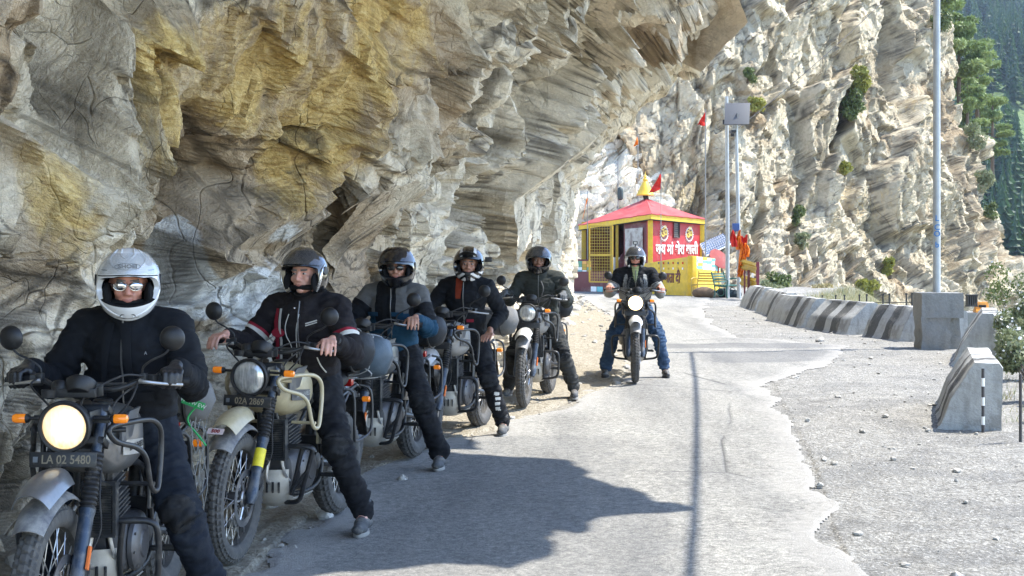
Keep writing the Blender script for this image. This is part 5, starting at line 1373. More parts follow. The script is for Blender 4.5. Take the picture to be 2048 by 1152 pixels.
# ---- rider 6
B6, S6 = make_bike(5, 1.545, 17.85, 5, 1, 'motorcycle standing alone on the road with bright headlight and small clear windscreen', blackp, M_blk, 2, None, 0, 0, screen=True, beakcol=white_shell)
grey6 = cloth('light grey textile', (.26, .26, .25), .85, .1)
lime = cloth('lime shirt', (.30, .34, .17), .9)
def jf6(c, x):
    if c is None: return armcuts(x, (.55,))+xcuts(x, (-.11, .11), 1.15)+[zcut(1.22), zcut(1.10), zcut(1.30)]
    r = np.zeros(len(c)); az = np.abs(c[:, 0])
    r[(az > .11) & (c[:, 2] < 1.22)] = 1; r[(c[:, 2] < 1.10)] = 1; r[(c[:, 2] > 1.22) & (az > .1) & (c[:, 2] < 1.30)] = 1
    for sd in (1, -1):
        t, arm = armt(x, c, sd)
        r[arm & (t > .0) & (t < .55)] = 0; r[arm & (t >= .55)] = 1
    r[(az < .012+(c[:, 2]-1.2)*.18) & (c[:, 2] > 1.22) & (c[:, 1] < .15)] = 2
    return r
def helm6(o, H, R):
    h = make_helmet(o, H, R, [sil_shell, lining], False, (56, -60, 14), V_clear, (16, 62), visor_az=64)
    cm = MB(); cm.cyl((0, -.03, .135), (0, -.03, .175), .008); cm.box((0, -.035, .195), (.06, .032, .042)); ob = link('action_camera', cm.mesh('action_camera', [M_blk2], bevel=.004), h)
    lb = MB(); lb.box((.0, -.0525, .195), (.036, .003, .026)); link('camera_front', lb.mesh('camera_front', [simple('camera front', (.5, .5, .5), .3)]), ob)
    return h
def ex6(j, front, c):
    for s in (1, -1): flap(j, front, s*.10, 1.06, .09, .04, grey6)
make_person(B6, S6, 'person in grey and black jacket and blue jeans facing us on the open road', SK1, ([blk_cloth, grey6, lime], jf6), jeans, boot_b, head_yaw=0, head_pitch=3, helmet=helm6, glasses=(dark_lens, M_blk2, 1.05), seed=15, foot=(.37, .13), extra=ex6, wide=1.08, girth=1.05, knee_out=.45)
# ================================================================ luggage tied behind the riders
def duffel(name, bike, c, r, L, mat, label, straps=True, axis='x', cords=None):
    """roll bag lying across the rack; c in bike coordinates"""
    M = bike.matrix_basis if False else (Matrix.Translation(bike.location) @ bike.rotation_euler.to_matrix().to_4x4())
    root = empty(name, M @ Vector(c), bike.rotation_euler.z, label, 'bag', 'luggage on the motorcycles')
    b = MB(); n = 14; pts = []; rr = []
    for k in range(n+1):
        t = -1+2*k/n; pts.append(Vector((t*L/2, 0, 0))); rr.append(r*(1-abs(t)**5)**.4 if abs(t) < 1 else r*.05)
    b.tube(pts, rr, 28); me = b.mesh(name, [mat], angle=80)
    P = co_of(me); N = no_of(me); P = P+N*(.10*r*fbm(P*7, 3, 5)+.05*r*(1-np.abs(fbm(P*16, 2, 9))*2))[:, None]; P[:, 2] *= .88
    me.vertices.foreach_set('co', P.astype(np.float32).ravel()); me.update()
    body = link('bag_body', me, root)
    for s in ((-.28, .28) if straps else ()):
        sb = MB(); sb.tube([Vector((s*L, math.cos(a)*r*1.06, math.sin(a)*r*.95)) for a in np.linspace(0, 2*math.pi, 26, endpoint=False)], .009, 6, True); link('strap', sb.mesh('strap', [M_blk2]), root)
    if cords:
        for q in range(cords):
            cb = MB(); ph = q*.9; cb.tube([Vector((math.sin(a*2+ph)*L*.34, math.cos(a)*r*1.07, math.sin(a)*r*.96)) for a in np.linspace(0, 2*math.pi, 40, endpoint=False)], .004, 5, True); link('cord', cb.mesh('cord', [simple('pale cord', (.42, .44, .46), .6)]), root)
    return root
bagm = cloth('black waterproof bag', (.022, .024, .028), .55, .35, (.12, .12, .12)); bagb = cloth('blue grey plastic sheet', (.07, .095, .12), .4, .3, (.2, .22, .24)); bagg = cloth('grey bag', (.12, .12, .12), .7, .3)
duffel('duffel_bag', B1, (.0, .74, .93), .125, .52, bagg, 'grey roll bag with black straps behind the rider in the white helmet')
gr = MB(); gr.box((0, 0, 0), (.11, .004, .035))
_M1 = Matrix.Translation(B1.location) @ B1.rotation_euler.to_matrix().to_4x4()
gs = empty('luggage_strap', _M1 @ Vector((.20, .58, .93)), 0, 'green printed strap hanging from the grey bag behind the white helmet rider', 'strap')
grm = simple('bright green webbing', (.02, .30, .08), .6); o_ = link('webbing', gr.mesh('webbing', [grm]), gs); o_.rotation_euler = (0, .35, 0)
g2 = MB(); g2.tube([(.02, 0, -.01), (-.03, .01, -.08), (.03, 0, -.16), (.06, 0, -.20)], .005, 5, sm=4); link('strap_tail', g2.mesh('strap_tail', [grm]), gs)
lt = link('lettering', text_mesh('WWW.EW', .026, simple('strap print', (.6, .65, .6), .5), .0005), o_); lt.matrix_local = basis((1, 0, 0), (0, 0, 1), (0, -.0025, 0))
# cargo net on the first motorcycle
nb = MB()
for k in range(5): nb.tube([_M1 @ Vector((.20+.012*math.sin(k*2+t*9), .52+.07*k, .86-.5*t)) for t in np.linspace(0, 1, 12)], .0022, 5)
for k in range(4): nb.tube([_M1 @ Vector((.205, .52+.28*t, .82-.1*k+.03*math.sin(t*12+k))) for t in np.linspace(0, 1, 12)], .0022, 5)
nt = link('cargo_net', nb.mesh('cargo_net', [simple('net cord', (.2, .2, .19), .7)])); tag(nt, 'pale mesh cargo net hanging beside the rear wheel of the nearest motorcycle', 'net')
duffel('duffel_bag', B2, (.0, .70, 1.02), .14, .52, bagm, 'black roll bag lashed behind the charcoal jacket rider', True)
duffel('duffel_bag', B2, (.02, .92, .97), .15, .56, bagb, 'blue grey sheet wrapped bundle with pale cords, tied behind the black roll bag', False, cords=5)
duffel('duffel_bag', B3, (.02, .72, 1.0), .14, .5, bagm, 'black duffel bag behind the teal jacket rider', True)
duffel('duffel_bag', B4, (.04, .78, .98), .15, .62, bagg, 'grey duffel bag behind the rider with the side camera', True)
duffel('duffel_bag', B5, (-.02, .74, .97), .13, .60, bagm, 'black roll bag on the rack of the last parked motorcycle', True)
# ================================================================ shrine and roadside things
def paint(name, col, rough=.6, dirt=.25, dc=(.3, .27, .22), scale=5, var=.15): return simple(name, col, rough, dirt=dirt, dirtcol=dc, scale=scale, var=var, bump=.1)
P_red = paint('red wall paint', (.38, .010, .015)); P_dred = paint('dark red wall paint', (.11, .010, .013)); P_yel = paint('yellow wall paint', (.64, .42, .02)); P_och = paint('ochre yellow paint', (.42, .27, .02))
P_roof = paint('pink red roof sheet', (.42, .055, .06), .5, .4, (.34, .17, .15)); P_wht = paint('white paint', (.78, .77, .74), .6, .1); P_gld = paint('gold painted metal', (.70, .45, .04), .4, .1)
P_cyan = paint('turquoise tile', (.12, .45, .48), .4, .1); P_grn = paint('green tile', (.08, .25, .16), .4, .1); P_or = paint('orange tile', (.62, .30, .05), .4, .1)
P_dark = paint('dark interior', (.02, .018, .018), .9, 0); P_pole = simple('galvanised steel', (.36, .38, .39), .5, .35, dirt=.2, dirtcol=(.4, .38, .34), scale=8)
P_gpole = simple('grey painted pole', (.22, .22, .22), .5, .2, dirt=.3); P_gre = paint('green bench paint', (.015, .10, .08), .5, .2); P_cred = cloth('red flag cloth', (.55, .03, .02), .8); P_cora = cloth('orange flag cloth', (.70, .19, .02), .8)
def quadwall(name, a, b, z0, z1, th, mat, parent, z1b=None):
    """upright slab from a to b (x,y), thickness behind it; z1b = top height at b"""
    a = Vector((a[0], a[1], 0)); b = Vector((b[0], b[1], 0)); d = (b-a).normalized(); n = Vector((-d.y, d.x, 0))*th; z1b = z1 if z1b is None else z1b
    m = MB(); vs = [a+V3(0, 0, z0), b+V3(0, 0, z0), b+V3(0, 0, z1b), a+V3(0, 0, z1)]; m.add(vs+[v+n for v in vs], [(0, 1, 2, 3), (7, 6, 5, 4), (0, 4, 5, 1), (1, 5, 6, 2), (2, 6, 7, 3), (3, 7, 4, 0)])
    return link(name, m.mesh(name, [mat], bevel=.008), parent)
shr = empty('shrine', (5.0, 54.5, .15), 0, 'small red and yellow roadside shrine with pink pyramid roof and golden finial', 'shrine')
INV = Matrix.Translation(-shr.location)
def sx(o): o.matrix_local = INV; return o
rA, rL, rB, rR = W(1303, 427, 51), W(1155, 450, 55.5), Vector((4.7, 58.6, 2.75)), W(1413, 438, 54.2); ap = W(1293, 397, 55)
m = MB(); up = Vector((0, 0, .05)); corners = [rA, rL, rB, rR]
for i in range(4):
    p, q = corners[i], corners[(i+1) % 4]; G = []
    for u in np.linspace(0, 1, 12):
        e = p.lerp(q, u); G.append([e.lerp(ap, v)+Vector((0, 0, .012*math.sin(u*40)-.10*v*(1-v))) for v in np.linspace(0, 1, 8)])
    m.grid(G)
sx(link('roof', m.mesh('roof', [P_roof], thick=.03, angle=20), shr))
cen = (rA+rL+rB+rR)/4
for i, (p, q) in enumerate([(rL, rA), (rA, rR), (rR, rB), (rB, rL)]):
    pi = p.lerp(cen, .02); qi = q.lerp(cen, .02); m = MB(); a = [pi, qi, qi-V3(0, 0, .19), pi-V3(0, 0, .19)]; off = (cen-(p+q)/2); off.z = 0; off = off.normalized()*.05
    m.add(a+[v+off for v in a], [(0, 1, 2, 3), (7, 6, 5, 4), (0, 4, 5, 1), (1, 5, 6, 2), (2, 6, 7, 3), (3, 7, 4, 0)]); sx(link('fascia', m.mesh('fascia', [P_yel]), shr))
def ins(p, k=.12): return p.lerp(Vector((cen.x, cen.y, p.z)), k)
wA, wL, wB, wR = ins(rA, .10), ins(rL, .10), ins(rB, .1), ins(rR, .07)
zt = 2.95
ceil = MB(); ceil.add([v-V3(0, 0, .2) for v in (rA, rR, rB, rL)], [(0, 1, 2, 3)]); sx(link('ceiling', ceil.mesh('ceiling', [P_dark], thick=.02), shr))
def onw(a, b, t): return (a.x+(b.x-a.x)*t, a.y+(b.y-a.y)*t)
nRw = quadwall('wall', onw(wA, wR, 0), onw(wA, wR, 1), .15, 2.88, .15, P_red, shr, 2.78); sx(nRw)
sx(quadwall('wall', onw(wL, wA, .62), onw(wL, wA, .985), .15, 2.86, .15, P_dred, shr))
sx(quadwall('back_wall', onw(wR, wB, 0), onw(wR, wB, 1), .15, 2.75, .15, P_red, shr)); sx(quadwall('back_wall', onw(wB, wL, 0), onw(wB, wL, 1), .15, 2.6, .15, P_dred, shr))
for p in (wA, wR, wL): m = MB(); m.box((p.x, p.y-.02, 1.5), (.17, .17, 2.74)); sx(link('pillar', m.mesh('pillar', [P_yel if p is not wL else P_och], bevel=.01), shr))
for t in (.44, .52): x, y = onw(wL, wA, t); m = MB(); m.box((x, y, 1.45), (.10, .10, 2.6)); sx(link('door_post', m.mesh('door_post', [P_och]), shr))
dR = Vector((wR.x-wA.x, wR.y-wA.y, 0)).normalized(); nR = Vector((dR.y, -dR.x, 0))
dL = Vector((wA.x-wL.x, wA.y-wL.y, 0)).normalized(); nL = Vector((dL.y, -dL.x, 0))
def on_right(t, z, off=.01):
    x, y = onw(wA, wR, t); return Vector((x, y, z))+nR*off
LW = (wR-wA).length
def pt_from_px(X, Y, a, b, off=.012):
    """point where the view line of photo pixel X,Y meets the upright plane a-b"""
    k = (X-1024)/FPX; dx, dy = b.x-a.x, b.y-a.y; t = (k*a.y-a.x)/(dx-k*dy); x = a.x+dx*t; y = a.y+dy*t; n = Vector((dy, -dx, 0)).normalized()
    return Vector((x, y, CH-(Y-HY)/FPX*y))+n*off
# om signs
for (X, Y, r) in ((1327.5, 467, .25), (1378, 469, .245)):
    c = pt_from_px(X, Y, wA, wR, .016); em = empty('om_sign'); em.parent = shr; em.matrix_local = INV @ basis(dR, (0, 0, 1), c)
    m = MB(); m.torus((0, 0, 0), (0, 0, 1), r, .016, 40, 6)
    for k in range(20):
        a = 2*math.pi*k/20; e = Vector((math.cos(a), math.sin(a), 0)); m.cyl(e*(r+.025), e*(r+.06), .010, n=5)
    link('ring', m.mesh('ring', [P_wht]), em); link('om_letter', text_mesh('ॐ', .50, P_gld, .008, .008, name='om_letter'), em)
    dm = MB(); dm.lathe([(r-.01, 0), (r-.01, .003), (.001, .003)], (0, 0, -.006), (0, 0, 1), 32); link('disc', dm.mesh('disc', [P_dred]), em)
t_ = link('lettering', text_mesh('जय मां शेरा वाली', .52, P_wht, .006, .012, sx=.93), shr); t_.matrix_local = INV @ basis(dR, (0, 0, 1), pt_from_px(1354, 496, wA, wR, .014)-V3(0, 0, .06))
# louvre window
wc = pt_from_px(1352, 460, wA, wR, .01); wn = empty('window'); wn.parent = shr; wn.matrix_local = INV @ basis(dR, (0, 0, 1), wc)
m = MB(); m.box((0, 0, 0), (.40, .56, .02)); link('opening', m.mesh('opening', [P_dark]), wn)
m = MB(); [m.box((-.06, -.23+.075*k, .02), (.24, .03, .02), Matrix.Rotation(.5, 3, 'X')) for k in range(7)]; link('slats', m.mesh('slats', [P_gpole]), wn)
m = MB(); [m.box(c_, s_) for c_, s_ in (((-.21, 0, .01), (.03, .6, .05)), ((.21, 0, .01), (.03, .6, .05)), ((0, .29, .01), (.45, .03, .05)), ((0, -.29, .01), (.45, .03, .05)))]; link('window_frame', m.mesh('window_frame', [P_dred]), wn)
# poster beside the door
m = MB(); a, b = pt_from_px(1252, 458, wL, wA, .03), pt_from_px(1287, 455, wL, wA, .03); c_, d_ = pt_from_px(1287, 520, wL, wA, .03), pt_from_px(1252, 522, wL, wA, .03); m.add([a, b, c_, d_], [(0, 1, 2, 3)])
pm = NT('faded poster'); n_ = pm.noise(3.5, 4, .6); pm.set(Base_Color=pm.ramp(n_, [(.35, (.16, .12, .11)), (.5, (.32, .30, .28)), (.65, (.42, .41, .39))]), Roughness=.5)
sx(link('poster', m.mesh('poster', [pm.m], thick=.01), shr))
pf = MB(); mid = (a+b+c_+d_)/4; pf.lathe([(.30, 0), (.12, .55), (.03, .7), (.001, .72)], mid-V3(0, 0, .35)+nL*.002, (0, 0, 1), 4) if False else None
# interior shrine shelf shapes
m = MB(); x, y = onw(wL, wA, .58); m.box((x+.3, y+1.0, .9), (1.0, .6, 1.2)); sx(link('altar', m.mesh('altar', [P_wht], bevel=.02), shr))
m = MB(); m.lathe([(.28, 0), (.30, .3), (.2, .6), (.1, .8), (.02, .95)], (x+.1, y+.45, .7), (0, 0, 1), 16); sx(link('idol', m.mesh('idol', [P_dred]), shr))
# folding grille door, standing open in front of the entrance
gd = empty('grille_door'); gd.parent = shr; g0, g1 = W(1179, 560, 51.7), W(1225, 560, 51.1)
gdir = Vector((g1.x-g0.x, g1.y-g0.y, 0)); gw = gdir.length; gd.matrix_local = INV @ basis(gdir, (0, 0, 1), (g0.x, g0.y, .62)); gh = 2.02
m = MB(); [m.box(c_, s_) for c_, s_ in (((0, gh/2, 0), (.05, gh, .04)), ((gw, gh/2, 0), (.05, gh, .04)), ((gw/2, 0, 0), (gw, .05, .04)), ((gw/2, gh, 0), (gw, .05, .04)), ((gw/2, gh*.48, 0), (gw, .09, .04)))]; link('door_frame', m.mesh('door_frame', [P_och]), gd)
m = MB()
for k in range(1, 9): m.cyl((gw*k/9, 0, 0), (gw*k/9, gh, 0), .010, n=5)
for k in range(1, 19): m.cyl((0, gh*k/19, .012), (gw, gh*k/19, .012), .010, n=5)
link('grille', m.mesh('grille', [paint('brown gold grille', (.30, .20, .03))]), gd)
# plinth under the shrine
m = MB(); ex = [ins(p, -.02) for p in (wA, wR, wB, wL)]; m.add([Vector((p.x, p.y, -.1)) for p in ex]+[Vector((p.x, p.y, .60)) for p in ex], [(3, 2, 1, 0), (4, 5, 6, 7), (0, 1, 5, 4), (1, 2, 6, 5), (2, 3, 7, 6), (3, 0, 4, 7)]); sx(link('plinth', m.mesh('plinth', [P_dred], bevel=.01), shr))
# finial
fc = ap+V3(-.05, 0, 0); m = MB(); m.lathe([(.42, .02), (.44, .06), (.40, .12), (.34, .25), (.26, .42), (.16, .62), (.09, .72), (.12, .76), (.12, .82), (.05, .88), (.09, .93), (.05, .98), (.02, 1.08), (.008, 1.2)], fc+V3(0, 0, .12), (0, 0, 1), 28, sx=1.0)
m.v = [((v[0]-fc.x)*.78+fc.x, (v[1]-fc.y)*.78+fc.y, (v[2]-fc.z)*.80+fc.z) for v in m.v]
fo = sx(link('finial', m.mesh('finial', [P_gld], angle=50), shr)); m = MB(); m.cyl(ap-V3(0, 0, .1), ap+V3(-.05, 0, .16), .10); l_ = link('finial_base', m.mesh('finial_base', [P_dark]), fo)
# dark red low wall with tiles, left of the door
pw = empty('low_wall', (2.6, 54, .15), 0, 'dark red low wall with multicoloured tile band left of the shrine door', 'wall'); I2 = Matrix.Translation(-pw.location)
q0, q1 = W(1122, 560, 55), W(1232, 575, 52.2)
o_ = quadwall('wall_body', (q0.x, q0.y), (q1.x, q1.y), .0, .95, .25, P_dred, pw, .98); o_.matrix_local = I2
def tilegrid(parent, I, a, b, z0, z1, nx, nz, mats, seed, off=.012, zb=None, skip=0):
    rnd = random.Random(seed); a = Vector((a.x, a.y, 0)); b = Vector((b.x, b.y, 0)); d = (b-a); n = Vector((d.y, -d.x, 0)).normalized()*off; m = MB()
    for i in range(nx):
        for k in range(nz):
            if rnd.random() < skip: continue
            p = a+d*((i+.04)/nx)+n; q = a+d*((i+.96)/nx)+n; h = (z1-z0)/nz; zz = z0+h*k; t0 = (zb or 0)*(i/nx)
            m.add([p+V3(0, 0, zz+t0), q+V3(0, 0, zz+t0), q+V3(0, 0, zz+h*.94+t0), p+V3(0, 0, zz+h*.94+t0)], [(0, 1, 2, 3)], rnd.randrange(len(mats)))
    o = link('tiles', m.mesh('tiles', mats, fixn=False), parent); o.matrix_local = I; return o
u0, u1 = W(1120, 560, 55.2), W(1183, 565, 53.8)
o_ = quadwall('upper_band', (u0.x, u0.y), (u1.x, u1.y), .95, 1.45, .2, P_dred, pw, 1.40); o_.matrix_local = I2
tilegrid(pw, I2, u0, u1, .78, 1.36, 7, 5, [P_cyan, P_grn, P_or, P_wht, P_och, P_grn], 3, .012)
tilegrid(pw, I2, q0, q1, .22, .42, 9, 1, [P_cyan, P_wht, P_dred], 4, .012, skip=.4)
# yellow parapet in front
yw = empty('yellow_wall', (6.2, 49, .15), 0, 'yellow boundary wall with tile trim in front of the shrine', 'wall'); I3 = Matrix.Translation(-yw.location)
y0, y1, y2 = W(1287, 590, 51.6), W(1385, 588, 48.8), W(1441, 582, 51.2)
o_ = quadwall('wall_body', (y0.x, y0.y), (y1.x, y1.y), -.05, 1.28, .18, P_yel, yw, 1.56); o_.matrix_local = I3
o_ = quadwall('side_wall', (y1.x, y1.y), (y2.x, y2.y), -.05, 1.57, .18, P_yel, yw, 1.44); o_.matrix_local = I3
v1, v2 = y1.lerp(y2, .02), y1.lerp(y2, .98)
tilegrid(yw, I3, v1, v2, 1.13, 1.555, 6, 4, [P_cyan, P_wht, P_cyan, P_wht, P_yel, P_wht], 9, .012, -.13)
m = MB(); dd = Vector((y1.x-y0.x, y1.y-y0.y, 0)).normalized()
for i in range(6):
    for k in range(2): c_ = pt_from_px(1318+9.6*i, 526+11*k, y0, y1, .012); R_ = basis(dd, (0, 0, 1), (0, 0, 0)).to_3x3(); m.box(c_, (.07, .07, .012), R_, mat=(i*2+k*3) % 4)
o_ = link('tile_studs', m.mesh('tile_studs', [paint('navy tile', (.03, .05, .1)), P_wht, P_cred, P_och]), yw); o_.matrix_local = I3
o_ = link('lettering', text_mesh('जय माता दी', .50, P_dred, .006, .010, sx=.72), yw); o_.matrix_local = I3 @ basis(dd, (0, 0, 1), pt_from_px(1336, 556, y0, y1, .014))
# ---- flags and poles
def flagmesh(pts, n=14, m_=8, wave=.06, seed=0):
    """cloth between a hoist edge (two points) and a fly point"""
    a, b, c = map(Vector, pts); G = []
    for i in range(n+1):
        t = i/n; G.append([(a.lerp(c, t)).lerp(b.lerp(c, t*.96), k/m_)+Vector((0, wave*math.sin(t*9+k*.7+seed), wave*.5*math.sin(t*6+seed)*t)) for k in range(m_+1)])
    b_ = MB(); b_.grid(G); return b_
def flagpole(X, ybot, ytop, d, r, fp, mat, label, polemat=P_gpole, cat='flag', z0=None, plabel=None):
    p0 = W(X, ybot, d); p1 = W(X, ytop, d)
    if z0 is not None: p0.z = z0
    root = empty('flag_pole', p0, 0, label, cat, 'flags around the shrine'); m = MB(); m.tube([Vector((0, 0, 0)), p1-p0], [r, r*.8], 8); link('pole', m.mesh('pole', [polemat]), root)
    fo = link('flag', flagmesh([W(*q, d)-p0 for q in fp], seed=X).mesh('flag', [mat], thick=.006, angle=80), root)
    return root
flagpole(1411, 560, 218, 50.2, .022, [(1410, 224), (1410, 252), (1395, 250)], P_cred, 'red pennant at the top of the tall thin pole right of the shrine', z0=.15)
flagpole(1276, 400, 268, 56.5, .020, [(1276, 271), (1276, 290), (1267, 292)], P_cora, 'small orange flag on the thin pole rising behind the shrine roof', z0=.3)
flagpole(1322, 520, 340, 50.4, .018, [(1322, 345), (1322, 378), (1297, 388)], P_cred, 'large red flag with gold edge flying beside the golden finial', z0=.15)
flagpole(1175, 470, 382, 54.2, .018, [(1175, 390), (1175, 400), (1165, 438)], P_cora, 'orange and red flag hanging limp at the left eave of the shrine', z0=.6)
rt = empty('lantern_pole', W(1236, 420, 57), 0, 'thin pole with a small dark lantern behind the shrine roof', 'pole'); rt.location.z = .2
m = MB(); m.cyl((0, 0, 0), (0, 0, 5.2), .022, n=8); link('pole', m.mesh('pole', [P_gpole]), rt); m = MB(); m.lathe([(.05, -.05), (.11, .0), (.12, .1), (.12, .32), (.10, .42), (.03, .48)], (.09, -.05, 3.62), (0, 0, 1), 14); link('lantern', m.mesh('lantern', [paint('dark green metal', (.03, .05, .05))]), rt)
# ---- solar street lamp and its bare neighbour
lp = empty('solar_street_lamp', (0, 0, 0), 0, 'grey pole carrying a solar panel and lamp head, wrapped in flags below', 'street lamp'); b0 = W(1478, 590, 46.5); lp.location = (b0.x, b0.y, .15)
m = MB(); m.tube([(0, 0, 0), (-.02, 0, 2.5), (-.10, 0, 6.0)], [.068, .062, .05], 14); link('pole', m.mesh('pole', [P_pole]), lp)
m = MB(); R_ = Matrix.Rotation(rad(-12), 3, 'Z') @ Matrix.Rotation(rad(48), 3, 'X'); pc = Vector((-.06, .0, 6.05)); m.box(pc, (.80, 1.02, .035), R_); sp = link('solar_panel', m.mesh('solar_panel', [simple('panel backing', (.09, .09, .09), .5)], bevel=.004), lp)
m = MB(); [m.box(pc+R_ @ Vector(c_), s_, R_) for c_, s_ in (((0, .45, -.03), (.78, .04, .03)), ((0, -.45, -.03), (.78, .04, .03)), ((.37, 0, -.03), (.04, .9, .03)), ((-.37, 0, -.03), (.04, .9, .03)), ((0, .2, -.035), (.14, .1, .03)))]; link('panel_frame', m.mesh('panel_frame', [P_pole]), sp)
m = MB(); m.box((-.06, 0, 5.9), (.05, .3, .35)); m.tube([(-.1, 0, 5.4), (-.22, -.3, 5.5), (-.28, -.5, 5.45)], .02, 8); link('bracket', m.mesh('bracket', [P_gpole]), lp)
m = MB(); m.box((-.30, -.65, 5.42), (.16, .45, .08)); m.box((-.22, -.05, 5.42), (.12, .12, .22)); link('lamp_head', m.mesh('lamp_head', [M_blk2], bevel=.02), lp)
m = MB(); m.box((-.12, -.1, 2.35), (.22, .14, .26)); link('switch_box', m.mesh('switch_box', [paint('blue box', (.03, .08, .25))], bevel=.01), lp)
bp = empty('steel_pole', (0, 0, 0), 0, 'bare steel pole standing just left of the solar street lamp', 'pole'); b0 = W(1455, 590, 47.2); bp.location = (b0.x, b0.y, .15)
m = MB(); m.tube([(0, 0, 0), (.0, 0, 3), (-.03, 0, 6.7)], [.068, .065, .055], 14); link('pole', m.mesh('pole', [P_pole]), bp); m = MB(); m.box((-.11, 0, 5.85), (.10, .10, .16)); link('clamp_box', m.mesh('clamp_box', [M_blk2], bevel=.01), bp)
# flags bundled round the lamp post
cbn = empty('cloth_bundle', W(1480, 520, 46.2), 0, 'bundle of faded red and orange cloths tied round the street lamp post', 'cloth bundle'); rnd = random.Random(5)
for i in range(9):
    X = rnd.uniform(1468, 1492)+(i > 5)*8; Y = rnd.uniform(455, 478)+(i > 4)*28+(i > 6)*10; hgt = rnd.uniform(28, 48); w_ = rnd.uniform(7, 13); d = 46.2-.06*i
    G = []
    for k in range(11):
        t = k/10; cx = X+math.sin(t*3+i)*3; wd = w_*(.25+.75*math.sin(min(1, t*1.3)*math.pi*.62)); G.append([W(cx+wd*(q/6-.5), Y+hgt*t, d)+Vector((0, .07*math.sin(q*1.9+i+t*5), 0)) for q in range(7)])
    m = MB(); m.grid(G); col = [P_cred, P_cred, P_cred, P_cora, P_cred, P_cora, P_cora, P_cora, P_cora][i]
    o_ = link('cloth', m.mesh('cloth', [col], thick=.01, angle=80), cbn); o_.matrix_local = Matrix.Translation(-cbn.location)
# ---- solar panel on the ground behind the wall
sp = empty('ground_solar_panel', W(1432, 530, 54), 0, 'blue and white solar panel leaning on a stand behind the yellow wall', 'solar panel'); sp.location.z = .15
pa, pb_, pc_, pd = [W(*q)-sp.location for q in ((1400, 488, 53.0), (1445, 468, 55.5), (1462, 488, 54.5), (1412, 512, 52.2))]
m = MB(); G = [[pa.lerp(pb_, i/6).lerp(pd.lerp(pc_, i/6), j/4) for j in range(5)] for i in range(7)]; m.grid(G); pn = link('panel', m.mesh('panel', [P_wht], thick=.04), sp)
m = MB(); nn = (pb_-pa).cross(pd-pa).normalized(); nn = nn if nn.y < 0 else -nn
for i in range(12):
    for j in range(6):
        q = [pa.lerp(pb_, u).lerp(pd.lerp(pc_, u), v)+nn*.05 for u, v in (((i+.1)/12, (j+.1)/6), ((i+.9)/12, (j+.1)/6), ((i+.9)/12, (j+.9)/6), ((i+.1)/12, (j+.9)/6))]; m.add(q, [(0, 1, 2, 3)])
link('cells', m.mesh('cells', [simple('solar cell blue', (.08, .12, .22), .2, .3)], fixn=False), pn)
m = MB(); m.cyl((pb_+pc_)/2, ((pb_.x+pc_.x)/2, (pb_.y+pc_.y)/2, 0), .04); m.cyl((pa+pd)/2, ((pa.x+pd.x)/2, (pa.y+pd.y)/2, 0), .04); link('stand', m.mesh('stand', [P_gpole]), sp)
m = MB(); c_ = W(1438, 508, 50.8); m.lathe([(.42, 0), (.42, .03), (.001, .05)], (0, 0, .55), (.3, -1, .35), 12, sx=.7); m.cyl((0, .1, .5), (0, .15, -.0), .03)
o_ = link('red_board', m.mesh('red_board', [paint('faded red board', (.38, .07, .06), dirt=.4)])); o_.location = (c_.x, c_.y, .9); m = None; tag(o_, 'faded red board leaning behind the yellow wall beside the solar panel', 'board')
# ---- benches
def bench(X, d, rz, col, label):
    p = W(X, 585, d); root = empty('bench', (p.x, p.y, .16), rz, label, 'bench', 'benches by the shrine')
    for s in (-1, 1):
        m = MB(); x = s*.52; m.tube([(x, -.25, 0), (x, -.22, .2), (x, -.24, .42)], .022, 6, sm=3); m.tube([(x, .22, 0), (x, .18, .2), (x, .2, .44), (x, .30, .88)], .022, 6, sm=3); m.tube([(x, -.27, .60), (x, -.1, .66), (x, .2, .62)], .022, 6, sm=3); m.tube([(x, -.24, .42), (x, -.27, .60)], .02, 6); m.tube([(x, -.24, .4), (x, .2, .42)], .02, 6); m.torus((x, -.02, .22), (1, 0, 0), .12, .014, 14, 5)
        link('side_frame', m.mesh('side_frame', [col]), root)
    m = MB(); [m.box((0, -.22+.1*k, .44), (1.06, .07, .025)) for k in range(5)]; link('seat', m.mesh('seat', [col]), root)
    m = MB(); [m.box((0, .215+.03*k, .55+.085*k), (1.06, .02, .05)) for k in range(4)]; link('backrest', m.mesh('backrest', [col]), root)
bench(1417, 48.3, rad(-35), paint('worn yellow bench', (.42, .30, .06)), 'yellow metal bench by the yellow wall corner')
bench(1452, 47.2, rad(60), P_gre, 'dark green cast iron bench at the foot of the steel pole')
# sacks / stones beneath
for i, (X, Y, r, col) in enumerate([(1408, 583, .30, (.14, .10, .07)), (1450, 585, .26, (.02, .035, .04)), (1466, 588, .22, (.02, .03, .035)), (1432, 584, .16, (.3, .26, .2))]):
    m = MB(); m.ell((0, 0, 0), (r*1.3, r, r*.7), nu=16, nv=10); me = m.mesh('sack', [cloth('sack cloth %d' % i, col)]); P = co_of(me); N = no_of(me); me.vertices.foreach_set('co', (P+N*(.12*r*fbm(P*8, 2, i))[:, None]).astype(np.float32).ravel())
    o_ = link('sack', me); p = W(X, Y, 47.6); o_.location = (p.x, p.y, .15+r*.6); tag(o_, ['brown sack on the ground under the yellow bench', 'dark sack beside the green bench, the larger of two', 'small dark sack between the green bench and the lamp post', 'small tan sack between the two benches'][i], 'sack')
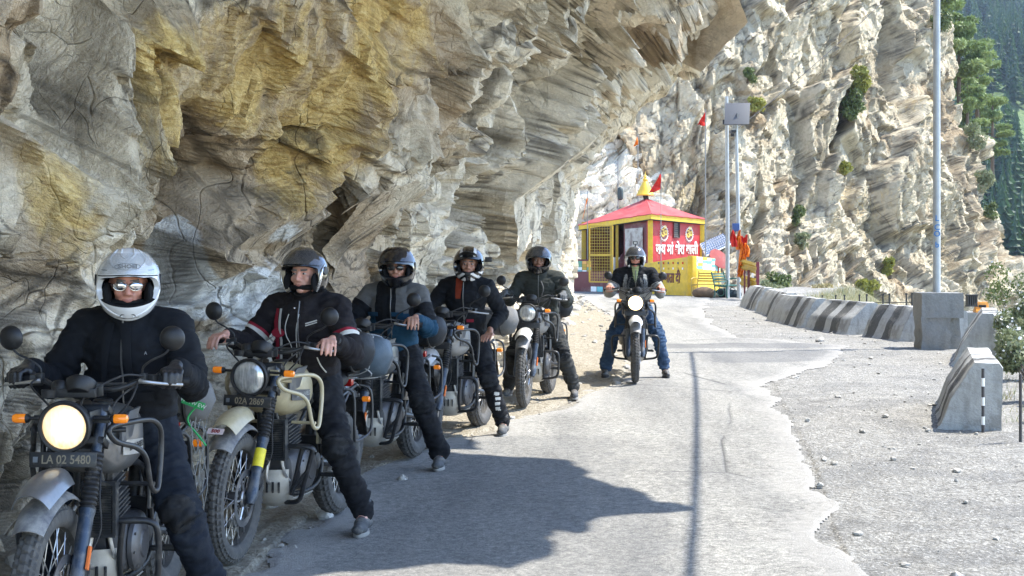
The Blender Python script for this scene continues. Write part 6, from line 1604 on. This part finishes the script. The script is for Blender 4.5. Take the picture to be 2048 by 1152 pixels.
# ---- yellow beam barrier with red post
fb = empty('yellow_barrier', W(1500, 590, 45.4), 0, 'short yellow steel crash barrier with a dark red end post beside the lamp post', 'barrier'); fb.location.z = .15
for (ya, yb) in ((528, 537), (560, 568)):
    m = MB(); a = W(1483, ya, 45.8)-fb.location; b = W(1513, yb, 44.6)-fb.location; pr = [(-.16, 0), (-.10, .05), (-.04, 0), (.04, 0), (.10, .05), (.16, 0)]; d = (b-a).normalized(); n = Vector((d.y, -d.x, 0)).normalized()
    m.grid([[p_+Vector((0, 0, z_))+n*o2 for z_, o2 in pr] for p_ in (a, a.lerp(b, .5), b)]); link('beam', m.mesh('beam', [P_och], thick=.02), fb)
for (X, wd, col, y1_) in ((1516, .10, paint('maroon post', (.16, .02, .04)), 524), (1498, .07, P_dred, 540), (1506, .06, P_wht, 540), (1490, .05, P_dred, 540)):
    p = W(X, 575, 44.9)-fb.location; top = W(X, y1_, 44.9).z-fb.location.z; m = MB(); m.box((p.x, p.y+.08, top/2-.1), (wd, wd, top+.2)); link('post', m.mesh('post', [col]), fb)
# ---- concrete crash blocks
def conc(name, base, dark):
    t = NT(name); n = t.noise(3, 8, .7); n2 = t.noise(24, 6, .7); st = t.noise(1.0, 6, .7, t.map((6, 6, 1.2)))
    c = t.ramp(n2, [(.3, tuple(x*.78 for x in base)), (.7, base)]); c = t.mix(t.math('MULTIPLY', t.ramp(st, [(.5, 0.), (.75, 1.)]), dark), c, (.12, .115, .10)); c = t.mix(t.ramp(n, [(.52, 0.), (.60, .75)]), c, (.24, .23, .205))
    t.set(Base_Color=c, Roughness=.9, Normal=t.bump(t.math('ADD', n2, n), .7, .02)); return t.m
C_w = conc('whitewashed concrete', (.48, .48, .455), .5); C_k = conc('black painted concrete', (.11, .108, .10), .3); C_g = conc('bare concrete', (.26, .26, .245), .6)
for _m, _v in ((C_k, .25),): pass
def crash_block(x, y, L, rz, label, h=.62, wb=.58, wt=.26, seed=0, stripes=(.0, .30, .46, .78), worn=0):
    root = empty('crash_block', (x, y, float(gz(x, y))-.02), rz, label, 'barrier block', 'concrete crash blocks along the road edge')
    n = 26; prof = [(0, 0), (.05, .06), (.28*.5, .30), (wb-wt-.02, h-.06), (wb-wt+.03, h), (wb-.03, h), (wb, h-.04), (wb, 0)]
    # refine profile
    pp = []
    for i in range(len(prof)-1):
        for k in range(4): pp.append((prof[i][0]+(prof[i+1][0]-prof[i][0])*k/4, prof[i][1]+(prof[i+1][1]-prof[i][1])*k/4))
    pp.append(prof[-1]); rows = [[Vector((a, L*j/n, b)) for a, b in pp] for j in range(n+1)]
    m = MB(); m.rings(rows, cap=True)
    me = m.mesh('block_body', [C_w, C_k], angle=40); P = co_of(me); N = no_of(me); off = Vector((seed*3.1, seed*1.7, 0))
    D = .028*fbm(P*4.5+np.array(off), 4, seed)+.02*np.minimum(0, fbm(P*3.1+np.array(off), 3, seed+5)+.15); me.vertices.foreach_set('co', (P+N*D[:, None]).astype(np.float32).ravel())
    for p in me.polygons:
        t = p.center.y; p.material_index = 1 if (.42 < t < .78 or 1.12 < t < 1.5) and abs(p.normal.y) < .8 and len(p.vertices) == 4 else 0
    me.update(); link('block_body', me, root); return root
crash_block(3.86, 13.0, 2.3, rad(-16), 'striped concrete crash block nearest the camera with grey end face', seed=1)
crash_block(6.12, 19.9, 2.2, rad(-18), 'grey concrete crash block in front of the big pole plinth', h=.74, wb=.66, seed=2)
crash_block(6.72, 24.9, 1.65, rad(8), 'striped crash block just left of the pole plinth', seed=3)
crash_block(7.0, 23.7, .9, rad(0), 'crash block mostly hidden behind the pole plinth', seed=8)
crash_block(6.28, 26.9, 1.9, rad(12), 'striped crash block second left from the pole plinth', seed=4, wb=.7)
crash_block(5.90, 29.2, 3.2, rad(3), 'striped crash block with chipped dark top, third left from the plinth', seed=5)
crash_block(6.02, 33.0, 3.6, rad(-3), 'mottled worn crash block, second from the shrine end', seed=6)
crash_block(6.28, 37.2, 3.1, rad(-2), 'crash block nearest the shrine, at the far end of the row', seed=7)
# ---- big pole on plinth
pp_ = empty('pole_plinth', (6.92, 23.15, .1), rad(-3), 'rough grey concrete plinth carrying the tall pole', 'plinth')
def rough_box(name, c, s, mat, parent, seed, amp=.02):
    m = MB(); m.box(c, s); me = m.mesh(name, [mat], fixn=True); bm = bmesh.new(); bm.from_mesh(me); bmesh.ops.subdivide_edges(bm, edges=bm.edges, cuts=14, use_grid_fill=True); bm.to_mesh(me); bm.free(); P = co_of(me); N = no_of(me)
    me.vertices.foreach_set('co', (P+N*(amp*fbm(P*5+seed, 4, seed))[:, None]).astype(np.float32).ravel()); me.polygons.foreach_set('use_smooth', [True]*len(me.polygons)); me.set_sharp_from_angle(angle=rad(40)); me.update(); return link(name, me, parent)
rough_box('upper_block', (0, 0, .73), (.66, .62, .40), C_g, pp_, 1, .012); rough_box('lower_block', (-.10, -.02, .24), (.46, .56, .60), C_g, pp_, 2, .05); rough_box('footing', (.16, .1, .24), (.34, .4, .6), C_g, pp_, 3, .05)
bigp = empty('utility_pole', (6.90, 23.15, .93), 0, 'tall pale steel pole with blue painted marks, on a concrete plinth', 'pole')
m = MB(); m.tube([(0, 0, -.05), (.0, 0, 3), (.0, 0, 6.2)], [.062, .058, .052], 20); po = link('pole', m.mesh('pole', [P_pole]), bigp); m = MB(); m.lathe([(.13, 0), (.13, .015), (.064, .018)], (0, 0, .01), (0, 0, 1), 20, cap=False); link('base_plate', m.mesh('base_plate', [P_gpole]), bigp)
bl = simple('blue paint marks', (.03, .16, .42), .6)
for txt, Y in (('L', 437), ('C', 455), ('O', 468), ('b', 490)):
    o_ = link('lettering', text_mesh(txt, .13, bl, .003, .002), po); z_ = CH-(Y-HY)/FPX*23.1-.93; o_.matrix_local = basis((1, -.15, 0), (0, 0, 1), (-.012, -.0615, z_))
m = MB(); m.box((0, 0, 5.7), (.5, .06, .06)); link('cross_arm', m.mesh('cross_arm', [P_gpole]), bigp)
m = MB(); pts = []
for t in np.linspace(0, 1, 24): pts.append(Vector((6.9+(2.6-6.9)*t, 23.15+(-6-23.15)*t, 6.62-.55*t-1.3*t*(1-t))))
m.tube(pts, .022, 7); m.tube([p+Vector((.035, 0, .03)) for p in pts], .018, 6); o_ = link('overhead_cable', m.mesh('overhead_cable', [M_rub2])); tag(o_, 'thick black overhead cable running from the tall pole over the road toward the camera', 'cable')
m = MB(); a = W(1478, 255, 46.5); b = W(1800, -30, 60); m.tube([a.lerp(b, t)-Vector((0, 0, .6*t*(1-t))) for t in np.linspace(0, 1, 16)], .012, 5); o_ = link('stay_wire', m.mesh('stay_wire', [M_rub2])); tag(o_, 'thin wire running from the solar street lamp up to the cliff', 'wire')
# ---- iron rods
for (X, yb, yt, d, lab) in ((1966, 857, 737, 12.75, 'thin black and white iron rod standing before the nearest crash block'), (2041, 893, 748, 12.1, 'thin dark iron rod at the right edge of the picture')):
    p = W(X, yb, d); z0 = float(gz(p.x, d)); h = W(X, yt, d).z-z0; root = empty('iron_rod', (p.x, d, z0), 0, lab, 'rod', 'iron rods at the road edge')
    m = MB(); m.cyl((0, 0, 0), (0, 0, h), .014, n=8); link('rod', m.mesh('rod', [simple('dark iron rod', (.05, .045, .045), .6)]), root)
    if X < 2000:
        for t in (.12, .42, .72): m = MB(); m.cyl((0, 0, h*t), (0, 0, h*(t+.13)), .0155, n=8); link('white_band', m.mesh('white_band', [P_wht]), root)
# ---- orange thing and dark crate beyond the plinth, far poles
oc = empty('orange_barrier', (0, 0, 0), 0, 'bright orange plastic road barrier beyond the plinth by the cliff foot', 'barrier'); p = W(1963, 625, 40); oc.location = p
m = MB(); m.rings([[Vector((x, y, z)) for x, y in ((-hw, -dp), (hw, -dp), (hw, dp), (-hw, dp))] for z, hw, dp in ((0, .20, .15), (.06, .20, .14), (.10, .19, .07), (.26, .18, .055), (.30, .17, .05))]); link('barrier_body', m.mesh('barrier_body', [simple('orange plastic', (.75, .28, .02), .4)], bevel=.012), oc)
m = MB(); m.box((0, -.09, .18), (.2, .02, .07)); link('recess', m.mesh('recess', [P_dark]), oc)
dk = empty('wooden_crate', W(1943, 612, 40), 0, 'small dark slatted crate left of the orange barrier', 'crate'); m = MB()
for s in range(5): m.box((-.12+.06*s, 0, .15), (.035, .2, .30))
m.box((0, 0, .31), (.30, .22, .03)); m.box((0, 0, .0), (.30, .22, .03)); link('slats', m.mesh('slats', [paint('dark crate wood', (.03, .028, .026))]), dk)
m = MB(); m.box((0, -.0, -.5), (1.6, 1.2, 1.0)); me = m.mesh('rubble_ledge', [C_g]); o_ = link('rubble_ledge', me); q = W(1953, 640, 40.1); o_.location = (q.x, q.y+.2, p.z-.001); tag(o_, kind='structure')
for (X, yt, yb, lab) in ((2040, 535, 640, 'tall thin white pole far down the valley at the right edge'), (2003, 590, 640, 'short thin white pole far down the valley')):
    d = 130; p = W(X, yb, d); h = W(X, yt, d).z-p.z; o_ = link('distant_pole', MB().cyl((0, 0, -8), (0, 0, h), .09, n=8).cyl((-.5, 0, h*.75), (.1, 0, h*.8), .08, n=6).mesh('distant_pole', [P_wht])); o_.location = p; tag(o_, lab, 'pole')
# old railing behind the blocks
rl = empty('old_railing', W(1720, 607, 43), 0, 'low rusty iron railing stubs behind the crash blocks at the cliff foot', 'railing')
for i in range(11):
    X = 1600+i*23+6*math.sin(i*3); d = 50-i*1.4; p = W(X, 607, d); o_ = link('post', MB().cyl((0, 0, -.25), (.0, 0, .25), .022, n=6).box((0, 0, .25), (.05, .05, .05)).mesh('post', [M_blk2]), rl); o_.matrix_local = Matrix.Translation(p-rl.location)
m = MB(); m.tube([W(1600+i*23, 605, 50-i*1.4)-rl.location for i in range(11)], .012, 5); link('rail', m.mesh('rail', [M_blk2]), rl)
# ================================================================ vegetation
def leaf_mat(name, c0, c1, c2):
    t = NT(name); n = t.noise(1.3, 3, .6); r = t.n('ObjectInfo', out=5) if False else None; n2 = t.noise(14, 2, .6)
    c = t.ramp(t.math('ADD', t.math('MULTIPLY', n, .6), t.math('MULTIPLY', n2, .4)), [(.3, c0), (.5, c1), (.68, c2)])
    t.set(Base_Color=c, Roughness=.6); t.p.inputs['Subsurface Weight'].default_value = 0.0
    tr = t.t.nodes.new('ShaderNodeBsdfTranslucent'); mx = t.t.nodes.new('ShaderNodeMixShader'); mx.inputs[0].default_value = .3
    t.t.links.new(c, tr.inputs[0]); t.t.links.new(t.p.outputs[0], mx.inputs[1]); t.t.links.new(tr.outputs[0], mx.inputs[2]); t.t.links.new(mx.outputs[0], t.out.inputs[0])
    return t.m
L_ol = leaf_mat('olive leaves', (.05, .075, .02), (.11, .15, .045), (.22, .26, .09)); L_yl = leaf_mat('yellow green leaves', (.12, .13, .02), (.26, .27, .05), (.42, .40, .10)); L_dk = leaf_mat('dark conifer needles', (.016, .042, .014), (.04, .085, .03), (.09, .15, .055))
L_pine = leaf_mat('pine needles', (.08, .12, .03), (.20, .27, .09), (.36, .42, .18)); L_pale = leaf_mat('pale shrub leaves', (.10, .13, .06), (.22, .25, .13), (.38, .38, .25)); L_dry = leaf_mat('dry grass', (.20, .17, .07), (.36, .31, .15), (.52, .47, .28))
L_wht = simple('white blossom', (.75, .74, .70), .7); M_bark = simple('bark', (.12, .09, .065), .9, bump=.5)
def leafcloud(centers, radii, n, size, seed, up=0.0, aspect=.5, flat=.8):
    """leaf-sized quads scattered over clump shells"""
    r = np.random.default_rng(seed); k = r.integers(0, len(centers), n); C = np.array(centers, float)[k]; R = np.array(radii, float)[k]
    d = r.normal(size=(n, 3)); d /= np.linalg.norm(d, axis=1, keepdims=True); rr = r.uniform(.35, 1.0, n)**.5
    P = C+d*rr[:, None]*R*np.array([1, 1, flat])
    a = r.normal(size=(n, 3)); a[:, 2] += up; a /= np.linalg.norm(a, axis=1, keepdims=True); b = np.cross(a, r.normal(size=(n, 3))); b /= np.linalg.norm(b, axis=1, keepdims=True)
    s = size*r.uniform(.6, 1.3, n)[:, None]; V = np.stack([P-a*s, P+b*s*aspect, P+a*s, P-b*s*aspect], 1).reshape(-1, 3)
    return V
def quads_obj(name, V, mat, parent=None, mats=None, mi=None):
    n = len(V)//4; me = bpy.data.meshes.new(name); me.vertices.add(len(V)); me.vertices.foreach_set('co', V.astype(np.float32).ravel()); me.loops.add(n*4); me.loops.foreach_set('vertex_index', np.arange(n*4, dtype=np.int32))
    me.polygons.add(n); me.polygons.foreach_set('loop_start', (np.arange(n)*4).astype(np.int32)); me.update(calc_edges=True)
    for m in (mats or [mat]): me.materials.append(m)
    if mi is not None: me.polygons.foreach_set('material_index', mi.astype(np.int32))
    return link(name, me, parent)
def blades(c, R, n, h, w, seed, lean=.35):
    r = np.random.default_rng(seed); P = np.array(c)+np.stack([r.uniform(-1, 1, n)*R[0], r.uniform(-1, 1, n)*R[1], np.zeros(n)], 1); d = r.normal(size=(n, 3))*lean; d[:, 2] = 1; d *= (h*r.uniform(.5, 1.2, n))[:, None]
    a = r.uniform(0, 6.28, n); s = np.stack([np.cos(a), np.sin(a), a*0], 1)*w; return np.stack([P-s, P+s, P+d*.65+s*.6, P+d], 1).reshape(-1, 3)
# ---- shrubs on the far cliff: find the cliff surface along the line of sight
FCf = FC.reshape(-1, 3); FCx = 1024+FPX*FCf[:, 0]/FCf[:, 1]; FCy = HY-(FCf[:, 2]-CH)/FCf[:, 1]*FPX
def on_cliff(X, Y):
    q = (FCx-X)**2+(FCy-Y)**2; m = np.where(q < 9)[0]; i = m[np.argmin(FCf[m, 1])] if len(m) else np.argmin(q); return Vector(FCf[i])
def shrub(X, Y, rx, rz, mat, label, seed, n=900, size=.10, cat='shrub'):
    p = on_cliff(X, Y); root = empty('shrub', p+Vector((0, -.15, -.1)), 0, label, cat, 'shrubs growing on the far cliff'); r = random.Random(seed); cs = []; rs = []
    for i in range(9): cs.append((r.uniform(-.6, .6)*rx, -.25+r.uniform(-.3, .2)*rx, r.uniform(.1, 1.7)*rz)); k = r.uniform(.35, .6); rs.append((k*rx, k*rx, k*rz))
    quads_obj('foliage', leafcloud(cs, rs, n, size, seed, .3, .45, 1), mat, root); m = MB()
    for c in cs[:5]: m.tube([(0, .3, -.1), (c[0]*.4, c[1]*.3, c[2]*.5), c], [.05, .03, .012], 5)
    link('stem', m.mesh('stem', [M_bark]), root); return root
for i, (X, Y, rx, rz, mat, lab, n) in enumerate([(1714, 178, .50, .62, L_yl, 'yellow green bush in the upper part of the dark cleft', 1400), (1706, 232, .60, .60, L_ol, 'darker green bush below the yellow green one in the cleft', 1400), (1690, 345, .35, .35, L_yl, 'small yellowish tuft on the ledge under the dark cleft', 700),
      (1730, 592, .55, .5, L_yl, 'mossy yellow green shrub at the cliff foot left of the pole', 1300), (1770, 545, .3, .4, L_yl, 'small yellow shrub on the rock just left of the big pole', 700), (1588, 445, .35, .4, L_ol, 'thin green shrub on the lower left cliff face', 500), (1600, 490, .4, .35, L_pale, 'pale shrub low on the left part of the cliff', 500), (1530, 590, .8, .35, L_pale, 'pale grassy shrub behind the first crash blocks', 1100), (1508, 215, .4, .3, L_yl, 'yellowish tuft beside the solar panel lamp', 500), (1555, 575, .6, .4, L_ol, 'green shrub at the cliff foot behind the crash blocks', 900),
      (1960, 375, .6, .5, L_pale, 'pale bush on the right rim of the cliff', 900), (1975, 430, .5, .4, L_ol, 'green bush on the right rim lower down the cliff', 700), (1945, 290, .8, .6, L_pale, 'pale bush near the top of the right rim of the cliff', 1000), (1880, 60, .7, .6, L_ol, 'green bush high on the cliff beside the pole', 900), (1495, 160, .35, .3, L_ol, 'small green tuft high on the cliff left of the lamp post', 400), (1640, 585, .5, .25, L_dry, 'dry yellow grass clump at the cliff foot behind the middle crash blocks', 700)]):
    shrub(X, Y, rx, rz, mat, lab, 100+i, n)
# ---- trees on the shoulder behind the cliff's right rim
def pine(X, Ybase, d, h, r, mat, label, seed, nl=8000, lean=0.0, group='pines on the slope behind the cliff', size=.19, dense=1.0):
    p = W(X, Ybase, d); root = empty('pine_tree', p, 0, label, 'tree', group); R = random.Random(seed); m = MB(); m.tube([(0, 0, -1), (lean*.3, 0, h*.4), (lean*.7, 0, h*.75), (lean, 0, h)], [.16, .12, .07, .02], 8); cs = []; rs = []
    tr = link('trunk', m.mesh('trunk', [M_bark]), root); m = MB(); nb = int(h*3.0)
    for i in range(nb):
        t = .08+.90*i/nb; a = R.uniform(0, 6.28); L = r*(1.05-t)**.6*R.uniform(.5, 1.1); z = h*t; tip = Vector((lean*t+math.cos(a)*L, math.sin(a)*L, z+.25*L)); m.tube([(lean*t, 0, z), (lean*t+math.cos(a)*L*.5, math.sin(a)*L*.5, z+.02*L), tip], [.045, .03, .01], 4)
        for k in range(3): f = .45+.28*k; cs.append((lean*t+math.cos(a)*L*f+R.uniform(-.15, .15), math.sin(a)*L*f, z+.12*L*f+.1)); q = R.uniform(.28, .48)*r*.42; rs.append((q*1.2, q*1.2, q*.62))
    link('limbs', m.mesh('limbs', [M_bark]), root); quads_obj('crown', leafcloud(cs, rs, int(nl*dense), size, seed, .5, .28, 1), mat, root)
for i, a in enumerate([(1918, 210, 92, 6.0, 2.6, 'broad pale green pine directly right of the tall pole'), (1955, 250, 96, 5.8, 2.2, 'leaning pale pine with spreading boughs on the cliff rim'), (1890, 120, 90, 5.0, 2.4, 'pale green pine behind the tall pole near the top'), (1935, 300, 88, 4.0, 1.8, 'short bushy pine low on the rim of the cliff'), (1985, 330, 104, 5.2, 1.7, 'slim pine lowest down the rim slope'), (1868, 40, 88, 5, 2.2, 'pine at the top edge of the picture left of the tall pole')]):
    pine(a[0], a[1], a[2], a[3], a[4], L_pine, a[5], 200+i)
# ---- far hillside
def build_hill():
    nu, nv = 240, 180; d = np.geomspace(120, 520, nu); a = np.linspace(.20, .75, nv); X = (d[:, None]*a[None]).ravel(); Y = np.repeat(d[:, None], nv, 1).ravel()
    t = (Y-120)/400; P = np.stack([X, Y, X*0], 1); k = X/Y
    Z = -34+122*np.clip(t, 0, 1)**.85+14*fbm(P*.008, 3, 4)+4*fbm(P*.04, 4, 6)-np.clip(k-.345, 0, 1)*140
    t_ = NT('forested slope'); n = t_.noise(.05, 6, .65); n2 = t_.noise(.4, 5, .7); c = t_.ramp(t_.math('ADD', t_.math('MULTIPLY', n, .6), t_.math('MULTIPLY', n2, .4)), [(.38, (.035, .07, .02)), (.5, (.075, .13, .035)), (.62, (.15, .20, .07)), (.75, (.24, .26, .13))])
    t_.set(Base_Color=c, Roughness=.95, Normal=t_.bump(n2, 1, 2.0)); me = grid_mesh('far_hill', np.stack([X, Y, Z], 1), nu, nv, [t_.m], True); tag(link('far_hill', me), kind='structure')
    return Z.reshape(nu, nv), d, a
HZ, HD, HA = build_hill()
def hill_z(x, y):
    i = np.clip(np.searchsorted(HD, y), 0, len(HD)-1); j = np.clip(np.searchsorted(HA, x/y), 0, len(HA)-1); return HZ[i, j]
def forest():
    r = np.random.default_rng(9); Vs = []; n = 0
    while n < 1500:
        y = r.uniform(150, 515); k = r.uniform(.27, .52); x = y*k
        if vnoise(np.array([[x*.03, y*.03, 0.]]), 5)[0] < -.28: continue
        z = hill_z(x, y); h = r.uniform(7, 14); w = h*r.uniform(.16, .24); n += 1; L = 11
        for i in range(L):
            t = (i+.5)/L; rr = w*(1-t)**.8*r.uniform(.7, 1.15); zz = z+h*(.12+.88*t); m = 6
            for q in range(m):
                a = 2*math.pi*(q+r.uniform(0, 1))/m; e = np.array([math.cos(a), math.sin(a), 0]); s = np.array([-e[1], e[0], 0]); c = np.array([x, y, zz])
                Vs += [c+e*rr*.1+s*rr*.25, c+e*rr*1.1+s*rr*.28-np.array([0, 0, h*.035]), c+e*rr*1.1-s*rr*.28-np.array([0, 0, h*.035]), c+e*rr*.1-s*rr*.25+np.array([0, 0, h*.07])]
    o = quads_obj('conifer_forest', np.array(Vs), L_dk); tag(o, 'dense dark conifer forest covering the far hillside', 'forest', kind='stuff')
forest()
# ---- verge plants at the right edge
def verge_plant(x, y, h, r, n, mat, label, seed, flowers=0, cat='bush'):
    z = float(terrain_z(np.array([x]), np.array([y]))[0])-.05; root = empty('flowering_bush' if flowers else 'bush', (x, y, z), 0, label, cat, 'bushes on the slope beyond the crash blocks'); R = random.Random(seed); cs = []; rs = []; m = MB()
    for i in range(9):
        c = Vector((R.uniform(-.8, .8)*r, R.uniform(-.8, .8)*r, h*R.uniform(.35, 1))); cs.append(c); k = R.uniform(.22, .4)*r; rs.append((k, k, k)); m.tube([(c.x*.15, c.y*.15, 0), (c.x*.6, c.y*.6, c.z*.6), c], [.012, .009, .004], 5)
    link('stem', m.mesh('stem', [M_bark]), root); V = leafcloud(cs, rs, n, .030, seed, .2, .5, 1); quads_obj('foliage', V, mat, root)
    if flowers:
        V = leafcloud([(c[0], c[1], c[2]+.05) for c in cs], [(q[0]*1.05,)*3 for q in rs], flowers, .022, seed+1, 0, .8, 1); quads_obj('blossom', V, L_wht, root)
for i, (x, y, h, r, n, mat, fl, lab) in enumerate([(5.62, 15.0, .75, .42, 3600, L_pale, 260, 'pale bush with white blossom right behind the nearest crash block'), (6.35, 17.3, 1.05, .5, 3600, L_pale, 300, 'white flowering bush at the right edge beside the second crash block'), (6.95, 19.6, 1.15, .55, 2400, L_ol, 220, 'tall green flowering bush against the right edge of the picture'), (8.6, 21.8, 1.2, .6, 2200, L_pale, 200, 'pale flowering bush right of the second crash block'), (5.2, 13.4, .4, .3, 1500, L_pale, 60, 'low pale bush beside the dark iron rod'), (9.0, 25, 1.9, .8, 2200, L_ol, 120, 'green bush beyond the plinth at the edge of the slope'), (10.5, 28.5, 2.2, 1.0, 2200, L_pale, 90, 'large pale bush on the slope beyond the plinth')]):
    verge_plant(x, y, h, r, n, mat, lab, 300+i, fl)
def grass():
    r = np.random.default_rng(4); Vs = []; er = lambda y: np.interp(y, [e[0] for e in EDGE_R], [e[1] for e in EDGE_R])
    for i in range(1500):
        y = 9+r.uniform(0, 1)**1.5*50; x = er(y)+.35+abs(r.normal())*1.6; 
        if y < 13 and x < 5.3: continue
        z = float(terrain_z(np.array([x]), np.array([y]))[0]); Vs.append(blades((x, y, z-.03), (.16, .16), 16, r.uniform(.12, .38), .006, int(r.integers(1e9))))
    for i in range(90):
        y = r.uniform(13, 42); x = er(y)+r.uniform(-.35, .25); z = float(terrain_z(np.array([x]), np.array([y]))[0]); Vs.append(blades((x, y, z), (.1, .1), 10, r.uniform(.05, .14), .005, int(r.integers(1e9))))
    o = quads_obj('grass', np.concatenate(Vs), None, mats=[L_dry, L_pale], mi=np.random.default_rng(2).integers(0, 2, sum(len(v) for v in Vs)//4)); tag(o, 'dry pale grass on the slope beyond the crash blocks', 'grass', kind='stuff')
grass()
# ---- loose stones
def stones(name, pts, mat, label, kind='stuff', seed=0):
    r = np.random.default_rng(seed); bm = bmesh.new(); bmesh.ops.create_icosphere(bm, subdivisions=2, radius=1); base = np.array([v.co for v in bm.verts]); fc = np.array([[v.index for v in f.verts] for f in bm.faces]); bm.free(); Vs = []; Fs = []; o = 0
    for (x, y, z, s) in pts:
        q = base*np.array([r.uniform(.7, 1.3), r.uniform(.7, 1.3), r.uniform(.45, .85)]); d, _, _ = facets(q*1.1+r.uniform(0, 99, 3), 3, .9, .5); q = q*(1+.55*d)[:, None]; a = r.uniform(0, 6.28); c_, s_ = math.cos(a), math.sin(a); q = np.stack([q[:, 0]*c_-q[:, 1]*s_, q[:, 0]*s_+q[:, 1]*c_, q[:, 2]], 1)
        Vs.append(q*s+np.array([x, y, z+s*.3])); Fs.append(fc+o); o += len(base)
    me = bpy.data.meshes.new(name); me.from_pydata(np.concatenate(Vs).tolist(), [], np.concatenate(Fs).tolist()); me.materials.append(mat); ob = link(name, me); tag(ob, label, 'stones', kind=kind); return ob
def scatter():
    r = np.random.default_rng(21); st = []; t = NT('loose stone'); n = t.noise(6, 6, .7); t.set(Base_Color=t.ramp(n, [(.3, (.22, .20, .17)), (.5, (.36, .34, .30)), (.7, (.52, .50, .46))]), Roughness=.9, Normal=t.bump(t.noise(30, 5, .7), .6, .01)); M = t.m
    for i in range(950):
        y = 5+r.uniform(0, 1)**1.2*42; xf = np.interp(y, [f[0] for f in FOOT], [f[1] for f in FOOT]); xr = np.interp(y, [a[0] for a in ROAD_L], [a[1] for a in ROAD_L]); x = xf+.15+(xr-xf)*r.uniform(0, 1)**2.2*1.0; s = .012+.07*r.uniform(0, 1)**4*(2.0 if x < xf+.45 else .7); st.append((x, y, float(gz(x, y)), s))
    stones('rubble', st, M, 'loose grey stones and grit between the cliff foot and the road')
    st = []
    for i in range(700):
        y = 6.5+r.uniform(0, 1)**1.4*38; xr = np.interp(y, [a[0] for a in ROAD_R], [a[1] for a in ROAD_R]); er = np.interp(y, [e[0] for e in EDGE_R], [e[1] for e in EDGE_R]); x = xr+r.uniform(.0, 1)*(er-xr+.3); st.append((x, y, float(gz(x, y)), .006+.03*r.uniform(0, 1)**5))
    stones('gravel', st, M, 'scattered pale gravel on the broken concrete shoulder', seed=2)
    for i, (X, Y, s, lab) in enumerate([(8, 905, .10, 'rounded grey stone at the left edge beside the nearest front wheel'), (15, 960, .07, 'small grey stone below the rounded one at the left edge'), (400, 985, .13, 'angular brown grey stone behind the sand coloured front wheel'), (392, 935, .17, 'large angular stone at the cliff foot between the two nearest motorcycles'), (418, 1060, .05, 'small stone just left of the sand coloured front wheel'), (805, 960, .035, 'lone small stone on the shaded road edge right of the boot'), (1640, 690, .09, 'flat broken lump of asphalt on the right shoulder'), (5, 1020, .09, 'grey stone lowest at the left edge')]):
        d = 2850*1.62/(Y-505); p = W(X, Y, d); xf = np.interp(d, [f[0] for f in FOOT], [f[1] for f in FOOT]); o = stones('stone', [(0, 0, 0, s)], M, lab, kind=None, seed=40+i); o.location = (p.x, p.y, float(gz(p.x, p.y))); o['category'] = 'stone'
        if 'kind' in o: del o['kind']
scatter()
# ---- air
def haze():
    m = bpy.data.materials.new('haze air'); m.use_nodes = True; n = m.node_tree; n.nodes.clear(); o = n.nodes.new('ShaderNodeOutputMaterial'); v = n.nodes.new('ShaderNodeVolumePrincipled'); v.inputs['Color'].default_value = (.62, .78, 1.0, 1); v.inputs['Density'].default_value = HAZE; v.inputs['Anisotropy'].default_value = .2
    n.links.new(v.outputs[0], o.inputs['Volume']); b = MB(); b.box((250, 380, 5), (900, 820, 222)); me = b.mesh('haze', [m]); ob = link('haze', me); ob['kind'] = 'stuff'; ob['label'] = 'thin blue haze in the valley air'

HAZE = 0.0002
haze()
